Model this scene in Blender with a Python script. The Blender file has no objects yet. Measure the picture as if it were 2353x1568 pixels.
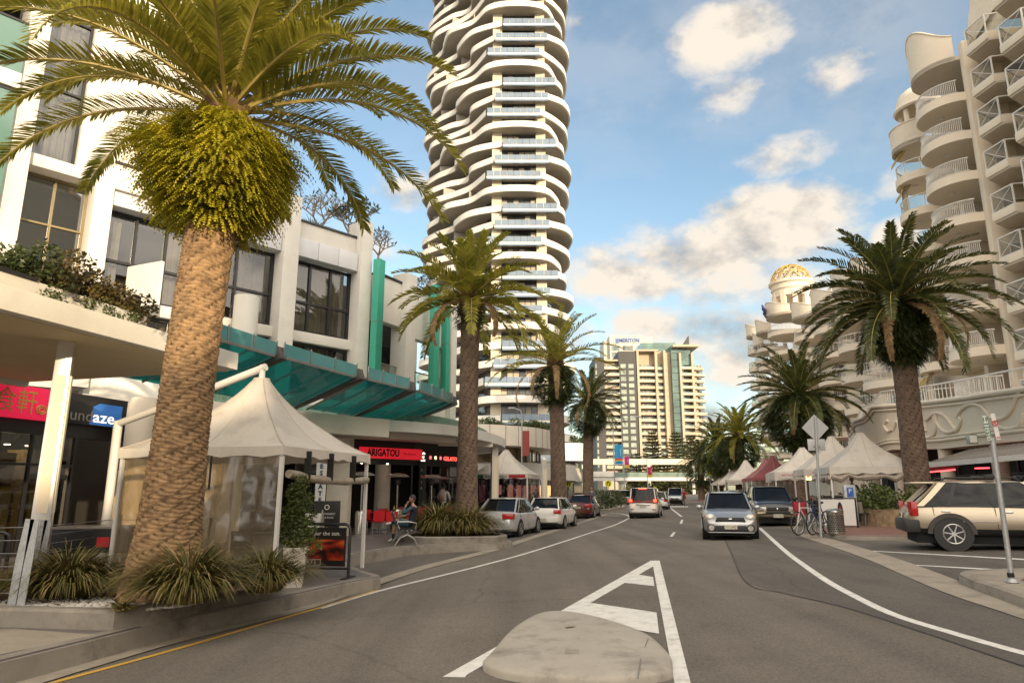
EXPO = 1.3
CLOUD_L = (3.4,3.05,2.6); CLOUD_D = (1.25,1.25,1.28); SKYTINT = (1.0,.97,.87,1)
CLOUDS = [(1600,580,330,110,1.0),(1780,520,230,130,1.15),(1420,640,230,80,1.1),(1720,760,260,110,1.0),(1650,95,185,110,.95),(1655,215,120,80,.8),(1910,175,125,70,.9),(1795,355,140,68,.95),(1650,480,80,55,.85),(1850,480,170,75,.95),(1720,560,210,85,.95),
 (1390,610,190,85,.95),(1340,680,120,90,.8),(1730,660,230,95,.9),(1560,630,140,45,.7),(1480,755,150,70,.9),(1680,840,190,150,.9),(920,435,130,60,.85),(880,590,110,60,.7),(1340,50,90,35,.6),(1330,790,80,120,.85),(2060,420,70,50,.7),(2050,545,60,60,.85),(1600,950,250,90,.9),(1500,245,60,40,.55),(1230,900,200,120,.8)]
import bpy, bmesh, math, random
from mathutils import Vector, Matrix, noise
C = bpy.context.scene.collection
R = math.radians
PI = math.pi
random.seed(7)

# ---------------------------------------------------------------- camera geometry (used to survey the site)
FOC = 1568.; TH = math.atan(343/1568.); EYE = 1.6
CT, ST = math.cos(TH), math.sin(TH)
def gz(X, Y): return -.1+.03*max(-14, min(60, X))-.006*(max(-20, min(140, Y))-20)
def ray(px, py):
    x = (px-1176)/FOC; y = (784-py)/FOC
    return (x, CT-y*ST, ST+y*CT)
def G(px, py, h=0):
    d = ray(px, py); lo, hi = .5, 500
    for _ in range(50):
        t = (lo+hi)/2
        if EYE+d[2]*t > gz(d[0]*t, d[1]*t)+h: lo = t
        else: hi = t
    return (d[0]*t, d[1]*t)
def A(px, py, Y):
    d = ray(px, py); t = Y/d[1]; return (d[0]*t, Y, EYE+d[2]*t)
def ZZ(px, py, z):
    d = ray(px, py); t = (z-EYE)/d[2]; return (d[0]*t, d[1]*t)

# ---------------------------------------------------------------- mesh builder
class MB:
    def __init__(s): s.v = []; s.f = []; s.mi = []
    def add(s, vs, fs, mi=0):
        o = len(s.v); s.v += [tuple(p) for p in vs]
        s.f += [tuple(i+o for i in f) for f in fs]; s.mi += [mi]*len(fs); return s
    def box(s, x0, y0, z0, x1, y1, z1, mi=0):
        if x0 > x1: x0, x1 = x1, x0
        if y0 > y1: y0, y1 = y1, y0
        if z0 > z1: z0, z1 = z1, z0
        return s.add([(x0,y0,z0),(x1,y0,z0),(x1,y1,z0),(x0,y1,z0),(x0,y0,z1),(x1,y0,z1),(x1,y1,z1),(x0,y1,z1)],
              [(0,3,2,1),(4,5,6,7),(0,1,5,4),(1,2,6,5),(2,3,7,6),(3,0,4,7)], mi)
    def obox(s, c, size, M=None, mi=0):
        n = len(s.v); hx, hy, hz = size[0]/2, size[1]/2, size[2]/2
        s.box(-hx,-hy,-hz,hx,hy,hz,mi); M = M or Matrix()
        for i in range(n, len(s.v)):
            p = M @ Vector(s.v[i]); s.v[i] = (p.x+c[0], p.y+c[1], p.z+c[2])
        return s
    def bar(s, p0, p1, w, h=None, up=(0,0,1), mi=0):
        p0 = Vector(p0); p1 = Vector(p1); h = h or w; d = (p1-p0).normalized(); u = Vector(up)
        if abs(d.dot(u)) > .99: u = Vector((0,1,0))
        a = d.cross(u).normalized(); b = a.cross(d)
        q = []
        for p in (p0, p1):
            for (i, j) in ((-1,-1),(1,-1),(1,1),(-1,1)): q.append(p+a*w/2*i+b*h/2*j)
        return s.add(q, [(0,3,2,1),(4,5,6,7),(0,1,5,4),(1,2,6,5),(2,3,7,6),(3,0,4,7)], mi)
    def prism(s, poly, z0, z1, mi=0, top=True, bot=True):
        n = len(poly); za = z0 if callable(z0) else (lambda x, y: z0); zb = z1 if callable(z1) else (lambda x, y: z1)
        vs = [(x,y,za(x,y)) for x,y in poly]+[(x,y,zb(x,y)) for x,y in poly]
        fs = [(i,(i+1)%n,n+(i+1)%n,n+i) for i in range(n)]
        if top: fs.append(tuple(range(n,2*n)))
        if bot: fs.append(tuple(range(n-1,-1,-1)))
        return s.add(vs, fs, mi)
    def cyl(s, p0, p1, r0, r1=None, n=12, cap=True, mi=0):
        r1 = r0 if r1 is None else r1
        p0 = Vector(p0); p1 = Vector(p1); d = (p1-p0).normalized()
        u = Vector((0,0,1)) if abs(d.z) < .9 else Vector((1,0,0))
        a = d.cross(u).normalized(); b = d.cross(a); vs = []
        for p, r in ((p0,r0),(p1,r1)):
            for i in range(n):
                t = 2*PI*i/n; vs.append(p+a*r*math.cos(t)+b*r*math.sin(t))
        fs = [(i,(i+1)%n,n+(i+1)%n,n+i) for i in range(n)]
        if cap: fs += [tuple(range(n-1,-1,-1)), tuple(range(n,2*n))]
        return s.add(vs, fs, mi)
    def tube(s, path, r, n=8, mi=0, cap=True):
        P = [Vector(p) for p in path]; rr = r if isinstance(r, (list, tuple)) else [r]*len(P); rows = []
        a = None
        for i, p in enumerate(P):
            d = (P[min(i+1,len(P)-1)]-P[max(i-1,0)]).normalized()
            if a is None:
                u = Vector((0,0,1)) if abs(d.z) < .9 else Vector((1,0,0)); a = d.cross(u).normalized()
            else:
                a = (a-d*a.dot(d)).normalized()
            b = d.cross(a)
            rows.append([p+a*rr[i]*math.cos(2*PI*k/n)+b*rr[i]*math.sin(2*PI*k/n) for k in range(n)])
        return s.rows(rows, True, cap, mi)
    def rows(s, rows, closed=False, cap=False, mi=0):
        n = len(rows[0]); vs = [p for r in rows for p in r]; fs = []
        for j in range(len(rows)-1):
            for i in range(n if closed else n-1):
                k = (i+1) % n; fs.append((j*n+i, j*n+k, (j+1)*n+k, (j+1)*n+i))
        if cap:
            fs.append(tuple(range(n-1,-1,-1))); m = (len(rows)-1)*n; fs.append(tuple(range(m, m+n)))
        return s.add(vs, fs, mi)
    def lathe(s, prof, n=24, c=(0,0,0), mi=0, a0=0, a1=2*PI):
        full = abs(a1-a0-2*PI) < 1e-6; rows = []
        for r, z in prof:
            rows.append([(c[0]+r*math.cos(a0+(a1-a0)*i/(n if full else n-1)), c[1]+r*math.sin(a0+(a1-a0)*i/(n if full else n-1)), c[2]+z) for i in range(n)])
        return s.rows(rows, full, False, mi)
    def ball(s, c, r, n=12, m=8, sq=(1,1,1), mi=0):
        rows = []
        for j in range(m+1):
            t = PI*j/m; rows.append([(c[0]+r*sq[0]*max(math.sin(t),1e-3)*math.cos(2*PI*i/n), c[1]+r*sq[1]*max(math.sin(t),1e-3)*math.sin(2*PI*i/n), c[2]-r*sq[2]*math.cos(t)) for i in range(n)])
        return s.rows(rows, True, True, mi)
    def strip(s, pts, w, zf, mi=0):
        P = [Vector((p[0],p[1],0)) for p in pts]; L = []; Rr = []
        for i, p in enumerate(P):
            d = (P[min(i+1,len(P)-1)]-P[max(i-1,0)]).normalized(); nrm = Vector((-d.y,d.x,0))
            ww = w[i] if isinstance(w,(list,tuple)) else w
            a = p+nrm*ww/2; b = p-nrm*ww/2
            L.append((a.x,a.y,zf(a.x,a.y))); Rr.append((b.x,b.y,zf(b.x,b.y)))
        return s.rows([Rr, L], False, False, mi)
    def xf(s, M, n0=0):
        for i in range(n0, len(s.v)):
            p = M @ Vector(s.v[i]); s.v[i] = (p.x,p.y,p.z)
        return s
    def build(s, name, mat, parent=None, smooth=True, loc=None, bevel=0, ang=38, world=False):
        me = bpy.data.meshes.new(name)
        if world and parent is not None:
            q = parent.location; s.v = [(x-q.x,y-q.y,z-q.z) for x,y,z in s.v]
        me.from_pydata([tuple(p) for p in s.v], [], s.f)
        for m in (mat if isinstance(mat,(list,tuple)) else [mat]): me.materials.append(m)
        if len(set(s.mi)) > 1:
            me.polygons.foreach_set('material_index', s.mi)
        bm = bmesh.new(); bm.from_mesh(me); bmesh.ops.recalc_face_normals(bm, faces=bm.faces)
        if bevel:
            es = [e for e in bm.edges if len(e.link_faces) == 2 and e.calc_face_angle(0) > .6]
            bmesh.ops.bevel(bm, geom=es, offset=bevel, segments=2, affect='EDGES', profile=.6)
        bm.to_mesh(me); bm.free()
        if smooth:
            me.shade_smooth(); me.set_sharp_from_angle(angle=R(ang))
        o = bpy.data.objects.new(name, me); C.objects.link(o)
        if parent is not None: o.parent = parent
        if loc is not None: o.location = loc
        return o

def catmull(P, k=8, closed=False):
    P = [Vector(p) for p in P]; out = []; n = len(P); rng = n if closed else n-1
    for i in range(rng):
        if closed: a,b,c,d = P[(i-1)%n],P[i],P[(i+1)%n],P[(i+2)%n]
        else: a,b,c,d = P[max(i-1,0)],P[i],P[i+1],P[min(i+2,n-1)]
        for j in range(k):
            t = j/k
            out.append(.5*((2*b)+(c-a)*t+(2*a-5*b+4*c-d)*t*t+(3*b-a-3*c+d)*t**3))
    if not closed: out.append(P[-1])
    return out
def lerp(a, b, t): return a+(b-a)*t
def interp(x, xs, ys):
    if x <= xs[0]: return ys[0]
    for i in range(len(xs)-1):
        if x <= xs[i+1]: return lerp(ys[i], ys[i+1], (x-xs[i])/(xs[i+1]-xs[i]))
    return ys[-1]

def tag(o, label, cat, group=None, kind=None):
    if label: o['label'] = label
    if cat: o['category'] = cat
    if group: o['group'] = group
    if kind: o['kind'] = kind
    return o
def thing(name, label, cat, loc=(0,0,0), rz=0, group=None):
    o = bpy.data.objects.new(name, None); C.objects.link(o); o.location = loc; o.rotation_euler = (0,0,rz)
    o.empty_display_size = .2
    return tag(o, label, cat, group)
def struct(name, mb, mat, **k):
    o = mb.build(name, mat, **k); o['kind'] = 'structure'; return o
def dup(root, loc, rz=None, label=None, group=None, scale=None):
    r = root.copy(); C.objects.link(r); r.location = loc
    if rz is not None: r.rotation_euler = (0,0,rz)
    if label: r['label'] = label
    if group: r['group'] = group
    if scale: r.scale = (scale,)*3
    for ch in list(root.children):
        c = ch.copy(); C.objects.link(c); c.parent = r
        for g in list(ch.children):
            d = g.copy(); C.objects.link(d); d.parent = c
    return r
def text(name, s, size, mat, parent, loc, rot, width=None, extrude=.004, align='CENTER', bold=0):
    cu = bpy.data.curves.new(name, 'FONT'); cu.body = s; cu.size = size; cu.extrude = extrude; cu.align_x = align; cu.align_y = 'CENTER'
    cu.offset = bold; cu.materials.append(mat); cu.resolution_u = 2
    tmp = bpy.data.objects.new(name, cu); C.objects.link(tmp); bpy.context.view_layer.update()
    me = bpy.data.meshes.new_from_object(tmp.evaluated_get(bpy.context.evaluated_depsgraph_get())); me.name = name
    bpy.data.objects.remove(tmp); bpy.data.curves.remove(cu)
    o = bpy.data.objects.new(name, me); C.objects.link(o)
    if parent is not None: o.parent = parent
    o.location = loc; o.rotation_euler = rot
    if width and len(me.vertices):
        xs_ = [v.co.x for v in me.vertices]; dx = max(xs_)-min(xs_)
        if dx > 1e-4: o.scale.x = width/dx
    return o

# ---------------------------------------------------------------- materials
MATS = {}
def M(name, col, rough=.6, metal=0, var=.12, scale=3., bump=0, bscale=30., spec=.5, coat=0, stain=None, sscale=1.2, streak=False, subs=None):
    if name in MATS: return MATS[name]
    m = bpy.data.materials.new(name); m.use_nodes = True; nt = m.node_tree; N = nt.nodes; L = nt.links
    b = N['Principled BSDF']; b.inputs['Roughness'].default_value = rough; b.inputs['Metallic'].default_value = metal
    b.inputs['Specular IOR Level'].default_value = spec
    if coat: b.inputs['Coat Weight'].default_value = coat; b.inputs['Coat Roughness'].default_value = .05
    col = (*col, 1)
    tc = N.new('ShaderNodeTexCoord'); src = tc.outputs['Object']
    if streak:
        mp = N.new('ShaderNodeMapping'); mp.inputs['Scale'].default_value = (1,1,.12); L.new(src, mp.inputs[0]); src = mp.outputs[0]
    last = None
    if var:
        n = N.new('ShaderNodeTexNoise'); n.inputs['Scale'].default_value = scale; n.inputs['Detail'].default_value = 6; n.inputs['Roughness'].default_value = .65
        L.new(src, n.inputs['Vector'])
        r = N.new('ShaderNodeValToRGB'); r.color_ramp.elements[0].position = .3; r.color_ramp.elements[1].position = .7
        r.color_ramp.elements[0].color = tuple(c*(1-var) for c in col[:3])+(1,); r.color_ramp.elements[1].color = tuple(min(1,c*(1+var)) for c in col[:3])+(1,)
        L.new(n.outputs['Fac'], r.inputs[0]); last = r.outputs[0]
    if stain:
        n2 = N.new('ShaderNodeTexNoise'); n2.inputs['Scale'].default_value = sscale; n2.inputs['Detail'].default_value = 8; n2.inputs['Roughness'].default_value = .7
        L.new(src, n2.inputs['Vector'])
        r2 = N.new('ShaderNodeValToRGB'); r2.color_ramp.elements[0].position = .5; r2.color_ramp.elements[1].position = .72
        L.new(n2.outputs['Fac'], r2.inputs[0])
        mx = N.new('ShaderNodeMixRGB'); mx.inputs[1].default_value = col; mx.inputs[2].default_value = (*stain,1)
        if last: L.new(last, mx.inputs[1])
        L.new(r2.outputs[0], mx.inputs[0]); last = mx.outputs[0]
    if last: L.new(last, b.inputs['Base Color'])
    else: b.inputs['Base Color'].default_value = col
    if bump:
        n3 = N.new('ShaderNodeTexNoise'); n3.inputs['Scale'].default_value = bscale; n3.inputs['Detail'].default_value = 4
        L.new(src, n3.inputs['Vector']); bp = N.new('ShaderNodeBump'); bp.inputs['Strength'].default_value = bump; bp.inputs['Distance'].default_value = .02
        L.new(n3.outputs['Fac'], bp.inputs['Height']); L.new(bp.outputs[0], b.inputs['Normal'])
    MATS[name] = m; return m
def leafmat(name, c1, c2, scale=2., rough=.5, trans=.25, isl=.5):
    if name in MATS: return MATS[name]
    m = M(name, c1, rough, 0, 0); nt = m.node_tree; N = nt.nodes; L = nt.links; b = N['Principled BSDF']
    tc = N.new('ShaderNodeTexCoord'); n = N.new('ShaderNodeTexNoise'); n.inputs['Scale'].default_value = scale; n.inputs['Detail'].default_value = 5
    L.new(tc.outputs['Object'], n.inputs['Vector']); g = N.new('ShaderNodeNewGeometry')
    ad = N.new('ShaderNodeMath'); ad.operation = 'MULTIPLY_ADD'; ad.inputs[1].default_value = isl; L.new(g.outputs['Random Per Island'], ad.inputs[0]); L.new(n.outputs['Fac'], ad.inputs[2])
    r = N.new('ShaderNodeValToRGB'); r.color_ramp.elements[0].position = .45-(.5-isl)*.22; r.color_ramp.elements[1].position = 1.-(.5-isl)*.75
    r.color_ramp.elements[0].color = (*c1,1); r.color_ramp.elements[1].color = (*c2,1); L.new(ad.outputs[0], r.inputs[0])
    L.new(r.outputs[0], b.inputs['Base Color'])
    t = N.new('ShaderNodeBsdfTranslucent'); L.new(r.outputs[0], t.inputs['Color'])
    mx = N.new('ShaderNodeMixShader'); mx.inputs[0].default_value = trans
    L.new(b.outputs[0], mx.inputs[1]); L.new(t.outputs[0], mx.inputs[2]); L.new(mx.outputs[0], N['Material Output'].inputs['Surface'])
    return m
def glass(name, tint=(.6,.65,.65), refl=.12, rough=.02, f90=.8, wob=0):
    if name in MATS: return MATS[name]
    m = bpy.data.materials.new(name); m.use_nodes = True; nt = m.node_tree; N = nt.nodes; L = nt.links
    N.remove(N['Principled BSDF'])
    t = N.new('ShaderNodeBsdfTransparent'); t.inputs[0].default_value = (*tint,1)
    gl = N.new('ShaderNodeBsdfGlossy'); gl.inputs['Roughness'].default_value = rough; gl.inputs['Color'].default_value = (1,1,1,1)
    lw = N.new('ShaderNodeLayerWeight'); lw.inputs[0].default_value = .5
    p = N.new('ShaderNodeMath'); p.operation = 'POWER'; p.inputs[1].default_value = 4; L.new(lw.outputs['Facing'], p.inputs[0])
    mr = N.new('ShaderNodeMapRange'); mr.inputs['To Min'].default_value = refl; mr.inputs['To Max'].default_value = f90; L.new(p.outputs[0], mr.inputs[0])
    mx = N.new('ShaderNodeMixShader'); L.new(mr.outputs[0], mx.inputs[0]); L.new(t.outputs[0], mx.inputs[1]); L.new(gl.outputs[0], mx.inputs[2])
    L.new(mx.outputs[0], N['Material Output'].inputs['Surface'])
    if wob:
        tc = N.new('ShaderNodeTexCoord'); n = N.new('ShaderNodeTexNoise'); n.inputs['Scale'].default_value = 1.5; L.new(tc.outputs['Object'], n.inputs['Vector'])
        bp = N.new('ShaderNodeBump'); bp.inputs['Strength'].default_value = wob; bp.inputs['Distance'].default_value = .1; L.new(n.outputs['Fac'], bp.inputs['Height']); L.new(bp.outputs[0], gl.inputs['Normal'])
    MATS[name] = m; return m
def emit(name, col, st):
    if name in MATS: return MATS[name]
    m = M(name, col, .5, 0, 0); b = m.node_tree.nodes['Principled BSDF']
    b.inputs['Emission Color'].default_value = (*col,1); b.inputs['Emission Strength'].default_value = st; return m

WHITE = M('white_render', (.72,.69,.625), .75, 0, .05, .8, .08, 60, stain=(.62,.58,.52), sscale=.5)
CREAM = M('cream_render', (.76,.69,.58), .75, 0, .05, 1, .06, 50, stain=(.62,.55,.45), sscale=.4)
OFFW = M('offwhite_paint', (.74,.72,.68), .55, 0, .05, 2)
PANELW = M('panel_cladding', (.66,.66,.68), .4, 0, .05, 1.2)
DKFR = M('dark_frame', (.02,.02,.022), .35, 0, .1)
BLACK = M('black_paint', (.015,.015,.016), .4, 0, .1)
DARKIN = M('dark_interior', (.03,.026,.022), .9, 0, .3, .6)
CURT = M('curtain_cloth', (.46,.42,.36), .9, 0, .15, 4)
WGLASS = glass('window_glass', (.50,.50,.48), .09)
CLEAR = glass('clear_glass', (.82,.88,.86), .08)
TEALG = M('teal_glass', (.012,.17,.155), .08, 0, .2, .5, spec=.6)
TEALP = M('teal_panel', (.06,.40,.28), .35, 0, .08, 1.0)
STEEL = M('steel_grey', (.36,.36,.36), .35, .7, .12, 5)
GALV = M('galvanised_steel', (.42,.43,.43), .5, .5, .18, 12)
CONC = M('concrete', (.27,.24,.20), .85, 0, .16, 2.5, .25, 80, stain=(.12,.10,.08), sscale=1.6)
CONCL = M('pale_concrete', (.33,.285,.225), .85, 0, .14, 3, .2, 90, stain=(.19,.16,.125), sscale=1.1)
SOFF = M('canopy_soffit', (.74,.63,.40), .7, 0, .04, 1)
BRONZE = M('bronze_soffit', (.10,.09,.08), .45, .2, .1, 2)
RED = M('red_plastic', (.62,.02,.025), .35, 0, .1, 6)
GROOVE = M('dark_joint', (.2,.19,.17), .9, 0, 0)  # plain dark grey for panel and slab joints
# ---------------------------------------------------------------- camera, sun, sky with clouds
sc = bpy.context.scene
cam = bpy.data.cameras.new('camera'); co = bpy.data.objects.new('camera', cam); C.objects.link(co)
cam.lens = 24; cam.sensor_width = 36; cam.clip_end = 6000; cam.clip_start = .05
co.location = (0,0,EYE); co.rotation_euler = (R(90)+TH, 0, 0); sc.camera = co
sc.view_settings.view_transform = 'Standard'; sc.view_settings.look = 'None'; sc.view_settings.gamma = 1; sc.view_settings.exposure = EXPO
sc.cycles.max_bounces = 6; sc.cycles.diffuse_bounces = 3; sc.cycles.glossy_bounces = 3; sc.cycles.transparent_max_bounces = 16; sc.cycles.transmission_bounces = 4
sc.cycles.sample_clamp_indirect = 4; sc.cycles.use_denoising = True
SUN_EL = R(14.); SUN_AZ = R(153.2)      # azimuth clockwise from +Y (behind the camera, to its right)
sd = Vector((math.sin(SUN_AZ)*math.cos(SUN_EL), math.cos(SUN_AZ)*math.cos(SUN_EL), math.sin(SUN_EL)))
sl = bpy.data.lights.new('sun', 'SUN'); sl.energy = 2.1; sl.angle = R(.55); sl.color = (1,.80,.53)
so = bpy.data.objects.new('sun', sl); C.objects.link(so); so.rotation_euler = sd.to_track_quat('Z','Y').to_euler(); so.location = (20,-40,30)

def make_world():
    w = bpy.data.worlds.new('World'); sc.world = w; w.use_nodes = True; nt = w.node_tree; N = nt.nodes; L = nt.links
    bg = N['Background']; bg.inputs['Strength'].default_value = .12
    sky = N.new('ShaderNodeTexSky'); sky.sky_type = 'NISHITA'; sky.sun_disc = False; sky.sun_elevation = SUN_EL; sky.sun_rotation = SUN_AZ
    sky.air_density = 1.; sky.dust_density = 1.2; sky.ozone_density = 1.5; sky.altitude = 10
    def mth(op, a, b=None, c=None, clamp=False):
        n = N.new('ShaderNodeMath'); n.operation = op; n.use_clamp = clamp
        for i, x in enumerate((a,b,c)):
            if x is None: continue
            if isinstance(x,(int,float)): n.inputs[i].default_value = x
            else: L.new(x, n.inputs[i])
        return n.outputs[0]
    tc = N.new('ShaderNodeTexCoord'); d = tc.outputs['Generated']; sp = N.new('ShaderNodeSeparateXYZ'); L.new(d, sp.inputs[0])
    az = mth('ARCTAN2', sp.outputs[0], sp.outputs[1]); el = mth('ARCSINE', sp.outputs[2])
    def nz(scale, detail, off=(0,0,0), st=(1,1,1.6), rough=.58):
        mp = N.new('ShaderNodeMapping'); mp.inputs['Location'].default_value = off; mp.inputs['Scale'].default_value = st; L.new(d, mp.inputs[0])
        n = N.new('ShaderNodeTexNoise'); n.inputs['Scale'].default_value = scale; n.inputs['Detail'].default_value = detail; n.inputs['Roughness'].default_value = rough
        L.new(mp.outputs[0], n.inputs['Vector']); return n.outputs['Fac']
    n1 = nz(7.5, 9); n2 = nz(7.5, 9, (-.035,.0,-.045)); n3 = nz(2.2, 5, (3,1,2))
    cl = CLOUDS; mask = None
    for (px,py,rx,ry,wt) in cl:
        q = Vector(ray(px,py)).normalized(); a0 = math.atan2(q.x,q.y); e0 = math.asin(q.z)
        k = 1/math.sqrt(1+((px-1176)/FOC)**2+((784-py)/FOC)**2)
        u = mth('MULTIPLY', mth('SUBTRACT', az, a0), FOC/rx/ k*math.cos(e0)*k); v = mth('MULTIPLY', mth('SUBTRACT', el, e0), FOC/ry)
        r2 = mth('ADD', mth('MULTIPLY', u, u), mth('MULTIPLY', v, v))
        b = mth('MULTIPLY', mth('SUBTRACT', 1., r2, clamp=True), wt)
        mask = b if mask is None else mth('MAXIMUM', mask, b)
    # unseen cloud deck beside and behind the view, added to lift street fill light
    out = mth('MULTIPLY', mth('SUBTRACT', mth('ABSOLUTE', az), 1.05, clamp=True), 1.6, clamp=True)
    deck = mth('MULTIPLY', out, 1.5)
    mask = mth('MAXIMUM', mask, deck)
    s = mth('ADD', mask, mth('MULTIPLY', mth('SUBTRACT', n1, .5), 2.3))
    thin = mth('MULTIPLY', mth('SUBTRACT', mth('ADD', n3, mth('MULTIPLY', n1, .35)), .62, clamp=True), 1.3, clamp=True)
    cm = N.new('ShaderNodeMapRange'); cm.interpolation_type = 'SMOOTHSTEP'; cm.inputs['From Min'].default_value = .34; cm.inputs['From Max'].default_value = 1.02; L.new(s, cm.inputs[0])
    cmask = mth('MAXIMUM', cm.outputs[0], mth('MULTIPLY', thin, .55))
    # light side / shade side from the slope of the cloud density towards the sun, and dense bases
    dif = mth('MULTIPLY_ADD', mth('SUBTRACT', n1, n2), 3.2, .62)
    low = N.new('ShaderNodeMapRange'); low.inputs['From Min'].default_value = .08; low.inputs['From Max'].default_value = .30; low.inputs['To Min'].default_value = -.32; low.inputs['To Max'].default_value = .12; L.new(el, low.inputs[0])
    lit = mth('ADD', dif, low.outputs[0], clamp=True)
    cr = N.new('ShaderNodeValToRGB'); L.new(lit, cr.inputs[0])
    cr.color_ramp.elements[0].position = 0; cr.color_ramp.elements[0].color = (*CLOUD_D,1)
    cr.color_ramp.elements[1].position = .85; cr.color_ramp.elements[1].color = (*CLOUD_L,1)
    hz = N.new('ShaderNodeMixRGB'); hz.blend_type = 'MULTIPLY'; hz.inputs[0].default_value = 1; hz.inputs[2].default_value = SKYTINT; L.new(sky.outputs[0], hz.inputs[1])
    dp = N.new('ShaderNodeVectorMath'); dp.operation = 'DOT_PRODUCT'; dp.inputs[1].default_value = sd; L.new(d, dp.inputs[0])
    gl = N.new('ShaderNodeMapRange'); gl.inputs['From Min'].default_value = -.25; gl.inputs['From Max'].default_value = .8; gl.inputs['To Min'].default_value = 1.; gl.inputs['To Max'].default_value = 3.2; L.new(dp.outputs['Value'], gl.inputs[0])
    vs = N.new('ShaderNodeVectorMath'); vs.operation = 'SCALE'; L.new(cr.outputs[0], vs.inputs[0]); L.new(gl.outputs[0], vs.inputs['Scale'])   # brightens the unseen deck towards the sun, added fill for the shaded street
    mx = N.new('ShaderNodeMixRGB'); L.new(cmask, mx.inputs[0]); L.new(hz.outputs[0], mx.inputs[1]); L.new(vs.outputs[0], mx.inputs[2])
    L.new(mx.outputs[0], bg.inputs['Color'])
make_world()
# ---------------------------------------------------------------- ground, road, paths, markings
def asphalt(name, c0, sp):
    m = M(name, c0, .92, 0, .16, .7, .5, 170, spec=.25, stain=tuple(x*.72 for x in c0), sscale=.35)
    nt = m.node_tree; N = nt.nodes; L = nt.links; b = N['Principled BSDF']; lk = b.inputs['Base Color'].links[0].from_socket
    tc = N.new('ShaderNodeTexCoord'); v = N.new('ShaderNodeTexVoronoi'); v.inputs['Scale'].default_value = sp; L.new(tc.outputs['Object'], v.inputs['Vector'])
    r = N.new('ShaderNodeValToRGB'); r.color_ramp.elements[0].color = (.55,.55,.55,1); r.color_ramp.elements[1].color = (1.5,1.47,1.4,1); r.color_ramp.elements[1].position = .9
    L.new(v.outputs['Color'], r.inputs[0]); mx = N.new('ShaderNodeMixRGB'); mx.blend_type = 'MULTIPLY'; mx.inputs[0].default_value = .55
    L.new(lk, mx.inputs[1]); L.new(r.outputs[0], mx.inputs[2])
    # long tyre-worn streaks down the lanes
    mp = N.new('ShaderNodeMapping'); mp.inputs['Rotation'].default_value = (0,0,R(14)); mp.inputs['Scale'].default_value = (1.1,.05,1); L.new(tc.outputs['Object'], mp.inputs[0])
    n = N.new('ShaderNodeTexNoise'); n.inputs['Scale'].default_value = 1.; n.inputs['Detail'].default_value = 3; L.new(mp.outputs[0], n.inputs['Vector'])
    r3 = N.new('ShaderNodeValToRGB'); r3.color_ramp.elements[0].position = .35; r3.color_ramp.elements[1].position = .65; r3.color_ramp.elements[0].color = (.8,.8,.8,1); r3.color_ramp.elements[1].color = (1.12,1.11,1.09,1)
    L.new(n.outputs['Fac'], r3.inputs[0]); m2 = N.new('ShaderNodeMixRGB'); m2.blend_type = 'MULTIPLY'; m2.inputs[0].default_value = .8
    L.new(mx.outputs[0], m2.inputs[1]); L.new(r3.outputs[0], m2.inputs[2])
    # scattered hairline cracks
    v2 = N.new('ShaderNodeTexVoronoi'); v2.feature = 'DISTANCE_TO_EDGE'; v2.inputs['Scale'].default_value = .22
    n4 = N.new('ShaderNodeTexNoise'); n4.inputs['Scale'].default_value = 1.2; n4.inputs['Detail'].default_value = 6; L.new(tc.outputs['Object'], n4.inputs['Vector'])
    m4 = N.new('ShaderNodeMixRGB'); m4.inputs[0].default_value = .3; L.new(tc.outputs['Object'], m4.inputs[1]); L.new(n4.outputs['Color'], m4.inputs[2]); L.new(m4.outputs[0], v2.inputs['Vector'])
    r4 = N.new('ShaderNodeValToRGB'); r4.color_ramp.elements[0].position = .0015; r4.color_ramp.elements[1].position = .0045; r4.color_ramp.elements[0].color = (.45,.44,.43,1); L.new(v2.outputs['Distance'], r4.inputs[0])
    m5 = N.new('ShaderNodeMixRGB'); m5.blend_type = 'MULTIPLY'; m5.inputs[0].default_value = .35; L.new(m2.outputs[0], m5.inputs[1]); L.new(r4.outputs[0], m5.inputs[2])
    L.new(m5.outputs[0], b.inputs['Base Color']); return m
ASPH = asphalt('asphalt', (.172,.152,.130), 60)
ASPHB = asphalt('asphalt_bay', (.135,.121,.108), 70)
PAINT = M('road_paint', (.74,.71,.65), .7, 0, .10, 6, .1, 80, stain=(.45,.42,.38), sscale=5)
YELL = M('yellow_paint', (.62,.36,.04), .7, 0, .15, 6, stain=(.30,.22,.12), sscale=6)
PAVE = M('grey_paving', (.155,.138,.135), .55, 0, .12, 1.5, .1, 60, stain=(.10,.09,.09), sscale=1)
BRICKP = M('red_brick_paving', (.20,.10,.075), .8, 0, .25, 6, .2, 40)
EARTH = M('ground_earth', (.13,.12,.10), .95, 0, .2, .2)
def mb_grid(xs, ys, zf):
    m = MB(); m.rows([[(x,y,zf(x,y)) for x in xs] for y in ys]); return m
xs = [-2500,-400,-100,-40,-14,-8,0,10,20,40,60,100,400,2500]; ys = [-1500,-200,-20,0,20,60,100,140,200,400,3500]
struct('ground', mb_grid(xs, ys, lambda x,y: gz(x,y)-.03-(.9 if y > 150 else 0)*min(1,(y-150)/200)), EARTH, smooth=False)
# carriageway: one asphalt sheet with a darker resurfaced right lane
ry = [-30,-10,0,5,10,15,20,25,30,40,50,60,80,100,140,230]
def road_l(y): return interp(y, [-30,0,20,60,230], [-9,-6.5,-5.5,2,46])
def road_r(y): return interp(y, [-30,0,20,40,60,230], [16,16,18,17,22,66])
struct('road', MB().rows([[(lerp(road_l(y),road_r(y),t/8), y, gz(lerp(road_l(y),road_r(y),t/8),y)) for t in range(9)] for y in ry]), ASPH, smooth=False)

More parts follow.
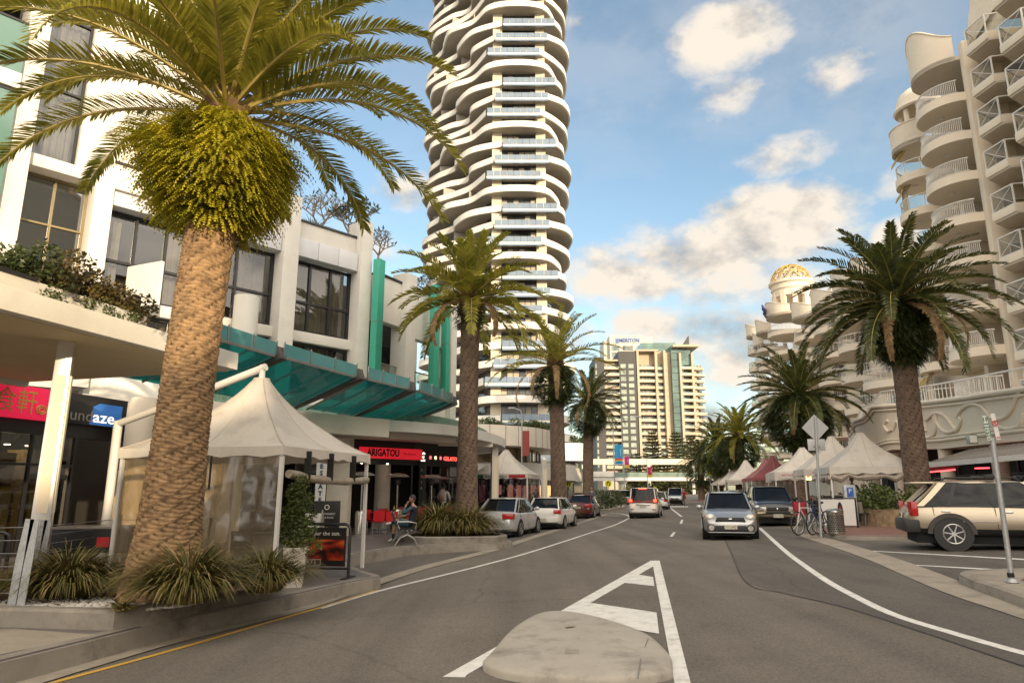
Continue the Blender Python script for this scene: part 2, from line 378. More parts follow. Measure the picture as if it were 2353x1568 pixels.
def P2(pts, h=0): return [G(x,y,h) for x,y in pts]
def mark(name, polys, mat=PAINT, h=.006):
    m = MB()
    for p in polys: m.add([(x,y,gz(x,y)+h) for x,y in p], [tuple(range(len(p)))])
    struct(name, m, mat, smooth=False)
def markline(name, pts, w, mat=PAINT, h=.006, k=6):
    q = [(v.x,v.y) for v in catmull([(x,y,0) for x,y in pts], k)]
    m = MB(); m.strip(q, w, lambda x,y: gz(x,y)+h); struct(name, m, mat, smooth=False)
# resurfaced lane seam (px 1670,1232 -> 2352,1480) : darker sheet to its right
seam = P2([(1660,1228),(1680,1270),(1715,1338),(1800,1362),(1960,1400),(2352,1530)])
gut_in = P2([(1832,1228),(1900,1256),(2000,1292),(2090,1330),(2180,1368),(2352,1412)])
lane = seam+[(5.2,2),(6.0,2)]+gut_in[::-1]+[(10.6,26.5),(9.6,28.5)]
mark('road_patch', [lane], ASPHB, .003)
m = MB(); m.strip([(v.x,v.y) for v in catmull([(x,y,0) for x,y in seam],6)], .03, lambda x,y: gz(x,y)+.0065); struct('road_seam', m, M('tar_seam',(.05,.047,.045),.85,0,.2), smooth=False)
# parking bays
GUT_L = [(-3.6,8.4),(-3.12,10.7),(-2.55,13.4),(-1.85,16.6),(-.42,21.1),(1.25,27.9),(3.87,38.3),(7.2,52)]
bay_l = [(-2.5,13.2),(-3.0,13.9),(-3.9,16.8),(-3.8,17.5),(-2.9,20.2),(-.6,21.4),(-1.9,24),(0,31),(.9,37),(2.4,44),(5,51)]+[(x-.18,y) for x,y in GUT_L[:1:-1]]
mark('parking_bay_left', [bay_l], ASPHB, .004)
bay_r = P2([(1900,1252),(2000,1288),(2180,1362),(2230,1345)])+[(8.2,12),(12,9),(18,14),(12.5,18.5),(10.3,19.2),(9.7,21)]
mark('parking_bay_right', [bay_r], ASPHB, .005)
# concrete gutters (dished strips)
def gutter(name, pts, w, h=.012):
    q = [(v.x,v.y) for v in catmull([(x,y,0) for x,y in pts], 6)]
    m = MB(); m.strip(q, w, lambda x,y: gz(x,y)+h); struct(name, m, CONCL, smooth=False)
gutter('gutter_left', [(-5.0,5.0)]+[(x+.08,y) for x,y in P2([(180,1527),(357,1477),(520,1437),(679,1397)])]+[(x-.2,y) for x,y in GUT_L[2:]], .40)
gutter('gutter_right', [((a[0]+b[0])/2,(a[1]+b[1])/2) for a,b in zip(P2([(1832,1228),(2000,1290),(2180,1365),(2352,1410)]), P2([(1862,1226),(2010,1265),(2200,1335),(2352,1394)]))]+[(5.9,6.5),(5.6,4)], [.15]+[.62]*4*6+[.6]*6 if False else .62)
# painted lines
markline('road_line_left', P2([(735,1397),(870,1357),(1000,1325),(1100,1300),(1200,1273),(1290,1245),(1360,1222),(1410,1206),(1440,1192),(1446,1186),(1430,1180),(1400,1177)]), .11)
markline('road_line_yellow', [(-4.86,5.2)]+P2([(121,1568),(250,1533),(385,1496),(490,1466),(600,1434),(679,1411),(760,1388),(850,1360),(866,1355)]), .085, YELL)
markline('road_line_right', P2([(1745,1212),(1800,1262),(1850,1300),(1900,1334),(1950,1362),(2050,1410),(2200,1457),(2352,1500),(2352+180,1545)]), .13)
tri = [P2([(1495,1287),(1515,1287),(1506,1297),(1072,1550),(1068,1556),(1016,1555)]), P2([(1503,1287),(1515,1287),(1592,1590),(1553,1590),(1500,1300)]),
       P2([(1430,1338),(1462,1319),(1500,1325),(1503,1346)]), P2([(1283,1416),(1345,1383),(1508,1407),(1514,1456)])]
for k, p in enumerate(tri): mark('road_marking', [p], PAINT, .006+.0008*k)
for p in ([(1538,1232),(1546,1222),(1552,1222),(1545,1232)],[(1561,1202),(1565,1193),(1569,1193),(1567,1202)],[(1563,1186),(1538,1166),(1542,1166),(1568,1186)],[(1530,1164),(1580,1164),(1580,1162),(1530,1162)],[(1600,1163),(1625,1163),(1625,1161),(1600,1161)]):
    mark('road_marking', [P2(p)])
for p in ([(1968,1264),(1970,1263),(2420,1287),(2420,1290)],[(2060,1296),(2062,1295),(2420,1314),(2420,1318)]):
    mark('bay_line', [P2(p)], PAINT, .0085)
# concrete splitter island with a bull-nosed edge
isl = [(v.x,v.y) for v in catmull([(x,y,0) for x,y in P2([(1112,1542),(1130,1512),(1180,1455),(1240,1420),(1300,1416),(1380,1432),(1480,1468),(1535,1515),(1545,1548),(1530,1562),(1400,1578),(1200,1567)])], 6, True)]
cx = sum(p[0] for p in isl)/len(isl); cy = sum(p[1] for p in isl)/len(isl)
rws = []
for k, h in ((1,-.02),(1,.05),(.992,.068),(.975,.080),(.90,.092),(.5,.108),(.02,.112)):
    rws.append([(cx+(x-cx)*k, cy+(y-cy)*k, gz(x,y)+h) for x,y in isl])
m = MB(); m.rows(rws, True, False)
isld = tag(m.build('traffic_island', M('island_concrete',(.40,.36,.30),.8,0,.10,2,.25,120,stain=(.22,.19,.16),sscale=2.2)), 'low teardrop concrete traffic island inside the white painted triangle', 'traffic island')
m = MB()
for p in ([(1357,1462),(1376,1458),(1382,1464),(1362,1468)],[(1300,1491),(1330,1490),(1332,1500),(1296,1500)],[(1298,1436),(1318,1434),(1322,1438),(1300,1440)]):
    m.add([(x,y,gz(x,y)+.111) for x,y in [G(a,b,.111) for a,b in p]], [(0,1,2,3)])
pt = m.build('patch', CONCL, isld, smooth=False)
m = MB(); q = [G(1489,1464,.11),G(1472,1500,.13),G(1465,1560,.1)]
m.strip(q, .012, lambda x,y: gz(x,y)+.105); m.build('joint', GROOVE, isld, smooth=False)

# ---- left footpath (a raised slab whose edge is the kerb)
PZ = .08
KL = [(-6.3,-12),(-5.6,2),(-5.3,4.2),(-4.98,5.8)]+P2([(180,1527),(357,1477),(520,1437),(679,1397),(800,1366)])+[(-2.45,13.0),(-2.5,13.35),(-2.85,13.9),(-3.5,15.3),(-3.95,16.9),(-3.75,18.2),(-3.1,19.8),(-2.3,20.7),(-.7,21.2),(-.15,21.7),(-.05,22.5),(-.7,23.6),(-2.2,24.6),(-2.15,26),(-1.0,30),(.2,34),(1.1,36.8),(2.1,37.6),(3.2,37.9),(3.5,38.7),(3.1,40.2),(2.5,41.5),(3.0,44),(3.9,48),(4.6,49.4),(5.7,49.8),(6.4,50.6),(6.5,52),(5.5,54)]
KL = [(v.x,v.y) for v in catmull([(x,y,0) for x,y in KL],3)]
def pathz(x,y): return PZ-.006*max(0,y-32)
fl = KL+[(0,58),(-30,58),(-40,20),(-40,-12)]
struct('footpath_left', MB().prism(fl, lambda x,y: gz(x,y)-.2, pathz), PAVE, smooth=False)
def kerb(name, pts, topf, w=.16, side=1, mat=CONC):
    P = [Vector((x,y,0)) for x,y in pts]; rows = []
    for i, p in enumerate(P):
        d = (P[min(i+1,len(P)-1)]-P[max(i-1,0)]).normalized(); n = Vector((-d.y,d.x,0))*side
        z1 = topf(p.x,p.y)+.004; z0 = gz(p.x,p.y)-.05
        o = p-n*.012; b = p-n*.04
        rows.append([(b.x,b.y,z0),(o.x,o.y,z1-.03),(p.x+n.x*.02,p.y+n.y*.02,z1),(p.x+n.x*w,p.y+n.y*w,z1),(p.x+n.x*w,p.y+n.y*w,z0)])
    struct(name, MB().rows(rows), mat)
kerb('kerb_left', KL, pathz)
# pale concrete apron at the near corner, in front of the garden bed
ap = [(-12,-3),(-12,7.9),(-5.6,8.2),(-4.5,7.9),(-4.85,7.0),(-5.2,5.8),(-5.5,4.2),(-5.8,2),(-6.1,-3)]
struct('footpath_apron', MB().add([(x,y,PZ+.005) for x,y in ap], [tuple(range(len(ap)))]), CONCL, smooth=False)
# ---- right footpath
KR = [(24.5,100),(18.6,60),(15.2,41),(14.1,35),(13.4,30.5),(12.2,27),(11.0,25.2),(10.2,24.1),(9.85,22.6),(9.8,21.2),(10.3,20.6),(11.3,20.1),(14.2,19.2),(18,16.5),(24,13)]
KR = [(v.x,v.y) for v in catmull([(x,y,0) for x,y in KR],3)]
def rz_(x,y): return gz(x,y)+.13
fr = KR+[(60,10),(70,60),(60,100)]
struct('footpath_right', MB().prism(fr[::-1], lambda x,y: gz(x,y)-.2, rz_), BRICKP, smooth=False)
kerb('kerb_right', KR, rz_, side=1)
IR = [(9.6,11.6),(8.6,12.0),(7.75,12.0),(7.25,11.6),(6.95,10.9),(6.7,10.0),(6.35,8.7),(6.2,7),(6.3,4)]
IR = [(v.x,v.y) for v in catmull([(x,y,0) for x,y in IR],3)]
struct('median_path', MB().prism([(x,y) for x,y in (IR+[(12,4),(12,9)])][::-1], lambda x,y: gz(x,y)-.2, rz_), CONCL, smooth=False)
kerb('kerb_median', IR, rz_, side=1)
bp = [(7.5,10.6),(8.2,11.3),(9.6,10.9),(11,8.5),(11,5),(7.0,5),(7.1,8.5)]
struct('median_paving', MB().add([(x,y,rz_(x,y)+.005) for x,y in bp], [tuple(range(len(bp)))]), BRICKP, smooth=False)
# ---- pedestrian refuge in the distance with white kerb
RF = P2([(1355,1172),(1398,1174),(1432,1168),(1440,1163),(1400,1158)])
struct('refuge_island', MB().prism(RF, lambda x,y: gz(x,y)-.1, lambda x,y: gz(x,y)+.15), CONCL, smooth=False)
# ---------------------------------------------------------------- left building: white blocks over a shop podium
class Frame:
    """a vertical survey plane: local x runs along the wall (bearing deg right of +Y), local y into the building"""
    def __init__(s, ox, oy, bearing):
        s.ox, s.oy = ox, oy; a = R(bearing); s.u = (math.sin(a), math.cos(a)); s.n = (-math.cos(a), math.sin(a)); s.rz = PI/2-a
    def px(s, px, py, yo=0):
        d = ray(px, py); ox = s.ox+s.n[0]*yo; oy = s.oy+s.n[1]*yo; nx, ny = s.n
        t = (ox*nx+oy*ny)/(d[0]*nx+d[1]*ny)
        return ((d[0]*t-ox)*s.u[0]+(d[1]*t-oy)*s.u[1], EYE+d[2]*t)
    def loc(s, X, Y): return ((X-s.ox)*s.u[0]+(Y-s.oy)*s.u[1], (X-s.ox)*s.n[0]+(Y-s.oy)*s.n[1])
    def wld(s, x, y, z=0): return (s.ox+s.u[0]*x+s.n[0]*y, s.oy+s.u[1]*x+s.n[1]*y, z)

def window(par, x0, x1, z0, z1, y, cols=2, rows=1, fr=.06, dep=.12, fm=DKFR, gm=None, curtain=True, back=True, cm=None, rowfr=.5, name='window', cz=None):
    f = MB(); f.box(x0,y-dep/2,z0,x0+fr,y+dep/2,z1); f.box(x1-fr,y-dep/2,z0,x1,y+dep/2,z1)
    f.box(x0+fr,y-dep/2,z0,x1-fr,y+dep/2,z0+fr); f.box(x0+fr,y-dep/2,z1-fr,x1-fr,y+dep/2,z1)
    for i in range(1,cols):
        xx = lerp(x0,x1,i/cols); f.box(xx-fr/2,y-dep/2+.003,z0+fr,xx+fr/2,y+dep/2-.003,z1-fr)
    for j in range(1,rows):
        zz = lerp(z0,z1,rowfr if rows == 2 else j/rows); f.box(x0+fr,y-dep/2+.006,zz-fr/2,x1-fr,y+dep/2-.006,zz+fr/2)
    w = f.build(name, fm, par, smooth=False)
    MB().add([(x0+fr,y,z0+fr),(x1-fr,y,z0+fr),(x1-fr,y,z1-fr),(x0+fr,y,z1-fr)],[(0,1,2,3)]).build('pane', gm or WGLASS, w, smooth=False)
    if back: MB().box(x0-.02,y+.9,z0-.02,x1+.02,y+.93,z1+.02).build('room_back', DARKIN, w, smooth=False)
    if curtain:
        c = MB(); segs = cz or [(x0+fr+.02, x1-fr-.02)]
        for (a,b) in segs:
            n = max(6,int((b-a)/.05)); rr = [[(lerp(a,b,i/n), y+.3+.05*math.sin(i*1.7+a*3)+.02*math.sin(i*.6), z) for i in range(n+1)] for z in (z0+.04,z1-.04)]
            c.rows(rr)
        c.build('curtain', cm or CURT, w)
    return w

LB = thing('shopping_building', 'white shopping building on the left with tall pillars and dark curtained windows', 'building', (-5.9,28,0), R(47))
FA = Frame(-5.9,28,43)
def fp(px,py,yo=0): return FA.px(px,py,yo)
WB = .35  # window plane, pillars stand at y -.35 .. +.3
def pillar(s0, s1, z0, z1, y0=-.4, y1=.6):
    MB().box(s0,y0,z0,s1,y1,z1).build('pillar', WHITE, LB, bevel=.015)
pillar(-.98,-.42,4.3,12.78); pillar(-4.42,-3.8,4.3,12.83); pillar(-10.85,-10.32,4.6,11.38,-.45,.6); pillar(-13.22,-12.66,4.6,19,-.75,.6)
m = MB()
# parapets, bands
m.box(-10.32,.0,11.28,-4.42,.5,12.02); m.box(-3.8,.0,11.28,-.98,.5,12.02)
m.box(-10.32,.05,7.22,-4.42,.5,7.62); m.box(-3.8,.05,7.22,-.98,.5,7.62)
m.box(-10.32,.05,4.3,-4.42,.5,5.1); m.box(-3.8,.05,4.3,-.98,.5,5.1)
m.box(-12.66,-.35,11.02,-7.5,.5,11.4)                   # ledge under the tall block
m.box(-11.35,.02,11.4,-7.6,.6,19)                       # tall white wall
m.box(-12.66,.1,7.0,-10.85,.5,8.0)
m.box(-12.66,.35,4.6,-10.85,.45,7.0)
m.build('wall', WHITE, LB, bevel=.01)
MB().box(-13,1.6,4,-.5,9,11.95).build('wall', WHITE, LB, smooth=False)
MB().box(-14,1.6,12.0,-7.6,9,19).build('wall', WHITE, LB, smooth=False)
MB().box(-10.3,-.06,12.02,-4.43,.55,12.1).box(-3.79,-.06,12.02,-.99,.55,12.1).build('parapet_coping', DKFR, LB, smooth=False)
# projecting grey cladding panels above the windows
for (a,b,n) in ((-10.3,-4.44,5),(-3.78,-1.0,3)):
    for i in range(n):
        x0 = lerp(a,b,i/n)+.008; x1 = lerp(a,b,(i+1)/n)-.008
        MB().box(x0,-.22,10.52,x1,.3,11.26).build('cladding_panel', PANELW, LB, bevel=.006)
# windows with dark frames and pleated curtains
window(LB,-3.8,-.98,7.64,10.5,WB,3,2,.09,.16,rowfr=.42)
window(LB,-3.8,-.98,5.12,7.2,WB,3,1,.09,.16)
window(LB,-7.3,-4.44,7.64,10.5,WB,2,2,.09,.16,rowfr=.42,cz=[(-5.6,-4.6)])
window(LB,-10.3,-7.4,7.64,10.5,WB,3,2,.09,.16,rowfr=.42,cz=[(-10.2,-9.7),(-8.2,-7.6)])
window(LB,-10.3,-4.44,5.12,7.2,WB,5,1,.09,.16)
BRZ = M('bronze_frame', (.26,.20,.10), .4, .3, .1)
BGL = glass('bronze_glass', (.20,.15,.09), .22)
GREYC = M('sheer_curtain', (.42,.42,.42), .9, 0, .15, 4)
window(LB,-12.64,-10.86,8.0,11.0,.3,2,2,.06,.12,BRZ,BGL,False)
window(LB,-12.64,-11.36,11.42,19,.3,1,3,.07,.14,DKFR,None,True,cm=GREYC)
# lower window block left of the pillar, behind the near planter
window(LB,-15.0,-13.25,7.6,11.0,.2,2,2,.08,.14,BRZ,BGL,False)
# round white vent column standing in front of the windows
MB().cyl((-5.86,-.75,4.3),(-5.86,-.75,8.28),.42,n=32).build('vent_column', WHITE, LB)
m = MB().prism([(-9.6,-.2),(-9.1,-1.6),(-9.0,-1.6),(-9.0,-.2)],7.2,8.6); m.build('wing_wall', WHITE, LB, smooth=False)
# far-left balconies with sea-green glass
SEAG = M('seagreen_glass', (.11,.21,.175), .08, 0, .06, .5, spec=.7)
for k,(z0,z1) in enumerate(((13.35,14.95),(8.9,12.75))):
    MB().box(-17.5,-1.0,z0,-13.24,-.95,z1).build('balcony_glass', SEAG, LB, smooth=False)
    MB().box(-17.5,-1.03,z1,-13.24,-.92,z1+.07).build('balcony_rail', DKFR, LB, smooth=False)
MB().box(-17.5,-1.1,12.85,-13.23,1.5,13.33).build('balcony_slab', WHITE, LB, bevel=.01); MB().box(-17.5,-1.1,16.6,-13.23,1.5,17.2).build('balcony_slab', WHITE, LB, bevel=.01)
MB().box(-17.5,1.0,8,-13.23,1.1,19).build('dark_recess', DARKIN, LB, smooth=False)

# --- curved balcony section right of the last pillar, with green fins
FB = Frame(-5.62,28.3,28)
def toLB(fr, x, y, z=0):
    w = fr.wld(x,y); l = FA.loc(w[0],w[1]); return (l[0],l[1],z)
def tr(mb, fr):
    mb.v = [toLB(fr,x,y,z) for x,y,z in mb.v]; return mb
m = MB(); m.box(-.2,.1,8.75,1.55,.5,10.75); m.box(2.15,.1,8.45,5.3,.5,10.75); m.box(-.2,.1,4.3,5.5,.5,5.6)
m.box(-.2,2.4,4,6,6,10.6)
tr(m,FB).build('wall', WHITE, LB, bevel=.01)
tr(MB().box(-.2,.05,10.75,5.4,.6,10.85),FB).build('parapet_coping', DKFR, LB, smooth=False)
tr(MB().box(1.5,-.25,4.3,2.2,.6,11.25),FB).build('pillar', WHITE, LB, bevel=.012)
tr(MB().box(5.25,-.2,4.3,5.75,.6,10.6),FB).build('pillar', WHITE, LB, bevel=.012)
for (px0,px1,ty,by) in ((857,881,607,866),(986,1010,671,910),(1015,1031,698,915)):
    a,zt = FB.px((px0+px1)/2+2,ty,-.45); b,zb = FB.px((px0+px1)/2-6,by,-.45); w = .20 if px1-px0 > 20 else .15
    zt = 11.1; 
    f = tr(MB().box(a-w,-.62,zb,a+w,-.30,zt),FB).build('green_fin', TEALP, LB, bevel=.01)
    tr(MB().box(a-w-.003,-.623,8.4,a+w+.003,-.297,8.425),FB).build('joint', GROOVE, f, smooth=False)
tr(MB().box(-.1,2.2,5.6,5.4,2.3,10.6),FB).build('dark_recess', DARKIN, LB, smooth=False)
for (a,b) in ((-.1,1.45),(2.25,5.2)):
    g = tr(MB().box(a,.2,5.6,b,.215,6.9),FB).build('balcony_glass', CLEAR, LB, smooth=False)
    tr(MB().box(a,.17,6.9,b,.245,6.95),FB).build('rail', STEEL, g, smooth=False)
    q = MB()
    for i in range(4):
        for j in range(2): q.cyl(toLB(FB,a+.3+i*.3,.14,5.75+.25*j),toLB(FB,a+.3+i*.3,.2,5.75+.25*j),.045,n=8)
    q.build('glass_clamps', STEEL, g)
    fr = tr(MB().box(a+.2,2.0,5.7,a+.28,2.1,8.3).box(a+1.0,2.0,5.7,a+1.08,2.1,8.3).box(a+.2,2.0,8.3,b-.1,2.1,8.38),FB).build('door_frame', DKFR, LB, smooth=False)

# --- near podium canopy with white fascia
FC = Frame(-7.25,9.35,15.5)
CN = thing('shop_canopy', 'deep white canopy slab with a cream soffit over the near shops behind the big palm', 'canopy', (-7.25,9.35,0), FC.rz)
MB().box(-9,0,4.12,5.2,.22,4.48).build('fascia', WHITE, CN, bevel=.012)
MB().box(-9,.22,4.10,5.2,5.9,4.16).build('soffit', SOFF, CN, smooth=False)
MB().box(-9,.22,4.17,5.2,8.5,4.42).build('roof_slab', CONC, CN, smooth=False)
MB().box(-9,5.7,3.98,5.2,5.9,4.098).build('edge_beam', OFFW, CN, smooth=False)
MB().box(-9,.55,4.48,3.2,.75,4.84).box(3.0,.75,4.48,3.2,3.5,5.2).build('planter_wall', WHITE, CN, bevel=.01)
MB().box(-9,.50,4.84,.9,.85,4.89).build('planter_coping', DKFR, CN, smooth=False)
def fcp(px,py,yo): return FC.px(px,py,yo)
for (cx,nm) in ((8.4,0),(-4.0,1)):
    MB().cyl((cx,5.4,0),(cx,5.4,4.1),.40,n=40).build('column', M('column_render',(.74,.66,.54),.5,0,.04,1), CN)
# shopfronts under the canopy
SH = thing('shopfront', 'dark glazed shopfronts under the cream canopy soffit at left', 'shopfront', (-7.25,9.35,0), FC.rz)
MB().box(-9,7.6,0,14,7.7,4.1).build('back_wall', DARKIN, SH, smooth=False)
MB().box(-9,6.28,2.95,14,6.5,4.1).build('bulkhead', BLACK, SH, smooth=False)
for (a,b,n) in ((-6,1.2,4),(1.4,3.4,2),(3.6,7.2,3),(9.0,14,4)):
    f = MB()
    for i in range(n+1): f.box(lerp(a,b,i/n)-.03,6.28,.05,lerp(a,b,i/n)+.03,6.38,2.95)
    f.box(a,6.285,.05,b,6.375,.18); f.box(a,6.285,2.2,b,6.375,2.26)
    w = f.build('window', DKFR, SH, smooth=False)
    MB().box(a,6.32,.1,b,6.33,2.95).build('pane', BGL if a < 1 else WGLASS, w, smooth=False)
q = MB()
for (a,b,h,d) in ((4.0,4.5,2.3,.6),(5.2,5.9,2.5,.9),(6.2,6.7,2.6,.7),(2.0,2.5,1.2,.5),(9.6,10.4,2.2,.8)): q.box(a,6.6,.1,b,6.6+d,h)
q.build('display_panel', M('ochre_display',(.45,.33,.12),.7,0,.3,2), SH, smooth=False)
q = MB()
for i in range(5): q.cyl((4.2+i*.55,6.9,2.7),(4.2+i*.55,6.9,2.72),.07,n=10)
q.build('downlight', emit('warm_lamp',(1,.85,.6),9), SH)
MB().box(*[-.9,6.24,1.25],*[-.1,6.26,2.15]).build('notice', M('paper_white',(.75,.73,.66),.8,0,.05), SH, smooth=False)
for i in range(6): text('menu_lettering', random.choice(['Chef Special','Seafood Banquet','Yum Cha','Lunch Special','Open 7 Days','Dinner']), .13, OFFW, SH, (-.5,6.22,2.75-.12*i), (R(90),0,0))
for x_ in (-3,.2,5.4,11.5): MB().box(x_-.5,6.75,3.3,x_+.5,7.25,3.34).build('ceiling_light', emit('shop_ceiling_light',(1,.82,.55),7), SH, smooth=False)
# red shop sign with gold characters
def sign(name, label, fr, x0, x1, z0, z1, y, mat, d=.12):
    t = thing(name, label, 'sign', fr.wld((x0+x1)/2,y,z0), fr.rz)
    w = (x1-x0)/2; MB().box(-w,-d,0,w,0,z1-z0).build('panel', mat, t, bevel=.01); return t
s0,zt = fcp(0,893,6.2); s1,_ = fcp(118,930,6.2); _,zb = fcp(115,968,6.2)
sg = sign('shop_sign', 'red lit shop sign with gold Chinese characters under the left canopy', FC, s0-2.2, s1, zb, zb+.78, 6.25, emit('red_sign',(.66,.012,.06),.28))
GOLD = M('gold_letter', (.62,.40,.08), .4, 0, .05)
w = (s1-s0+2.2)/2
text('lettering', '\u5009\u98df\u8ed2', .62, GOLD, sg, (w-1.25,-.13,.36), (R(90),0,0), width=1.6)
m = MB()
for r in (.13,.07): m.tube([(w-.32+r*math.cos(t/16*2*PI),-.135,.25+r*.8*math.sin(t/16*2*PI)) for t in range(17)], .018, 6)
m.build('emblem', GOLD, sg)
s0,zt = fcp(158,948,6.2); s1,_ = fcp(255,975,6.2); _,zb = fcp(255,982,6.2)
sg = sign('shop_sign', 'black and blue sundaze sign between the light pole and the round column', FC, s0-.3, s1+.25, zb, zb+.62, 6.25, BLACK)
w = (s1-s0+.55)/2
m = MB().add([(w-1.02,-.124,.02),(w,-.124,.02),(w,-.124,.60),(w-.75,-.124,.60),(w-.95,-.124,.50)],[(0,1,2,3,4)]); m.build('blue_panel', emit('blue_sign',(.025,.12,.36),.18), sg, smooth=False)
text('lettering', 'sund', .42, M('grey_letter',(.22,.20,.18),.5,0,0), sg, (w-1.38,-.13,.22), (R(90),0,0), width=.85)
text('lettering', 'aze', .42, emit('white_letter',(.95,.85,.65),.8), sg, (w-.58,-.13,.22), (R(90),0,0), width=.68)

# --- teal glass awnings, four stepped bays, glass falling towards the wall
def teal_glass():
    m = glass('teal_awning_glass', (.012,.20,.19), .06, .05, .45); nt = m.node_tree; N = nt.nodes; L = nt.links; out = N['Material Output']; old = out.inputs['Surface'].links[0].from_socket
    d = N.new('ShaderNodeBsdfTranslucent'); d.inputs[0].default_value = (.03,.24,.23,1); f = N.new('ShaderNodeBsdfDiffuse'); f.inputs[0].default_value = (.022,.16,.155,1)
    a = N.new('ShaderNodeMixShader'); a.inputs[0].default_value = .5; L.new(d.outputs[0],a.inputs[1]); L.new(f.outputs[0],a.inputs[2])
    b = N.new('ShaderNodeMixShader'); b.inputs[0].default_value = .36; L.new(old,b.inputs[1]); L.new(a.outputs[0],b.inputs[2]); L.new(b.outputs[0],out.inputs['Surface']); return m
TEALT = teal_glass(); TEALU = M('teal_upstand', (.10,.30,.31), .12, 0, .12, 1, spec=.6)
aw = [((-6.85,14.5),(-6.05,17.1)),((-5.9,17.25),(-4.72,20.35)),((-4.45,20.75),(-3.5,22.85)),((-3.2,23.3),(-2.35,26.5))]
for k,(a,b) in enumerate(aw):
    a = Vector((*a,0)); b = Vector((*b,0)); u = (b-a).normalized(); nn = Vector((-u.y,u.x,0)); L_ = (b-a).length
    t = thing('glass_awning', ['teal glass awning bay nearest the big palm, behind the white tent','teal glass awning bay above the peak of the white tent','teal glass awning bay above the red restaurant sign end','teal glass awning bay farthest along, below the green fins'][k], 'awning', (a.x,a.y,0), math.atan2(u.y,u.x), 'stepped teal glass awnings')
    D = 2.3; n = 3; zf, zb = 5.0, 4.15
    g = MB(); g.add([(0,0,zf),(L_,0,zf),(L_,D,zb),(0,D,zb)],[(0,1,2,3)]); g.build('glass_panel', TEALT, t, smooth=False)
    g = MB(); g.box(0,-.02,zf-.02,L_,.0,zf+.32); g.build('glass_upstand', TEALU, t, smooth=False)
    for i in range(n+1):
        x = L_*i/n; MB().box(x-.015,-.05,zf-.04,x+.015,-.02,zf+.36).bar((x,0,zf-.02),(x,D,zb-.02),.03,.06).build('rib', STEEL, t, smooth=False)
    MB().bar((L_+.14,-.12,zf+.06),(L_+.14,D+.5,zb-.04),.26,.34).build('beam', BRONZE, t, bevel=.01)
    MB().bar((L_*.02-.05,-.02,zf-.05),(L_*.98,-.02,zf-.05),.05,.07).build('front_rail', STEEL, t, smooth=False)
# --- beige beam and curved slab over the restaurant
RB = thing('restaurant_building', 'single storey restaurant with a curved white canopy slab, beige pillars and dark glazing', 'building', (-6,26,0))
def rbuild(mb, name, mat, par=RB, **k): return mb.build(name, mat, par, world=True, **k)
edge = [(-8.6,19.5),(-7.2,22.6),(-5.6,24.0),(-4.4,24.9),(-2.55,26.6),(-1.35,29.2),(-.55,32.6),(-.35,35.6),(-.7,38.3),(-1.6,40.3),(-4,42.5),(-9,44)]
ed = [(v.x,v.y) for v in catmull([(x,y,0) for x,y in edge],5)]
rbuild(MB().prism(ed+[(-16,44),(-16,25)], 3.72, 4.12), 'canopy_slab', WHITE)
e2 = [(x-.9,y+.35) for x,y in ed[:36]]
rbuild(MB().prism(e2+[(-14,40),(-14,27)], 4.12, 4.55), 'tile_upstand', M('green_mosaic',(.16,.26,.20),.35,0,.5,14))
rbuild(MB().prism([(-9.4,18.5),(-4.95,23.7),(-4.35,24.3),(-4.5,24.6),(-5.4,24.3),(-9.6,19.6)], 3.45, 4.08), 'beam', CREAM)
rbuild(MB().bar((-4.6,25.6,3.62),(-2.4,28.6,3.62),.18,.2).bar((-3.2,30,3.62),(-.9,31,3.62),.18,.2), 'beam', CREAM)
rbuild(MB().box(-6.45,24.3,0,-5.72,24.95,3.45), 'pillar', CREAM, bevel=.01)
rbuild(MB().box(-9.4,21.4,0,-8.5,22.0,3.5), 'pillar', CREAM, bevel=.01)
# dark restaurant frontage
wl = [(-9.6,24.5),(-6.6,28.6),(-4.4,30.6),(-2.6,33.2),(-1.9,36.5)]
rbuild(MB().prism(wl+[(-4,40),(-16,40),(-16,28)], 0, .03), 'floor_slab', PAVE, smooth=False)
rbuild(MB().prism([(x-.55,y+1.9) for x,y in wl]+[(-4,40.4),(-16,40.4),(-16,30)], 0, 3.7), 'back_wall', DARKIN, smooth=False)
m = MB()
for i in range(len(wl)-1):
    a, b = wl[i], wl[i+1]; m.bar((*a,3.2),(*b,3.2),.16,1.0)
rbuild(m, 'bulkhead', BLACK, smooth=False)
for i,(a,b,n) in enumerate(((wl[2],wl[3],5),(wl[3],wl[4],5),(wl[0],wl[1],3))):
    for j in range(n):
        p = Vector((*a,0)).lerp(Vector((*b,0)), j/n); q = Vector((*a,0)).lerp(Vector((*b,0)), (j+1)/n)
        f = MB(); f.bar((p.x,p.y,0),(p.x,p.y,2.8),.07,.07); f.bar((p.x,p.y,2.25),(q.x,q.y,2.25),.05,.05); f.bar((p.x,p.y,.9),(q.x,q.y,.9),.05,.05)
        w = rbuild(f, 'window', DKFR, smooth=False)
        g = MB().add([(p.x,p.y,.05),(q.x,q.y,.05),(q.x,q.y,2.75),(p.x,p.y,2.75)],[(0,1,2,3)]); g.v = [(x+6,y-26,z) for x,y,z in g.v]
        g.build('pane', WGLASS, w, smooth=False)
rbuild(MB().cyl((-5.55,29.9,0),(-5.55,29.9,2.75),.33,n=24), 'column', CREAM)
rbuild(MB().bar((-3.95,30.95,0),(-3.95,30.95,2.8),.26,.26), 'black_pier', BLACK, smooth=False)
q = MB()
for p in ((-6.1,28.4),(-5.2,29.2),(-2.0,35.5)): q.cyl((p[0],p[1]-.25,2.69),(p[0],p[1]-.25,2.72),.045,n=8)
rbuild(q, 'downlight', emit('warm_lamp',(1,.85,.6),9))
q = MB()
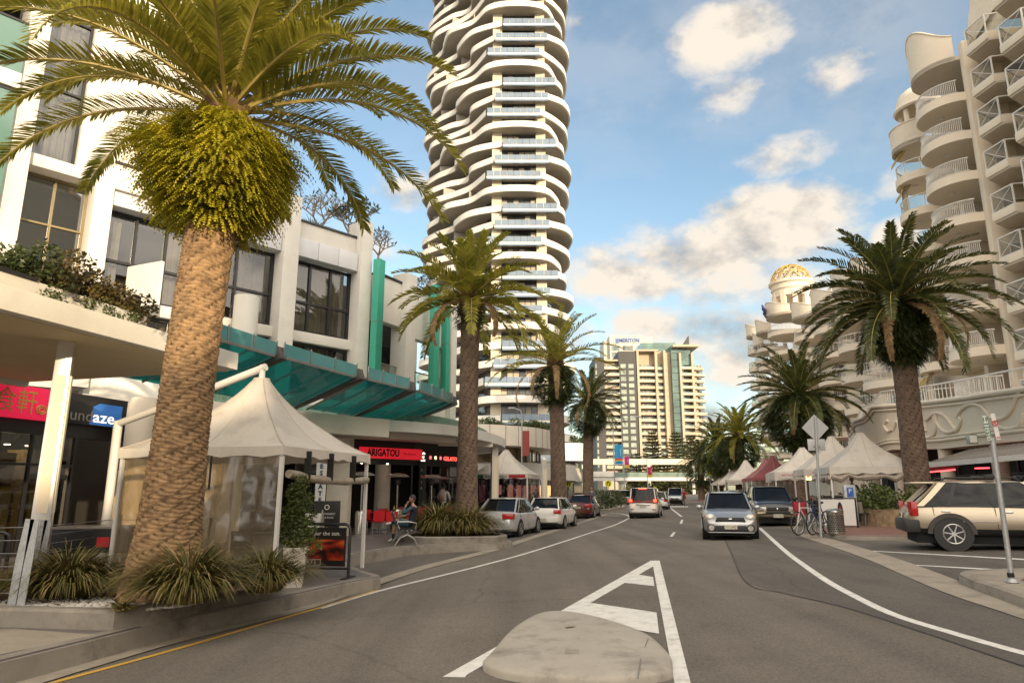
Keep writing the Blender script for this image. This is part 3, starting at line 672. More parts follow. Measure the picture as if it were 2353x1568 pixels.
for i in range(7): q.box(-4.1+i*.32,31.9+i*.55,.9,-3.9+i*.32,32.0+i*.55,1.5+.5*((i*7)%3)/2)
rbuild(q, 'poster', M('posters',(.42,.36,.30),.7,0,.8,3), smooth=False)
for p_ in ((-7.2,30.8),(-5.6,32.6),(-4.2,34.6),(-3.4,37)): rbuild(MB().box(p_[0]-.35,p_[1]-.2,3.05,p_[0]+.35,p_[1]+.2,3.08), 'ceiling_light', emit('shop_ceiling_light',(1,.82,.55),7), smooth=False)
FD = Frame(-6.6,28.6,47.7)
x0,zt = FD.px(825,1027,-.1); x1,_ = FD.px(968,1050,-.1); _,zb = FD.px(825,1051,-.1)
sg = sign('shop_sign', 'red restaurant sign reading ARIGATOU in black', FD, x0, x1, zb, zb+.46, -.09, emit('arigatou_red',(.60,.015,.025),.32), .07)
w = (x1-x0)/2
text('lettering', 'ARIGATOU', .42, M('black_letter',(.012,.01,.01),.5,0,0), sg, (-w*.27,-.075,.24), (R(90),0,0), width=1.15*w*.88, bold=.016)
text('lettering', 'fine japanese', .13, M('darkred_letter',(.34,.02,.02),.5,0,0), sg, (w*.58,-.075,.24), (R(90),0,0))
FE = Frame(-4.4,30.6,34.7)
x0,zt = FE.px(1008,1047,-.1)
sg = sign('shop_sign', 'dark gelato shop fascia with small lit red letters and stars', FE, .25, 2.9, 2.82, 3.36, -.09, BLACK, .05)
text('lettering', 'GELATO', .26, emit('red_neon',(1,.08,.06),1.6), sg, (.85,-.06,.24), (R(90),0,0))
for i in range(3): text('lettering', ['caffe','bar','dolci'][i], .15, emit('white_neon',(1,.9,.7),1.2), sg, (-1.05,-.06,.42-.15*i), (R(90),0,0))
for i,(xx,c) in enumerate(((-.55,(1,.1,.1)),(-.2,(1,.85,.5)),(.15,(1,.1,.1)))):
    q = MB()
    for k in range(3): q.bar((xx-.08*math.cos(k*PI/3),-.06,.26-.08*math.sin(k*PI/3)),(xx+.08*math.cos(k*PI/3),-.06,.26+.08*math.sin(k*PI/3)),.018)
    q.build('neon_star', emit('neon%d'%i,c,1.6), sg, smooth=False)
sg = thing('vertical_sign', 'narrow black pier with ARIA written downwards beside the gelato shop', 'sign', (-4.02,30.78,0), FD.rz)
MB().box(-.14,-.03,.9,.14,0,2.75).build('panel', BLACK, sg, smooth=False)
for i,ch in enumerate('ARIA'): text('lettering', ch, .17, M('grey_letter2',(.5,.48,.44),.5,0,0), sg, (0,-.036,2.5-.26*i), (R(90),0,0))
# ---------------------------------------------------------------- wavy white apartment tower
TW = thing('apartment_tower', 'tall white tower with stacked wavy balcony bands and a glass balustraded front', 'tower', (-4.3,122,-.5))
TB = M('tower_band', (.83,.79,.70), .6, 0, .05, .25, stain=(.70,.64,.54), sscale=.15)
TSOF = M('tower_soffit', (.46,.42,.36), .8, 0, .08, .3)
TGL = M('tower_glazing', (.10,.10,.095), .12, 0, .9, .22, spec=.6)
TBG = M('tower_balustrade', (.17,.225,.29), .12, 0, .15, .4, spec=.7)
TCOL = M('tower_column', (.66,.58,.44), .7, 0, .05, .4)
TWPH = 3.8
def tw_ring(k):
    """outline of one storey; k = 0..3 within the four-storey wave"""
    gx0, gx1 = ((-4.4,5.0),(-3.0,6.4),(-1.6,7.7),(-3.4,5.6))[k]
    base = [(gx1,109.3),(8.7,112.3),(9.9,117),(9.3,124),(6,132),(-1,138),(-9,138),(-15.5,133.5)]
    left = [(-17.2,127.2),(-15.6,123.2),(-13.0,119.9),(-10.2,116.7),(-7.4,113.2),(gx0-.25,109.6)]
    pts = []
    for j,(x,y) in enumerate(base):
        w = .0
        if j in (1,2,3,4): w = 1.15*math.cos(PI/2*k + j*.9 - 3.0)
        d = Vector((x+4.3,y-122)).normalized(); pts.append((x+d.x*w,y+d.y*w,0))
    for j,(x,y) in enumerate(left):
        w = (1.0,1.9,2.2,2.0,1.1,0)[j]*math.cos(j*1.4 + k*PI/2 + TWPH)
        d = Vector((x+4.3+3,y-122+4)).normalized(); pts.append((x+d.x*w,y+d.y*w,0))
    if k == 3:
        pts[0] = (5.6,109.0,0); pts[-1] = (-4.2,109.2,0); pts.append((.6,108.1,0))
        return [(v.x+4.3,v.y-122) for v in catmull(pts,9,True)], None
    open_ = catmull(pts,9)
    return [(v.x+4.3,v.y-122) for v in open_], ((gx0+4.3,-12.7),(gx1+4.3,-12.7))
def inset(P, d):
    n = len(P); out = []
    for i,(x,y) in enumerate(P):
        r = math.hypot(x,y); out.append((x*(1-d/r), y*(1-d/r)))
    return out
TWR = [tw_ring(k) for k in range(4)]
NF = 34
for i in range(NF):
    k = i % 4; z = 6.6+3.01*i+.5; ring, gl = TWR[k]; n = len(ring)
    m = MB(); zt = z+.86; zb = z-.26; inn = inset(ring,.3)
    rws = [[(x,y,zb) for x,y in inn],[(x,y,zb) for x,y in ring],[(x,y,zt) for x,y in ring],[(x,y,zt) for x,y in inn],[(x,y,z-.05) for x,y in inn]]
    m.rows(rws, gl is None)
    b = m.build('balcony_band', TB, TW)
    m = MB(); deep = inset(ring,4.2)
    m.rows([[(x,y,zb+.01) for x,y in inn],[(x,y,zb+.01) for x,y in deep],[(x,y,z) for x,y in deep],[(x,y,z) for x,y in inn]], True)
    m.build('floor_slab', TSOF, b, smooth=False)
    m = MB(); m.rows([[(x,y,zt) for x,y in inset(ring,.12)],[(x,y,zt+.12) for x,y in inset(ring,.12)]], gl is None); m.build('top_rail', DKFR if i % 2 else STEEL, b, smooth=False)
    if gl:
        (x0,y0),(x1,y1) = gl
        m = MB(); m.box(x0,y0-.05,z-.32,x1,y0+.5,z-.02,0)
        npn = 8
        for j in range(npn):
            a, c = lerp(x0,x1,j/npn)+.03, lerp(x0,x1,(j+1)/npn)-.03; m.box(a,y0-.09,z-.30,c,y0-.06,z-.02,1) if j % 1 == 0 and False else None
            m.box(a,y0-.08,z+.0,c,y0-.05,z+1.0,1)
        m.box(x0,y0-.10,z-.62,x1,y0+.3,z-.325,1)
        m.build('glass_balustrade', [TB,TBG], TW, smooth=False)
# recessed core: glazing with mullions and pale columns
core = [(9.6-1.6,-9.6),(11.2,-4),(10.3,2.5),(7,8.5),(1,11),(-7,9.2),(-9.5,9),(-8.2,4.5),(-4.8,.6),(-1.4,-4.2),(1.0,-9.4)]
core = [(v.x,v.y) for v in catmull([(x,y,0) for x,y in core],5,True)]
MB().prism(core,0,110).build('core_glazing', TGL, TW, smooth=False)
for (a,b) in ((.8,2.5),(8.5,10.2)):
    MB().box(a,-11.6,0,b,-9.0,109).build('column', TCOL, TW, smooth=False)
MB().box(2.5,-11.0,0,8.5,-10.4,109).build('front_glazing', TGL, TW, smooth=False)
BLN = M('window_blind', (.52,.46,.36), .8, 0, .1, .5)
rnd = random.Random(3)
for i in range(NF):
    z = 6.6+3.01*i+.5
    m = MB()
    for j in range(7): m.box(2.5+j-.04,-11.12,z,2.5+j+.04,-11.0,z+2.65)
    m.box(2.5,-11.1,z+2.3,8.5,-11.0,z+2.36)
    w = m.build('window', DKFR, TW, smooth=False)
    q = MB(); any_ = False
    for j in range(6):
        if rnd.random() < .45: q.box(2.55+j,-11.06,z+(.1 if rnd.random()<.5 else 1.2),3.45+j,-11.02,z+2.3); any_ = True
    if any_: q.build('blind', BLN, w, smooth=False)
for i in range(0,NF,1):
    z = 6.6+3.01*i+.5
    if i % 3 == 2: continue
    a = rnd.uniform(-.2,.3)
    for t in (.55,.68,.8):
        r_, g_ = TWR[i%4]; x,y = r_[int(len(r_)*(t+.04*a))]; MB().obox((x*.82,y*.82,z+1.25),(2.2,.12,2.5),Matrix.Rotation(math.atan2(y,x),3,'Z')).build('dividing_wall', TSOF, TW, smooth=False)
# ---------------------------------------------------------------- far apartment block with balconies
AB = thing('apartment_block', 'cream and charcoal apartment block with rows of balconies at the street end', 'building', (60,310,-1), 0)
ABC = M('block_cream', (.46,.38,.27), .7, 0, .06, .2); ABD = M('block_charcoal', (.045,.043,.042), .6, 0, .1, .2)
ABG = M('block_glass', (.10,.17,.15), .12, 0, .6, .12, spec=.7); ABW = M('block_window', (.16,.19,.17), .12, 0, .8, .35, spec=.6)
ABR = M('block_balustrade', (.38,.42,.36), .2, 0, .2, .3)
def abx(px): return A(px,900,310)[0]-60
def abz(py): return A(1490,py,310)[2]+1
X = {p:abx(p) for p in (1366,1388,1422,1458,1465,1522,1528,1546,1566,1570,1592,1606,1616)}
def vol(name, mat, x0,x1,y0,y1,z1): return MB().box(x0,y0,0,x1,y1,z1).build(name, mat, AB, smooth=False)
vol('charcoal_wall', ABD, abx(1366), abx(1388), -2, 20, abz(822)); vol('bay_wall', ABC, abx(1388), abx(1422), 1.5, 20, abz(826))
vol('charcoal_wall', ABD, abx(1422), abx(1462), -1.5, 20, abz(808)); vol('bay_wall', ABC, abx(1462), abx(1545), 2, 20, abz(806))
vol('glazed_stair', ABG, abx(1545), abx(1572), -.5, 18, abz(795)); vol('bay_wall', ABC, abx(1572), abx(1604), 1.5, 20, abz(838))
vol('bay_wall', ABC, abx(1604), abx(1628) if False else abx(1612), 4, 22, abz(838)); vol('penthouse', ABG, abx(1480), abx(1560), 3, 17, abz(784))
m = MB(); m.box(abx(1546),-4,abz(800),abx(1606),16,abz(795)); m.box(abx(1462),-2,abz(808),abx(1514),16,abz(804)); m.box(abx(1386),-1,abz(830),abx(1424),16,abz(826)); m.build('roof_slab', ABC, AB, smooth=False)
MB().prism([(abx(1570),2),(abx(1592),2),(abx(1592),4),(abx(1570),4)],abz(800),lambda x,y: abz(800)+(x-abx(1570))*1.5).build('roof_fin', ABD, AB, smooth=False)
MB().box(abx(1560),-.2,abz(838),abx(1590),.5,abz(802)).build('penthouse_glass', ABG, AB, smooth=False)
nfl = 16; zA = abz(848); zB = abz(1075)
for i in range(nfl):
    z = lerp(zA,zB,i/(nfl-1)); fh = (zA-zB)/(nfl-1)
    for (a,b,yy) in ((1381,1423,-1.5),(1465,1508,-1.2),(1510,1534,-.4),(1562,1592,-1.8),(1594,1603,-.6),(1600,1620,.4)):
        jit = 2*((i*7+a) % 3 == 0) if a in (1381,1600) else 0
        x0, x1 = abx(a+jit), abx(b+ (0 if a != 1600 else 3*(i % 2)))
        s_ = MB().box(x0,yy,z-.25,x1,4,z+.1).build('balcony', ABC, AB, smooth=False)
        m = MB().box(x0,yy-.02,z+.1,x1,yy+.05,z+1.05); m.build('balustrade', ABR if (i+a)%4 else ABC, s_, smooth=False)
        m = MB(); nn = max(2,int((x1-x0)/1.9)); rr = random.Random(i*31+a)
        for j in range(nn):
            xa = lerp(x0,x1,(j+rr.uniform(.0,.3))/nn); m.box(xa,1.34 if a != 1600 else 3.86,z+.1,xa+rr.uniform(.25,.9),1.40 if a != 1600 else 3.9,z+fh-.5)
        g_ = MB().box(x0+.3,1.42 if a != 1600 else 3.92,z+.1,x1-.3,1.52 if a != 1600 else 4.1,z+fh-.5).build('glazing', ABW, s_, smooth=False)
        m.build('mullion', ABC, s_, smooth=False)
    for (a,b,yy) in ((1426,1438,-1.62),(1444,1456,-1.62),(1367.5,1371,-2.1)): MB().box(abx(a),yy,z+.3,abx(b),yy+.15,z+2.2).build('window', M('block_pale_glass',(.30,.34,.28),.15,0,.4,.3,spec=.6), AB, smooth=False)  # paler glass tone for the windows in the charcoal walls
for px in (1528,1564,1592,1466,1508):
    MB().box(abx(px)-.5,-1.9,3,abx(px)+.5,1.6,abz(812 if px > 1540 else 806)).build('pier', ABC, AB, smooth=False)
for i in range(20):
    z = lerp(abz(812),6,i/19); MB().box(abx(1546),-.62,z,abx(1571),-.49,z+.25).build('transom', ABD, AB, smooth=False)
# ---------------------------------------------------------------- pale tower behind, with blue lettering
q0 = A(1404,900,430)[0]; q1 = A(1484,900,430)[0]; zt = A(1440,770,430)[2]
MT = thing('office_tower', 'pale grey gridded tower with blue MERITON lettering rising behind the apartment block', 'tower', ((q0+q1)/2,430,-1))
MG = M('meriton_panel', (.52,.49,.42), .5, 0, .06, .2)
hw = (q1-q0)/2; MB().box(-hw,0,0,hw,26,zt+1).build('wall', MG, MT, smooth=False)
MB().box(hw-.3,1.5,0,hw+6,24,zt+.4).build('wall', MG, MT, smooth=False)
MB().box(-hw-3.5,3,0,-hw+.2,24,zt-1.5).build('wall', MG, MT, smooth=False)
for i in range(7):
    z = zt-9.0-i*4.2
    for (a,b) in ((-.9,-.45),(-.25,.35),(.6,.98)):
        MB().box(hw*a,-.2,z,hw*b,.1,z+3).build('window', ABW, MT, smooth=False)
m = MB()
for i in range(24): m.box(-hw,-.06,zt+.2-i*1.5,hw,-.02,zt+.28-i*1.5)
for i in range(19): m.box(lerp(-hw,hw,i/18)-.05,-.05,0,lerp(-hw,hw,i/18)+.05,-.015,zt+1)
m.build('panel_grid', M('meriton_joint',(.36,.35,.32),.6,0,0), MT, smooth=False)
BLUE = M('blue_letter', (.03,.10,.32), .4, 0, .05)
text('lettering', 'MERITON', 3.4, BLUE, MT, (1.6,-.3,zt-2.4), (R(90),0,0), width=13, extrude=.15, bold=.08)
MB().box(-7.2,-.4,zt-4,-5.3,-.2,zt-1.2).build('emblem', BLUE, MT, smooth=False)
# ---------------------------------------------------------------- monorail beam and pedestrian bridge across the street
bz = gz(40,185)
BR = thing('footbridge', 'long white footbridge with glass balustrade crossing the far end of the street', 'bridge', (38,185,bz))
MB().box(-17,-1.8,4.2-bz,15,1.8,5.15-bz).build('deck', WHITE, BR, bevel=.03)
MB().box(-12,-1.9,5.15-bz,15,-1.86,6.4-bz).box(-12,1.86,5.15-bz,15,1.9,6.4-bz).build('glass_balustrade', M('bridge_glass',(.20,.26,.22),.15,0,.3,.5,spec=.6), BR, smooth=False)
MB().lathe([(.75,0),(.75,3.0),(1.4,3.6),(2.6,3.9),(2.6,4.2-bz)],24,(-8.6,0,0)).build('pier', WHITE, BR)
MB().box(-17,-2.2,5.2-bz,-11,2.2,6.6-bz).build('planter', WHITE, BR, bevel=.05)
ML = thing('monorail_beam', 'cream monorail beam on posts running above the footbridge', 'monorail', (36,200,bz))
MB().box(-22,-.5,9.0-bz,20,.5,10.6-bz).build('beam', M('monorail_cream',(.70,.62,.46),.6,0,.06,.3), ML, bevel=.05)
for x in (-9.5,3.4,16): MB().box(x-.4,-.5,0,x+.4,.5,9-bz).build('post', STEEL, ML)
# ---------------------------------------------------------------- cream banded retail building in the middle distance
RT = thing('retail_building', 'curved two storey building with cream banded facade and roof garden beyond the second palm', 'building', (-2,60,-.5))
def rt(mb, name, mat, par=RT, **k): return mb.build(name, mat, par, world=True, **k)
def cur(pts, k=6): return [(v.x,v.y) for v in catmull([(x,y,0) for x,y in pts],k)]
f1 = cur([(-12,50),(-5,53),(-.5,55),(2.0,57.2),(3.4,60.5),(4.2,65),(4.5,70)])
f2 = cur([(-12,52),(-4,55.5),(1,58.5),(3.4,62),(5.4,64.5),(6.2,67.5),(6.6,72),(9.6,82)])
rt(MB().prism(f1+[(-12,70)],5.15,6.75), 'upper_band', CREAM)
m = MB()
for i in range(2,len(f1),2): x,y = f1[i]; m.box(x-.02,y-.03,5.17,x+.02,y+.06,6.73)
rt(m,'panel_joint',GROOVE, smooth=False)
rt(MB().prism([(x-1.6,y+1.2) for x,y in f1]+[(-12,72)],3.9,5.15), 'upper_glazing', M('gold_glazing',(.22,.15,.06),.12,0,.8,.5,spec=.7), smooth=False)
m = MB()
for i in range(0,len(f1),3): x,y = f1[i]; m.bar((x-1.6,y+1.15,3.9),(x-1.6,y+1.15,5.15),.1)
rt(m,'mullion',DKFR, smooth=False)
rt(MB().prism(f2+[(-12,84)],2.55,3.95), 'lower_band', WHITE)
rt(MB().prism([(x-2.2,y+1.6) for x,y in f2]+[(-12,86)],-.6,2.55), 'shop_glazing', M('shop_dark',(.05,.04,.03),.15,0,.9,.4,spec=.5), smooth=False)
m = MB()
for i in range(0,len(f2),2): x,y = f2[i]; m.bar((x-2.2,y+1.5,-.5),(x-2.2,y+1.5,2.5),.12)
rt(m,'mullion',STEEL, smooth=False)
f3 = cur([(5.2,70),(7.4,71),(8.3,74),(8.4,80)])
rt(MB().prism(f3+[(0,80)],4.6,6.4), 'upper_band', M('pale_blue_panel',(.60,.63,.66),.4,0,.06,.5))
rt(MB().prism([(x-1.2,y+.5) for x,y in f3]+[(0,82)],3.95,4.6), 'upper_glazing', TGL, smooth=False)
rt(MB().prism([(x-.8,y) for x,y in f1]+[(-12,71)],6.75,6.82), 'roof', CONC, smooth=False)
rr = random.Random(8)
m = MB()
for i in range(9): m.box(-6+rr.random()*10,60+rr.random()*10,-.3,-5.7+rr.random()*10,64+rr.random()*10,2) if False else None
for i in range(14):
    x,y = f2[min(len(f2)-1,i*2)]; m.box(x-2.4,y+1.35,.5+rr.random()*.8,x-1.9,y+1.45,2.1)
rt(m,'shop_display', emit('shop_glow',(.9,.55,.25),.55), smooth=False)
text('lettering','K',.6,emit('white_letter',(.95,.85,.65),.8),None,(0,0,0),(0,0,0)) if False else None
# buildings beyond the retail block, seen in slivers between the palms
for (px0,px1,py,Y,lab) in ((1290,1336,1045,150,'cream low apartment building glimpsed between the third and fourth palms'),(1255,1300,1000,200,'pale balconied building glimpsed behind the third palm trunk')):
    a = A(px0,py,Y); b = A(px1,py,Y); t = thing('distant_building', lab, 'building', ((a[0]+b[0])/2,Y,-1)); w = (b[0]-a[0])/2; h = a[2]+1
    MB().box(-w,0,0,w,12,h).build('wall', ABC, t, smooth=False); n = max(2,int(h/3))
    for i in range(n):
        MB().box(-w-.3,-.9,h*i/n+2.2,w+.3,.2,h*i/n+2.6).build('balcony', ABC, t, smooth=False)
        MB().box(-w*.9,-.1,h*i/n+.4,w*.9,.05,h*i/n+2.1).build('window', ABW, t, smooth=False)
# ---------------------------------------------------------------- white hotel on the right: stacks of rounded and square balconies
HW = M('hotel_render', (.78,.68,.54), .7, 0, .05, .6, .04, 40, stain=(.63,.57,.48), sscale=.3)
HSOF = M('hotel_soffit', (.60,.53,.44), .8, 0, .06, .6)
HRAIL = M('white_rail', (.74,.71,.66), .45, 0, .05)
HGL = M('hotel_glass_door', (.035,.036,.036), .1, 0, .6, .7, spec=.6)
HBG = glass('hotel_balcony_glass', (.80,.78,.70), .03, .08, .12)
AWN = M('yellow_striped_awning', (.42,.30,.09), .8, 0, .1)
def arc(cx, cy, r, a0, a1, n=20, sy=1): return [(cx+r*math.cos(lerp(a0,a1,i/n)), cy+sy*r*math.sin(lerp(a0,a1,i/n))) for i in range(n+1)]
# local frame of the frontage: x towards the camera along the street, y out over the street
def hframe(X, Y, z=0): return (X,Y,z)
HBEAR = 14
def rnd_bay(par, x, y, r, zs, fh, a0=R(15), a1=R(170), glassy=.35, rail='bars', awn=False, parapet=1.5, lamp=True, light=False):
    """rounded balconies of one stack; x,y = centre in the parent's frame"""
    for i,z in enumerate(zs):
        P = arc(x,y,r,a0,a1,18); Pi = arc(x,y,r-.14,a0,a1,18)
        b = MB().prism(P+[(P[-1][0],y-2),(P[0][0],y-2)],z-.62,z).build('balcony', HW, par)
        if lamp: MB().cyl((x,y+r*.35,z-.70),(x,y+r*.35,z-.622),.17,n=12).build('ceiling_lamp', HRAIL, b)
        if rail == 'bars':
            m = MB(); m.tube([(p[0],p[1],z+1.02) for p in Pi],.045,6); m.tube([(p[0],p[1],z+.10) for p in Pi],.03,5)
            k0 = int(len(Pi)*glassy)
            for j in range(len(Pi)):
                for tt in (0,.33,.66):
                    if j+tt >= len(Pi)-1: continue
                    if light and tt != 0: continue
                    a_ = Vector((*Pi[j],0)).lerp(Vector((*Pi[min(j+1,len(Pi)-1)],0)),tt)
                    o_ = Vector((a_.x-x,a_.y-y,0)).normalized()*.06
                    m.tube([(a_.x,a_.y,z+.1),(a_.x+o_.x,a_.y+o_.y,z+.35),(a_.x-o_.x*.6,a_.y-o_.y*.6,z+.75),(a_.x,a_.y,z+1.02)],.022,4,cap=False)
            m.build('railing', HRAIL, b)
        else:
            m = MB(); m.rows([[(p[0],p[1],z+.05) for p in Pi],[(p[0],p[1],z+1.0) for p in Pi]]); m.build('glass', HBG, b)
            m = MB(); m.tube([(p[0],p[1],z+1.02) for p in Pi],.045,6)
            for j in range(0,len(Pi),4): m.tube([(Pi[j][0],Pi[j][1],z),(Pi[j][0],Pi[j][1],z+1.02)],.035,5)
            m.build('railing', HRAIL, b)
        if awn:
            m = MB(); q = []
            for t in range(7):
                a = t/6*PI/2; q.append([(x-r*.2+dx, y+r*.55+.9*math.sin(a)*.9, z+2.3-.9*(1-math.cos(a))) for dx in (0,1.6)])
            m.rows(q); m.build('awning', AWN, b)
        if i < len(zs):
            m = MB().box(x-r*.75,y-1.98,z+.02,x-.1,y-1.9,z+2.25).box(x+.15,y-1.98,z+.02,x+r*.7,y-1.9,z+2.25)
            w = m.build('door_glazing', HGL, b, smooth=False)
            m = MB()
            for xx in (x-r*.75,x-r*.42,x-.1,x+.15,x+r*.42,x+r*.7): m.box(xx-.04,y-1.89,z+.02,xx+.04,y-1.86,z+2.25)
            m.box(x-r*.75,y-1.89,z+2.2,x+r*.7,y-1.86,z+2.28); m.build('door_frame', HRAIL, b, smooth=False)
def crown(par, x, y, r, z, h, a0=R(10), a1=R(172), scal=True):
    """scalloped parapet over a stack"""
    n = 24; P = arc(x,y,r,a0,a1,n); rows = [[],[],[],[]]
    Pi = arc(x,y,r-.25,a0,a1,n)
    for j in range(n+1):
        t = j/n; zz = z+h*(.72+.28*math.cos((t-.55)*2*PI*1.1)) if scal else z+h
        rows[0].append((*P[j],z-.62)); rows[1].append((*P[j],zz)); rows[2].append((*Pi[j],zz)); rows[3].append((*Pi[j],z-.1))
    m = MB().rows(rows); c = m.build('parapet', HW, par)
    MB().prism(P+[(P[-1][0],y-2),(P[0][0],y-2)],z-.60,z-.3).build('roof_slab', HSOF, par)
    m = MB(); m.tube([(p[0],p[1],p[2]) for p in rows[1]],.07,6); m.build('coping', HW, c)
def sq_bay(par, x, y, w, d, zs, xb=True):
    for z in zs:
        poly = [(x-w/2,y-2),(x-w/2,y+d*.75),(x+w*.1,y+d),(x+w/2,y+d*.55),(x+w/2,y-2)]
        b = MB().prism(poly,z-.5,z).build('balcony', HW, par, bevel=.02)
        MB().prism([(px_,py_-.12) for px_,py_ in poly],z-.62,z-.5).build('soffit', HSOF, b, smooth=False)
        edge = poly[1:4]+[]
        edge = [(poly[0][0]+.06,y-1)]+[(poly[1][0]+.08,poly[1][1]-.06),(poly[2][0],poly[2][1]-.1),(poly[3][0]-.08,poly[3][1]-.08),(poly[3][0]-.06,y-1)]
        g = MB(); f = MB()
        for i in range(4):
            a, c = edge[i], edge[i+1]
            g.add([(*a,z+.05),(*c,z+.05),(*c,z+1.3),(*a,z+1.3)],[(0,1,2,3)])
            f.bar((*a,z+1.32),(*c,z+1.32),.07); f.bar((*a,z+.06),(*c,z+.06),.05); f.bar((*a,z),(*a,z+1.32),.08)
            if xb and i in (1,2):
                f.bar((*a,z+.08),(*c,z+1.3),.03); f.bar((*a,z+1.3),(*c,z+.08),.03)
                mid = ((a[0]+c[0])/2,(a[1]+c[1])/2); f.cyl((mid[0],mid[1]-.01,z+.6),(mid[0],mid[1]+.03,z+.78),.16,n=8) if False else None
        g.build('glass', HBG, b, smooth=False); f.build('railing', HRAIL, b, smooth=False)
        m = MB().box(x-w*.42,y-1.98,z,x+w*.3,y-1.9,z+2.3); m.build('balcony_door', HGL, b, smooth=False)
        MB().box(x-w/2-.15,y-1.9,z-1.2,x-w/2+.15,y+d*.35,z-.62).build('bracket', HW, b, smooth=False)
# near block. parent axes: +x along street towards the camera, +y over the street
def hroot(name, label, X, Y): return thing(name, label, 'hotel', (X,Y,gz(X,Y)), R(90-HBEAR))
H1 = hroot('hotel_building', 'near white hotel with stacked rounded and square balconies at the right edge', 31.5, 47)
def hl(X, Y):
    d = (X+1.4-31.5, Y-47); a = R(90-HBEAR); c_, s_ = math.cos(a), math.sin(a)
    return (d[0]*c_+d[1]*s_, -d[0]*s_+d[1]*c_)
hz0 = H1.location.z
def zl(Y, px, py): return A(px,py,Y)[2]-hz0
ZF = [zl(44,2190,py) for py in (905,800,700,600,505,412,322,237)]
x,y = hl(30.2,44.9); rnd_bay(H1,x,y-.4,2.35,ZF,3.1); crown(H1,x,y-.4,2.35,ZF[-1]+3.1,3.0)
x2,y2 = hl(31.0,50.2); ZF2 = [z+.1 for z in ZF]
rnd_bay(H1,x2,y2-.3,2.0,ZF2[:-1],3.1,R(5),R(175),rail='glass',awn=True); crown(H1,x2,y2-.3,2.0,ZF2[-1],1.3,scal=False)
for z in ZF2[:-2]: MB().cyl((x2+.4,y2+1.1,z),(x2+.4,y2+1.1,z+2.5),.22,n=14).build('balcony_column', HW, H1)
# little domed belvedere on the far corner
zc = ZF2[-1]+1.2
for k in range(6):
    a = k/6*2*PI; MB().cyl((x2+1.35*math.cos(a),y2-.6+1.35*math.sin(a),zc-.6),(x2+1.35*math.cos(a),y2-.6+1.35*math.sin(a),zc+1.6),.2,n=12).build('belvedere_column', HW, H1)
MB().lathe([(1.75,1.6),(1.85,1.75),(1.75,1.95),(1.65,2.1),(1.6,2.5),(1.35,3.1),(.9,3.5),(.01,3.7)],28,(x2,y2-.6,zc)).build('belvedere_dome', HW, H1)
x3,y3 = hl(31.3,40.2); ZB = [z-.9 for z in ZF]+[ZF[-1]+2.2]
sq_bay(H1,x3,y3-.3,2.8,2.4,ZB)
x4,y4 = hl(30.3,36.2); sq_bay(H1,x4,y4-.4,2.8,2.4,[z-.5 for z in ZF]+[ZF[-1]+2.6])
x5,y5 = hl(29.3,32.2); sq_bay(H1,x5,y5-.4,2.8,2.4,[z-.5 for z in ZF])
# walls behind, piers between the stacks
m = MB(); m.box(x2+2.2,y2-14,4.5,x2-1.5,y2-2.1,ZF[-1]+1.2); m.box(x+2.75,y-14,4.5,x-2.7,y-2.38,ZF[-1]+3.6); m.box(x3+2.2,y3-14,4.5,x5-3,y3-2.3,ZF[-1]+6.2); m.build('wall', HW, H1, smooth=False)
for xx,yy in ((x-2.55,y-.6),(x3-1.75,y3-.7),(x4-1.8,y4-.7),(x+2.5,y-1.2)):
    MB().box(xx-.32,yy-2,4.5,xx+.32,yy+.2,ZF[-1]+3.6).build('pier', HW, H1, bevel=.03)
m = MB(); n = 30
rows = [[],[],[],[]]
for j in range(n+1):
    t = j/n; X_ = lerp(x+2.4-5.2,x3-2.5,t); zz = ZF[-1]+5.0+1.3*math.sin(t*2*PI*1.25-.6)+1.6*t
    yy = y+.2 if False else lerp(y-.9,y3+.2,t)
    rows[0].append((X_,yy,ZF[-1]+3.0+1.8*t)); rows[1].append((X_,yy,zz)); rows[2].append((X_,yy-.3,zz)); rows[3].append((X_,yy-.3,ZF[-1]+3.0))
m.rows(rows).build('parapet', HW, H1)
# ------ podium wall with raised scrolls, cornice and shops
PD = thing('podium_wall', 'curved cream podium wall with raised scroll ornaments above the right hand shops', 'wall', (22,38,gz(22,38)))
pz = PD.location.z
pc = [(27.5,56),(25.0,50),(23.4,46.5),(23.1,44),(22.6,41.5),(22.9,39.5),(22.6,37),(21.8,33),(21.2,29),(20.9,25),(21,18)]
pv = [(v.x,v.y) for v in catmull([(a,b,0) for a,b in pc],8)]
def top_z(Y): return interp(Y,[18,27,33,38,41.5,43.2,45,56],[5.6,5.75,6.1,6.5,6.75,6.9,6.35,6.3])
def bot_z(Y): return interp(Y,[18,27,36,41,44,56],[3.55,3.6,3.75,4.0,3.9,3.9])
def pd(mb,name,mat,par=PD,**k): return mb.build(name,mat,par,world=True,**k)
m = MB(); m.rows([[(a,b,bot_z(b)) for a,b in pv],[(a,b,top_z(b)) for a,b in pv],[(a+1.0,b+.3,top_z(b)) for a,b in pv],[(a+1.,b+.3,bot_z(b)) for a,b in pv],[(a,b,bot_z(b)) for a,b in pv]]); pd(m,'wall_face',HW)
for dz,dy,r in ((-.12,-.10,.12),(-.36,-.05,.07)):
    pd(MB().tube([(a-.06+dy*.3,b-.03,top_z(b)+dz) for a,b in pv],r,8),'cornice',HW)
for dz,r in ((.42,.09),(.58,.05)):
    pd(MB().tube([(a-.05,b-.03,bot_z(b)+dz) for a,b in pv],r,8),'string_course',HW)
def on_wall(Y, z):
    for i in range(len(pv)-1):
        if pv[i][1] >= Y >= pv[i+1][1]:
            t = (pv[i][1]-Y)/(pv[i][1]-pv[i+1][1]); return (lerp(pv[i][0],pv[i+1][0],t)-.06, Y-.02, z)
    return (pv[-1][0]-.06,Y,z)
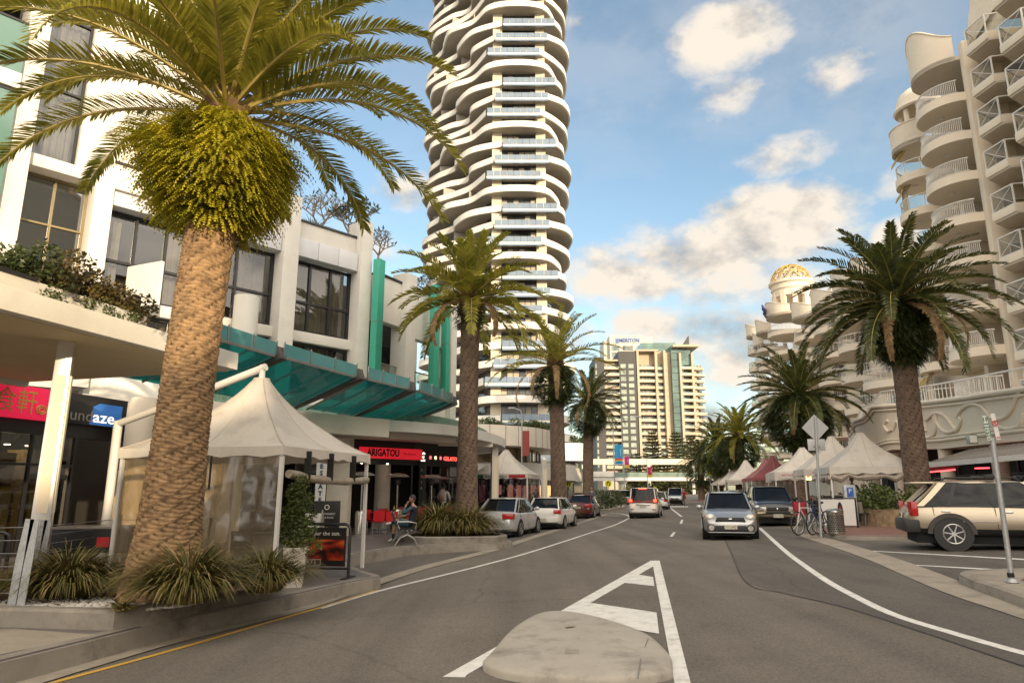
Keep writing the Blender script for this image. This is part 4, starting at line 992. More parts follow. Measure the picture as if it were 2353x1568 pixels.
def wallpx(px,py):
    d = ray(px,py); best = None
    for i in range(len(pv)-1):
        (ax,ay),(bx,by) = pv[i],pv[i+1]
        den = d[0]*(by-ay)-d[1]*(bx-ax)
        if abs(den) < 1e-9: continue
        t = (ax*(by-ay)-ay*(bx-ax))/den; s_ = (ax*d[1]-ay*d[0])/(-den) if False else None
        X_,Y_ = d[0]*t,d[1]*t
        if min(ay,by)-.01 <= Y_ <= max(ay,by)+.01 and t > 0:
            if best is None or t < best[0]: best = (t,X_,Y_,EYE+d[2]*t)
    return best
scr = [[(2128,965),(2150,948),(2172,955),(2188,975),(2200,990)],[(2100,985),(2112,968),(2122,972),(2128,990)],[(2112,990),(2128,1005),(2144,1000),(2150,985),(2146,955)],
 [(2150,950),(2156,975),(2175,992),(2200,985),(2208,965),(2205,958)],[(2200,958),(2210,940),(2232,928),(2258,935),(2275,958)],[(2275,958),(2300,962),(2322,945),(2335,915),(2352,890)],
 [(2052,988),(2058,970),(2064,972),(2068,998)],[(2040,965),(2032,975),(2040,990),(2050,985)],[(2088,1000),(2098,1010),(2106,1000)],[(2290,975),(2316,985),(2345,975),(2352,950)]]
for s_ in scr:
    P = [wallpx(*p) for p in s_]
    if None in P: continue
    pd(MB().tube([(v.x-.05,v.y-.02,v.z) for v in catmull([(p[1],p[2],p[3]) for p in P],6)],.085,8),'scroll_relief',HW)
# terrace railing on top of the podium and podium returns
m = MB(); tp = [(a+.5,b) for a,b in pv if b > 26]
m.tube([(a,b,top_z(b)+.85) for a,b in tp],.045,6)
for a,b in tp: m.tube([(a,b,top_z(b)),(a,b,top_z(b)+.85)],.025,4)
pd(m,'terrace_railing',HRAIL)
pd(MB().rows([[(a+.9,b,top_z(b)-.12) for a,b in pv],[(a+12,b+3,top_z(b)-.12) for a,b in pv]]),'terrace_floor',HSOF,smooth=False)
# dark shops below
SR = thing('shopfront', 'dark shopfronts with round cream columns below the scroll ornamented wall', 'shopfront', (23,38,gz(23,38)))
def sr(mb,name,mat,**k): return mb.build(name,mat,SR,world=True,**k)
m = MB(); m.rows([[(a+2.2,b+.5,gz(a,b)-.2) for a,b in pv],[(a+2.2,b+.5,4.1) for a,b in pv]]); sr(m,'back_wall',DARKIN,smooth=False)
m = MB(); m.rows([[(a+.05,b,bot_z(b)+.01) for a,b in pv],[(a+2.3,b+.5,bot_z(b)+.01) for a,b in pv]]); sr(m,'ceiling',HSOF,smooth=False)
for (a,b) in ((21.9,31.5),(22.6,36.5),(23.4,42.5),(24.2,47.0),(21.5,27.5)):
    sr(MB().cyl((a+.3,b,gz(a,b)),(a+.3,b,3.9),.34,n=24),'column',HW)
for i in range(0,len(pv)-8,4):
    a,b = pv[i]; c_,d_ = pv[i+4]
    f = MB(); f.bar((a+1.4,b+.3,gz(a,b)),(a+1.4,b+.3,3.4),.09); f.bar((a+1.4,b+.3,2.4),(c_+1.4,d_+.3,2.4),.07); sr(f,'window_frame',DKFR,smooth=False)
NG = emit('green_neon',(.06,.9,.2),2.2); NR = emit('red_neon2',(1,.06,.07),2.2)
ns = thing('neon_sign', 'dark restaurant fascia edged with green neon above and red neon below', 'sign', (21.3,33,2.9))
P0 = A(2105,1066,33.5); P1 = A(2175,1056,31.5); P2_ = A(2112,1086,33.5); P3_ = A(2195,1078,31.3)
MB().add([P0,P1,P3_,P2_],[(0,1,2,3)]).build('panel',M('neon_panel',(.10,.015,.02),.4,0,.2),ns,world=True,smooth=False)
MB().tube([(P0[0]-.05,P0[1]-.05,P0[2]),(P1[0]-.05,P1[1]-.05,P1[2])],.03,6).build('green_tube',NG,ns,world=True)
MB().tube([(P2_[0]-.05,P2_[1]-.05,P2_[2]),(P3_[0]-.05,P3_[1]-.05,P3_[2])],.03,6).build('red_tube',NR,ns,world=True)
text('lettering','cafe  bistro  noodles',.22,M('red_letter',(.5,.03,.03),.5,0,0),ns,((P0[0]+P3_[0])/2-21.3-.08,(P0[1]+P3_[1])/2-33-.08,(P0[2]+P3_[2])/2-2.9),(R(90),0,R(-42)),width=2.0)
a = A(2240,1075,30.5); b = A(2272,1074,29.5)
t = thing('neon_tube','short red neon bar under the striped awning','neon light',a); MB().tube([(0,0,0),(b[0]-a[0],b[1]-a[1],b[2]-a[2])],.03,6).build('tube',NR,t)
# striped lean-to awning at the right edge
t = thing('shop_awning','grey ribbed lean-to awning over the shops at the right edge','awning',(20.5,28,gz(20,28)))
w0 = [A(2176,1052,31.5),A(2215,1030,31.5)]; 
q = [(18.9,31.6,2.82),(19.3,24.5,2.95),(19.4,18,3.0)]; q2 = [(21.0,31.6,3.45),(21.0,24.5,3.55),(21,18,3.6)]
m = MB(); m.rows([q,q2]); m.build('sheet',M('awning_grey',(.40,.36,.32),.6,0,.1,3),t,world=True,smooth=False)
m = MB()
for i in range(40):
    f_ = i/39; yy = lerp(31.5,18.2,f_); xx = interp(-yy,[-31.6,-24.5,-18],[18.9,19.3,19.4]); z0 = interp(-yy,[-31.6,-24.5,-18],[2.82,2.95,3.0])
    m.bar((xx,yy,z0+.02),(21.0,yy,z0+.65),.04,.04)
m.build('rib',M('awning_rib',(.26,.23,.2),.6,0,0),t,world=True,smooth=False)
m = MB(); m.rows([[(x_-.01,y_,z_+.03) for x_,y_,z_ in q],[(x_-.01,y_,z_-.18) for x_,y_,z_ in q]]); m.build('valance',HRAIL,t,world=True,smooth=False)
lf = A(2233,1018,31); t = thing('floodlight','small square floodlight on the podium wall above the striped awning','light fitting',lf)
MB().box(-.2,-.12,-.02,.2,.1,.4).build('housing',STEEL,t,bevel=.02); MB().box(-.16,-.13,.03,.16,-.12,.35).build('lens',M('lens',(.8,.78,.7),.2,0,0),t)
# ---------------------------------------------------------------- far hotel wing with lattice dome
H2 = thing('hotel_building','far white hotel wing stepping down the street under a golden lattice dome','hotel',(44,105,gz(44,105)),R(90-HBEAR))
def hl2(X,Y):
    d = (X-44,Y-105); a = R(90-HBEAR); c_,s_ = math.cos(a),math.sin(a); return (d[0]*c_+d[1]*s_,-d[0]*s_+d[1]*c_)
hz2 = H2.location.z
def bay2(px,Y,r,ytop,n,rail='bars',par=True):
    X_ = A(px,ytop,Y)[0]; zt = A(px,ytop,Y)[2]-hz2; x_,y_ = hl2(X_,Y)
    zs = [zt-3.1*k for k in range(1,n+1) if zt-3.1*k > 4.5]
    rnd_bay(H2,x_,y_,r,zs,3.1,R(2),R(178),rail=rail,lamp=False,light=True)
    if par: crown(H2,x_,y_,r,zt,1.9)
    return x_,y_,zt
x_,y_,zt = bay2(1815,104,3.6,722,8); dx_,dy_,dz_ = x_,y_,zt
for (px,Y,r,yt,n) in ((1772,112,2.5,760,7),(1745,119,2.3,768,7),(1755,116,1.8,790,6),(1872,92,3.0,725,8),(1925,80,3.0,700,8),(1985,67,3.0,660,8),(2030,58,2.6,640,8)):
    bay2(px,Y,r,yt,n,'bars' if px > 1800 else 'glass')
a,b = hl2(36.5+.5,74); c_,d_ = hl2(48.5,122)
m = MB()
for (Xa,Ya,Xb,Yb,pyt,pxt,Yt) in ((33.5,52,37.5,70,650,2000,64),(37.5,70,43,92,690,1900,86),(43,92,46.5,106,705,1830,100),(46.5,106,49.5,122,770,1755,114)):
    p = hl2(Xa+1.8,Ya); q = hl2(Xb+1.8,Yb); zt_ = A(pxt,pyt,Yt)[2]-hz2+1.0
    m.prism([p,q,(q[0],q[1]-12),(p[0],p[1]-12)],0,zt_)
m.build('wall',HW,H2,smooth=False)
# belvedere drum with arches and lattice dome
zd = dz_+1.2; rD = 3.0
for k in range(10):
    a = k/10*2*PI; MB().box(-.35,-.3,0,.35,.3,2.6).xf(Matrix.Translation((dx_+rD*.9*math.cos(a),dy_-.5+rD*.9*math.sin(a),zd-.6))@Matrix.Rotation(a+PI/2,4,'Z')).build('drum_pier',HW,H2,smooth=False)
MB().lathe([(rD*.96,2.0),(rD*.96,3.0),(rD*1.02,3.2),(rD*1.02,3.9),(rD*1.12,4.1),(rD*1.12,4.5),(rD*.6,4.6)],32,(dx_,dy_-.5,zd-.6)).build('drum',HW,H2)
DG = M('gilded_lattice',(.62,.44,.14),.45,.4,.1,1)
m = MB()
for k in range(14):
    for sg_ in (1,-1):
        pth = []
        for j in range(13):
            t = j/12; el_ = t*PI/2*.96; a = k/14*2*PI+sg_*t*1.5
            pth.append((dx_+rD*math.cos(el_)*math.cos(a),dy_-.5+rD*math.cos(el_)*math.sin(a),zd+3.9+rD*.98*math.sin(el_)))
        m.tube(pth,.075,5,cap=False)
for el_ in (.02,.45,.85): m.tube([(dx_+rD*math.cos(el_)*math.cos(k/24*2*PI),dy_-.5+rD*math.cos(el_)*math.sin(k/24*2*PI),zd+3.9+rD*.98*math.sin(el_)) for k in range(25)],.07,5)
m.build('lattice_dome',DG,H2)
text('lettering','MERIDIAN',1.15,M('navy_letter',(.02,.03,.12),.4,0,0),H2,(dx_-1.3,dy_+3.95,dz_+.55),(R(90),0,R(180-14)),width=4.0,extrude=.1,bold=.02)
text('lettering','APARTMENTS',.4,M('navy_letter',(.02,.03,.12),.4,0,0),H2,(dx_-1.3,dy_+3.95,dz_-.25),(R(90),0,R(180-14)),width=3.0,extrude=.08)
# sweeping white sail roof over the hotel entry
p = [A(1935,1050,50),A(1965,1020,49),A(1985,985,48),A(1992,962,47.5)]
t = thing('sail_canopy','curved white sail-like canopy sweeping up between the right hand palms','canopy',(p[0][0],p[0][1],0))
cu_ = catmull(p,6); m = MB(); m.rows([[(v.x,v.y,v.z) for v in cu_],[(v.x+.9+.5*i/len(cu_),v.y+1.2,v.z+.15) for i,v in enumerate(cu_)],[(v.x+.5,v.y+.6,v.z-.3) for v in cu_]],False)
m.build('sail',WHITE,t,world=True); m = MB(); m.tube([(v.x,v.y,v.z-.05) for v in cu_],.10,8); m.cyl((p[-1][0]+.4,p[-1][1]+.5,0),(p[-1][0]+.4,p[-1][1]+.5,p[-1][2]),.16); m.build('mast',WHITE,t,world=True)
# ---------------------------------------------------------------- unseen blocks beside and behind the viewpoint, added and sized to shade the street
def block(label, x0, y0, x1, y1, h, mat):
    t = thing('shade_block', label, 'building', ((x0+x1)/2,(y0+y1)/2,0)); w, d = (x1-x0)/2, (y1-y0)/2
    MB().box(-w,-d,0,w,d,h).build('wall',mat,t,smooth=False); MB().box(-w-.2,-d-.2,h,w+.2,d+.2,h+.5).build('parapet',mat,t,smooth=False)
    n = int(h/3.2)
    for i in range(n): MB().box(-w-.05,-d+.8,i*3.2+1,-w+.02,d-.8,i*3.2+2.6).build('window',HGL,t,smooth=False); MB().box(-w-1.2,-d+.6,i*3.2+.2,-w+.1,d-.6,i*3.2+.45).build('balcony',mat,t,smooth=False)
block('cream hotel block standing beside the viewpoint on the right',25,-11.5,44,24,16.5,HW)
block('tall cream hotel block behind the viewpoint on the right',22,-40,44,-12,34,HW)
block('long cream shop block behind the viewpoint',22,-95,44,-40.5,17.4,HW)
# ---------------------------------------------------------------- palms
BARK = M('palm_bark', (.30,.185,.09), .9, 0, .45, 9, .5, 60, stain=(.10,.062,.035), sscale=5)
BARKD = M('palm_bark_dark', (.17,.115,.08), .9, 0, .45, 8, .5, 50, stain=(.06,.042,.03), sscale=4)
def shade_grooves(m, dark):  # paints groove shade between the trunk scales into the bark colour
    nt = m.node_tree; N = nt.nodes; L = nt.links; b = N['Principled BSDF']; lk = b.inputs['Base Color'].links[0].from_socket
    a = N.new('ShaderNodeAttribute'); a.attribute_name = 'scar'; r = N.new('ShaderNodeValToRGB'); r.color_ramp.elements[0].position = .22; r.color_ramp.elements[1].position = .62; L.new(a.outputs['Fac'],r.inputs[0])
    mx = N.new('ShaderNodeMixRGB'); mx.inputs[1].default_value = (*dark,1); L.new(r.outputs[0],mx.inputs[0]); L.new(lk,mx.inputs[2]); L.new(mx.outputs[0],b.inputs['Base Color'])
shade_grooves(BARK,(.10,.06,.03)); shade_grooves(BARKD,(.04,.027,.018))
BARKSCAR = M('palm_leaf_base', (.24,.15,.075), .85, 0, .4, 6, .3, 40, stain=(.09,.05,.03), sscale=4)
FR1 = leafmat('frond_sunlit', (.12,.13,.016), (.42,.37,.05), 1.2, .45, .45, .25)  # sunlight put into the colour; frond_green is the shaded copy
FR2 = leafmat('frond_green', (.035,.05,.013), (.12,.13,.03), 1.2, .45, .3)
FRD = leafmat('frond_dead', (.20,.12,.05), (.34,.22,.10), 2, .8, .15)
FERN = leafmat('fern_sunlit', (.17,.18,.010), (.58,.50,.035), 3.2, .55, .35, .08)  # brighter fern copy with the sun's yellow painted in; fern_dark stays shaded
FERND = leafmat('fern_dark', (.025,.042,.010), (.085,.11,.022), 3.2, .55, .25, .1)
RACH = M('frond_stalk', (.36,.28,.08), .5, 0, .2, 3)
def trunk_mesh(path, radii, nrow, ncol, depth, nu, sub):
    """sweep with overlapping leaf-base scales pushed out of the surface"""
    P = catmull(path, 12); L = [0]
    for i in range(1,len(P)): L.append(L[-1]+(P[i]-P[i-1]).length)
    T = L[-1]; nv = nrow*sub; rows = []; sc_ = []
    for j in range(nv+1):
        s = j/nv*T; i = 0
        while i < len(P)-2 and L[i+1] < s: i += 1
        t = (s-L[i])/max(1e-6,L[i+1]-L[i]); c = P[i].lerp(P[i+1],t); r = interp(s/T,[k/(len(radii)-1) for k in range(len(radii))],radii)
        row = []
        for u in range(nu):
            a = u/nu*2*PI; v = j/sub; w1 = noise.noise((math.cos(a)*1.7,math.sin(a)*1.7,s*1.9)); v2 = v+.8*w1
            # two families of staggered scales
            h = 0
            for off in (0,.5):
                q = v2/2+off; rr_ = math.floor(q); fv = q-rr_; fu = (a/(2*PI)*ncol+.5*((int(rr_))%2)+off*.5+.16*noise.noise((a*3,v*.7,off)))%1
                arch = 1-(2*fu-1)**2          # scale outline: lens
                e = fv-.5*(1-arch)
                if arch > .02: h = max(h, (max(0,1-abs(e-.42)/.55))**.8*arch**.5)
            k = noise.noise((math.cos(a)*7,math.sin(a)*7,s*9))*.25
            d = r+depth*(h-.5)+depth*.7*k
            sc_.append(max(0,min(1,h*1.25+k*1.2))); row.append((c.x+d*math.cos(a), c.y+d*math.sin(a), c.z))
        rows.append(row)
    m = MB(); m.rows(rows, True, True); m.scar = sc_; return m
def frond(m, base, az, el0, length, droop, rnd, nleaf=46, leaf=.5, wid=.035, mi_s=1, twist=0, seg=3, vee=.55):
    """one pinnate frond: arching stalk with two ranks of leaflets"""
    pts = []; p = Vector(base); el = el0; n = 18; st = length/n
    side = Vector((-math.sin(az),math.cos(az),0)); bend = rnd.uniform(-.12,.12)
    for i in range(n+1):
        pts.append(p.copy()); d = Vector((math.cos(az)*math.cos(el),math.sin(az)*math.cos(el),math.sin(el)))
        p = p+d*st; el -= droop/n*(.35+1.3*i/n); az += bend/n
    m.tube(pts, [lerp(.035,.006,i/n)*length/3.6 for i in range(n+1)], 5, mi_s, cap=False)
    for k in range(nleaf):
        t = .10+.90*(k+.5)/nleaf; f = t*n; i = min(n-1,int(f)); q = pts[i].lerp(pts[i+1],f-i); d = (pts[i+1]-pts[i]).normalized()
        up = side.cross(d).normalized()
        if up.z < 0 and el0 < 1.3: up = -up
        L = leaf*(min(1,.35+t*3.0))*(1.0-.62*max(0,(t-.45)/.55)**1.5)*rnd.uniform(.85,1.12)
        for sgn in (1,-1):
            fw = rnd.uniform(.55,.85)+.5*t; v = (side*sgn+d*fw+up*(vee+rnd.uniform(-.18,.18))).normalized()
            wv = (v.cross(up)).normalized()*wid*rnd.uniform(.8,1.1)*.5; a = q; dr = Vector((0,0,-1)); sag = L*rnd.uniform(.06,.28)
            if seg == 3:
                b = a+v*L*.4-dr*(-sag*.1); c = a+v*L*.75+dr*sag*.45; e = a+v*L+dr*sag
                m.add([a-wv*.5,a+wv*.5,b-wv,b+wv,c-wv*.75,c+wv*.75,e],[(0,1,3,2),(2,3,5,4),(4,5,6)],0)
            else:
                b = a+v*L*.5; e = a+v*L+dr*sag; m.add([a-wv*.6,b-wv,e,b+wv,a+wv*.6],[(0,1,2,3,4)],0)
def fern_ball(c, r, hz, n, rnd, leaf, droopy=.6, blade=.2):
    """skirt of small ferns: many arching sprays of pinnae on an egg shape"""
    m = MB()
    for k in range(n):
        a = rnd.uniform(0,2*PI); u = rnd.uniform(-1,1); rad = (1-abs(u)**2.4)**.5*rnd.uniform(.62,.95)*(.8+.35*noise.noise((math.cos(a)*1.5+c[0],math.sin(a)*1.5,u*1.4)))
        rad *= (1.0 if u > -.2 else 1+.42*(u+.2))
        p = Vector((c[0]+r*rad*math.cos(a), c[1]+r*rad*math.sin(a), c[2]+hz*u)); out = Vector((math.cos(a),math.sin(a),rnd.uniform(.2,.9)))
        out = (out+Vector((rnd.uniform(-.6,.6),rnd.uniform(-.6,.6),rnd.uniform(-.5,.3)))).normalized(); L = leaf*rnd.uniform(.6,1.3); ns = 9
        pts = [p]; d = out
        for i in range(ns): p = p+d*L/ns; d = (d+Vector((0,0,-droopy*.34))).normalized(); pts.append(p)
        for i in range(ns):
            q0, q1 = pts[i], pts[i+1]; ax = (q1-q0).normalized(); sd_ = ax.cross(Vector((0,0,1)))
            if sd_.length < .05: sd_ = Vector((1,0,0))
            sd_ = sd_.normalized(); w = leaf*blade*(1-.8*(i/ns))*(1 if i else .6)
            for sg_ in (1,-1):
                e = q0.lerp(q1,.75)+sd_*sg_*w+Vector((0,0,-w*.35)); m.add([q0,q0.lerp(q1,.8),e],[(0,1,2)],0)
    return m
def palm(label, X, Y, z0, zt, lean, rad, nfr, flen, seed, fern=None, bark=BARKD, fm=FR2, fernm=FERND, dead=0, nleaf=30, res=(72,5), leaf=.5, flare=1.35, wid=.04, seg=2, elmin=-.35, group='palms lining the street', row=.115, tint=None, boots=True, ringcol=9, crown_up=0):
    rnd = random.Random(seed); t = thing('palm_tree', label, 'palm tree', (X,Y,z0), 0, group)
    h = zt-z0; lx, ly = lean
    path = [(-lx*.0,0,-.1),(lx*.12,ly*.12,h*.25),(lx*.42,ly*.42,h*.6),(lx,ly,h)]
    m = trunk_mesh(path, [rad*flare,rad*(1+(flare-1)*.25),rad,rad*.97,rad*.95,rad*.96,rad*1.0], int(h/row), ringcol, .036*rad/.4, res[0], res[1])
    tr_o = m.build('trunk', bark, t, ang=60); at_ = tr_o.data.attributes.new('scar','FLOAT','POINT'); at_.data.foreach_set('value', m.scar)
    top = Vector((lx,ly,h))
    if boots:
        m = MB(); nb = 90
        for k in range(nb):
            a = k*2.39996; zz = h-.25+.95*(k/nb); rr = rad*(1.02+.12*math.sin(k/nb*PI))*(1-.25*(k/nb))
            c = Vector((lx+rr*math.cos(a),ly+rr*math.sin(a),zz)); o_ = Vector((math.cos(a),math.sin(a),.9)).normalized(); s_ = Vector((-math.sin(a),math.cos(a),0)); up = s_.cross(o_)
            w = rad*.30; L = rad*rnd.uniform(.35,.6)
            m.add([c-s_*w-o_*.05,c+s_*w-o_*.05,c+s_*w*.55+o_*L,c-s_*w*.55+o_*L,c-s_*w-o_*.05+up*-.07,c+s_*w-o_*.05+up*-.07],[(0,1,2,3),(4,5,2,3),(0,3,4),(1,5,2)])
        m.build('leaf_bases', BARKSCAR, t, smooth=False)
    ch = h+.55+crown_up
    m = MB()
    for k in range(nfr):
        f = (k+.5)/nfr; a = k*2.39996+rnd.uniform(-.12,.12); el = lerp(1.45,elmin,f**.85)+rnd.uniform(-.08,.08)
        L = flen*(.78+.22*math.sin(min(1,f*1.4)*PI/2))*rnd.uniform(.9,1.08)
        dr = lerp(.75,1.25,min(1,f*1.3))*rnd.uniform(.85,1.15)*(1.22 if seg == 3 else 1)
        b = (lx+rad*.35*math.cos(a)*f**.5, ly+rad*.35*math.sin(a)*f**.5, ch-.25+.35*(1-f))
        frond(m, b, a, el, L, dr, rnd, nleaf, leaf, wid, 1, seg=seg)
    m.build('crown', [fm, RACH], t, smooth=False)
    for k in range(dead):
        m = MB(); a = [-2.2,-.9,-1.7,3.6,.3,2][k%6]+rnd.uniform(-.1,.1)
        frond(m, (lx+rad*.9*math.cos(a),ly+rad*.9*math.sin(a),h+.25), a, -.2, flen*rnd.uniform(.7,.95), 2.1, rnd, nleaf, leaf*.55, wid, 0, seg=2, vee=.1); m.build('dead_frond', FRD, t, smooth=False)
    if fern:
        fr_, fh, fz, n, lf = fern
        fern_ball((lx,ly,h+fz), fr_, fh, int(n*(1 if seg == 3 else 1.5)), rnd, lf, blade=.125 if seg == 3 else .22).build('fern_skirt', fernm, t, smooth=False)
    return t
def px3(px,py,Y): return A(px,py,Y)
# the big palm in the left foreground
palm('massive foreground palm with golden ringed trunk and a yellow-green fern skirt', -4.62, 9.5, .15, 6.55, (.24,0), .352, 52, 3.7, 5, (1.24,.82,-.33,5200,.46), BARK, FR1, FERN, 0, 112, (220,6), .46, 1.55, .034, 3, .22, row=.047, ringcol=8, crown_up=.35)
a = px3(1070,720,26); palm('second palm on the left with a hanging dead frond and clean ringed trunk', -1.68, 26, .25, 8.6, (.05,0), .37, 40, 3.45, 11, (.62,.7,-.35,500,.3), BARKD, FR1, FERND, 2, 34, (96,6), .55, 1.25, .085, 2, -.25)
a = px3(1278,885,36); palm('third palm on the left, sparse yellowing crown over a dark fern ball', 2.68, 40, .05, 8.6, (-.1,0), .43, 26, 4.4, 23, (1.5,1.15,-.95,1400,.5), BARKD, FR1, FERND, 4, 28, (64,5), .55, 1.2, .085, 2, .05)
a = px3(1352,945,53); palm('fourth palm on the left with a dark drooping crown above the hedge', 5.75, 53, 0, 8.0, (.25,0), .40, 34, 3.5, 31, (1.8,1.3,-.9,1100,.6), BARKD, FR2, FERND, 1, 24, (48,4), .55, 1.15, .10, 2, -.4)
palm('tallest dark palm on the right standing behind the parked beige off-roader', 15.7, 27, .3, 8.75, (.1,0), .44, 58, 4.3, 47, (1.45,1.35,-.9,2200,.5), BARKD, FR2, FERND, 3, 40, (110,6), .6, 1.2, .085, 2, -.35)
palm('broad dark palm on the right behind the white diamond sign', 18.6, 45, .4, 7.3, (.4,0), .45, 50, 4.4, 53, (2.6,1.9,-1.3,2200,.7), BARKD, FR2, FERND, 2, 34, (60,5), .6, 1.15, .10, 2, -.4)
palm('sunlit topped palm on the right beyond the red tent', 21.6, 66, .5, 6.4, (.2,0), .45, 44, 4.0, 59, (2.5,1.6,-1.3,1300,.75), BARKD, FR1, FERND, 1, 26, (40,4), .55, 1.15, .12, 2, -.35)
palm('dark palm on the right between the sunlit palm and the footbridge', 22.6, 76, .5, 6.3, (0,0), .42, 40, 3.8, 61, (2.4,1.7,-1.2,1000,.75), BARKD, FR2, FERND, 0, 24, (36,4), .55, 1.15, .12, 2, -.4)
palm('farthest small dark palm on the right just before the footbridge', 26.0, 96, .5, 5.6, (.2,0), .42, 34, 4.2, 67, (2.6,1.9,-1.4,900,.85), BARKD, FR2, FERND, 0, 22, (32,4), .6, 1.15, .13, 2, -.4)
# ---------------------------------------------------------------- strap-leaf tufts, shrubs, pines, roof trees
GR1 = leafmat('strap_leaf', (.05,.062,.014), (.21,.17,.045), 3, .5, .2)
GRD = leafmat('strap_leaf_dry', (.20,.14,.06), (.36,.26,.12), 3, .8, .1)
SHR = leafmat('shrub_leaf', (.03,.05,.012), (.13,.16,.035), 3, .5, .2)
SHB = leafmat('shrub_bronze', (.05,.045,.012), (.19,.13,.035), 3, .5, .2)
HED = leafmat('hedge_leaf', (.022,.036,.010), (.08,.10,.025), 2.5, .5, .2)
PINE = leafmat('pine_needles', (.05,.06,.02), (.20,.19,.07), .5, .6, .2)
STEM = M('woody_stem', (.16,.11,.075), .9, 0, .2, 6)
def tuft(label, X, Y, z, r, h, n, seed, group='strap-leaf tufts in the garden beds', cat='grass plant', sx=1, sy=1, name='grass_tuft'):
    rnd = random.Random(seed); t = thing(name, label, cat, (X,Y,z), 0, group); m = MB()
    for k in range(n):
        a = rnd.uniform(0,2*PI); q = rnd.random()**.6; p = Vector((r*.45*q*math.cos(a)*sx,r*.45*q*math.sin(a)*sy,0)); lean = .12+.95*q*rnd.uniform(.6,1.25)
        L = h*rnd.uniform(.75,1.3)*1.25; d = Vector((math.cos(a)*lean*sx,math.sin(a)*lean*sy,1)).normalized(); w = rnd.uniform(.010,.017)*max(1,h/.6); s_ = Vector((-math.sin(a),math.cos(a),0)); ns = 5
        dead = 1 if rnd.random() < .16 else 0; prev = None; base = len(m.v); vs = []; fs = []
        for i in range(ns+1):
            ww = w*(1-(i/ns)**2*.95); vs += [p-s_*ww,p+s_*ww]
            if i: fs.append((2*i-2,2*i-1,2*i+1,2*i))
            p = p+d*L/ns; d = (d+Vector((math.cos(a)*.10,math.sin(a)*.10,-.16-.13*i*(.6+q*.6)))).normalized()
            if p.z < .02: p.z = .02
        m.add(vs,fs,dead)
    m.build('leaves', [GR1,GRD], t, smooth=False); return t
tuft('large strap-leaf clump in front of the big palm trunk', -3.98, 8.85, .28, .55, .64, 1500, 1)
tuft('dark strap-leaf clump at the corner of the clear plastic tent', -3.42, 9.95, .25, .46, .58, 1000, 2)
tuft('olive strap-leaf clump behind the bent steel fence post', -5.95, 9.6, .25, .78, .60, 1700, 3, sx=1.2)
tuft('tiny green seedling clump among the white pebbles', -4.42, 8.2, .27, .16, .14, 90, 4)
tuft('strap-leaf mound on the left half of the bed below the second palm', -2.35, 22.7, .2, 1.1, .98, 1900, 5, sx=1.0)
tuft('strap-leaf mound on the right half of the bed below the second palm', -1.45, 22.5, .2, .85, .92, 1600, 6, sx=1.0)
tuft('strap-leaf clump on the nose bed beside the white hatchback', 2.75, 38.9, .1, .8, .95, 600, 7)
def leafcloud(m, blobs, n, leaf, rnd, mi=0, fl=1):
    for k in range(n):
        c, r, hh = blobs[rnd.randrange(len(blobs))]; a = rnd.uniform(0,2*PI); u = rnd.uniform(-1,1); q = rnd.uniform(.55,1)**.6
        s_ = (1-u*u)**.5; p = Vector((c[0]+r*q*s_*math.cos(a),c[1]+r*q*s_*math.sin(a),c[2]+hh*q*u))
        d = Vector((rnd.uniform(-1,1),rnd.uniform(-1,1),rnd.uniform(-.4,1))).normalized(); e = d.cross(Vector((rnd.uniform(-1,1),rnd.uniform(-1,1),rnd.uniform(-1,1)))).normalized()
        L = leaf*rnd.uniform(.6,1.3); m.add([p,p+d*L*.5+e*L*.28,p+d*L,p+d*L*.5-e*L*.28],[(0,1,2,3)],mi)
def shrub(name, label, cat, X, Y, z, blobs, n, leaf, mat, seed, group=None, stems=True):
    rnd = random.Random(seed); t = thing(name, label, cat, (X,Y,z), 0, group); m = MB(); leafcloud(m,blobs,n,leaf,rnd); m.build('foliage',mat,t,smooth=False)
    if stems:
        s = MB()
        for c,r,h_ in blobs[:8]: s.tube([(c[0]*.5,c[1]*.5,0),(c[0]*.8,c[1]*.8,c[2]*.5),(c[0],c[1],c[2])],[.025,.02,.008],5)
        s.build('stems',STEM,t)
    return t
# planter shrubs on the near canopy
rnd = random.Random(12)
for k,(pxx,py,r,lab,mt) in enumerate(((75,590,.62,'dark upright shrub at the left end of the canopy planter',HED),(140,612,.62,'bronze leaved shrub in the middle of the canopy planter',SHB),(210,648,.62,'bronze leaved shrub right of the middle in the canopy planter',SHB),(272,688,.52,'low bronze shrub at the right end of the canopy planter',SHB))):
    s,z = FC.px(pxx,py,1.1); w = FC.wld(s,1.1); zb = 4.6
    bl = [((rnd.uniform(-.5,.5)*1.0,rnd.uniform(-.3,.3),(z-zb)*rnd.uniform(.25,.95)),r*rnd.uniform(.35,.6),r*rnd.uniform(.3,.6)) for _ in range(12)]
    shrub('shrub',lab,'shrub',w[0],w[1],zb,bl,3000,.085,mt,30+k,'shrubs in the canopy planter')
s,z = FC.px(225,725,.5); w = FC.wld(s,.5)
bl = [((rnd.uniform(-.9,.9)*FC.u[0],rnd.uniform(-.9,.9)*FC.u[1],rnd.uniform(-.15,.15)),.16,.13) for _ in range(14)]
for b_ in range(len(bl)):
    q = rnd.uniform(-.95,.95); bl[b_] = ((q*FC.u[0]-.1,q*FC.u[1],-.05+rnd.uniform(-.22,.08)),.15,.12)
shrub('trailing_plant','bright green trailing plant spilling over the canopy planter edge','plant',w[0],w[1],4.85,bl,1500,.06,SHR,41,stems=False)
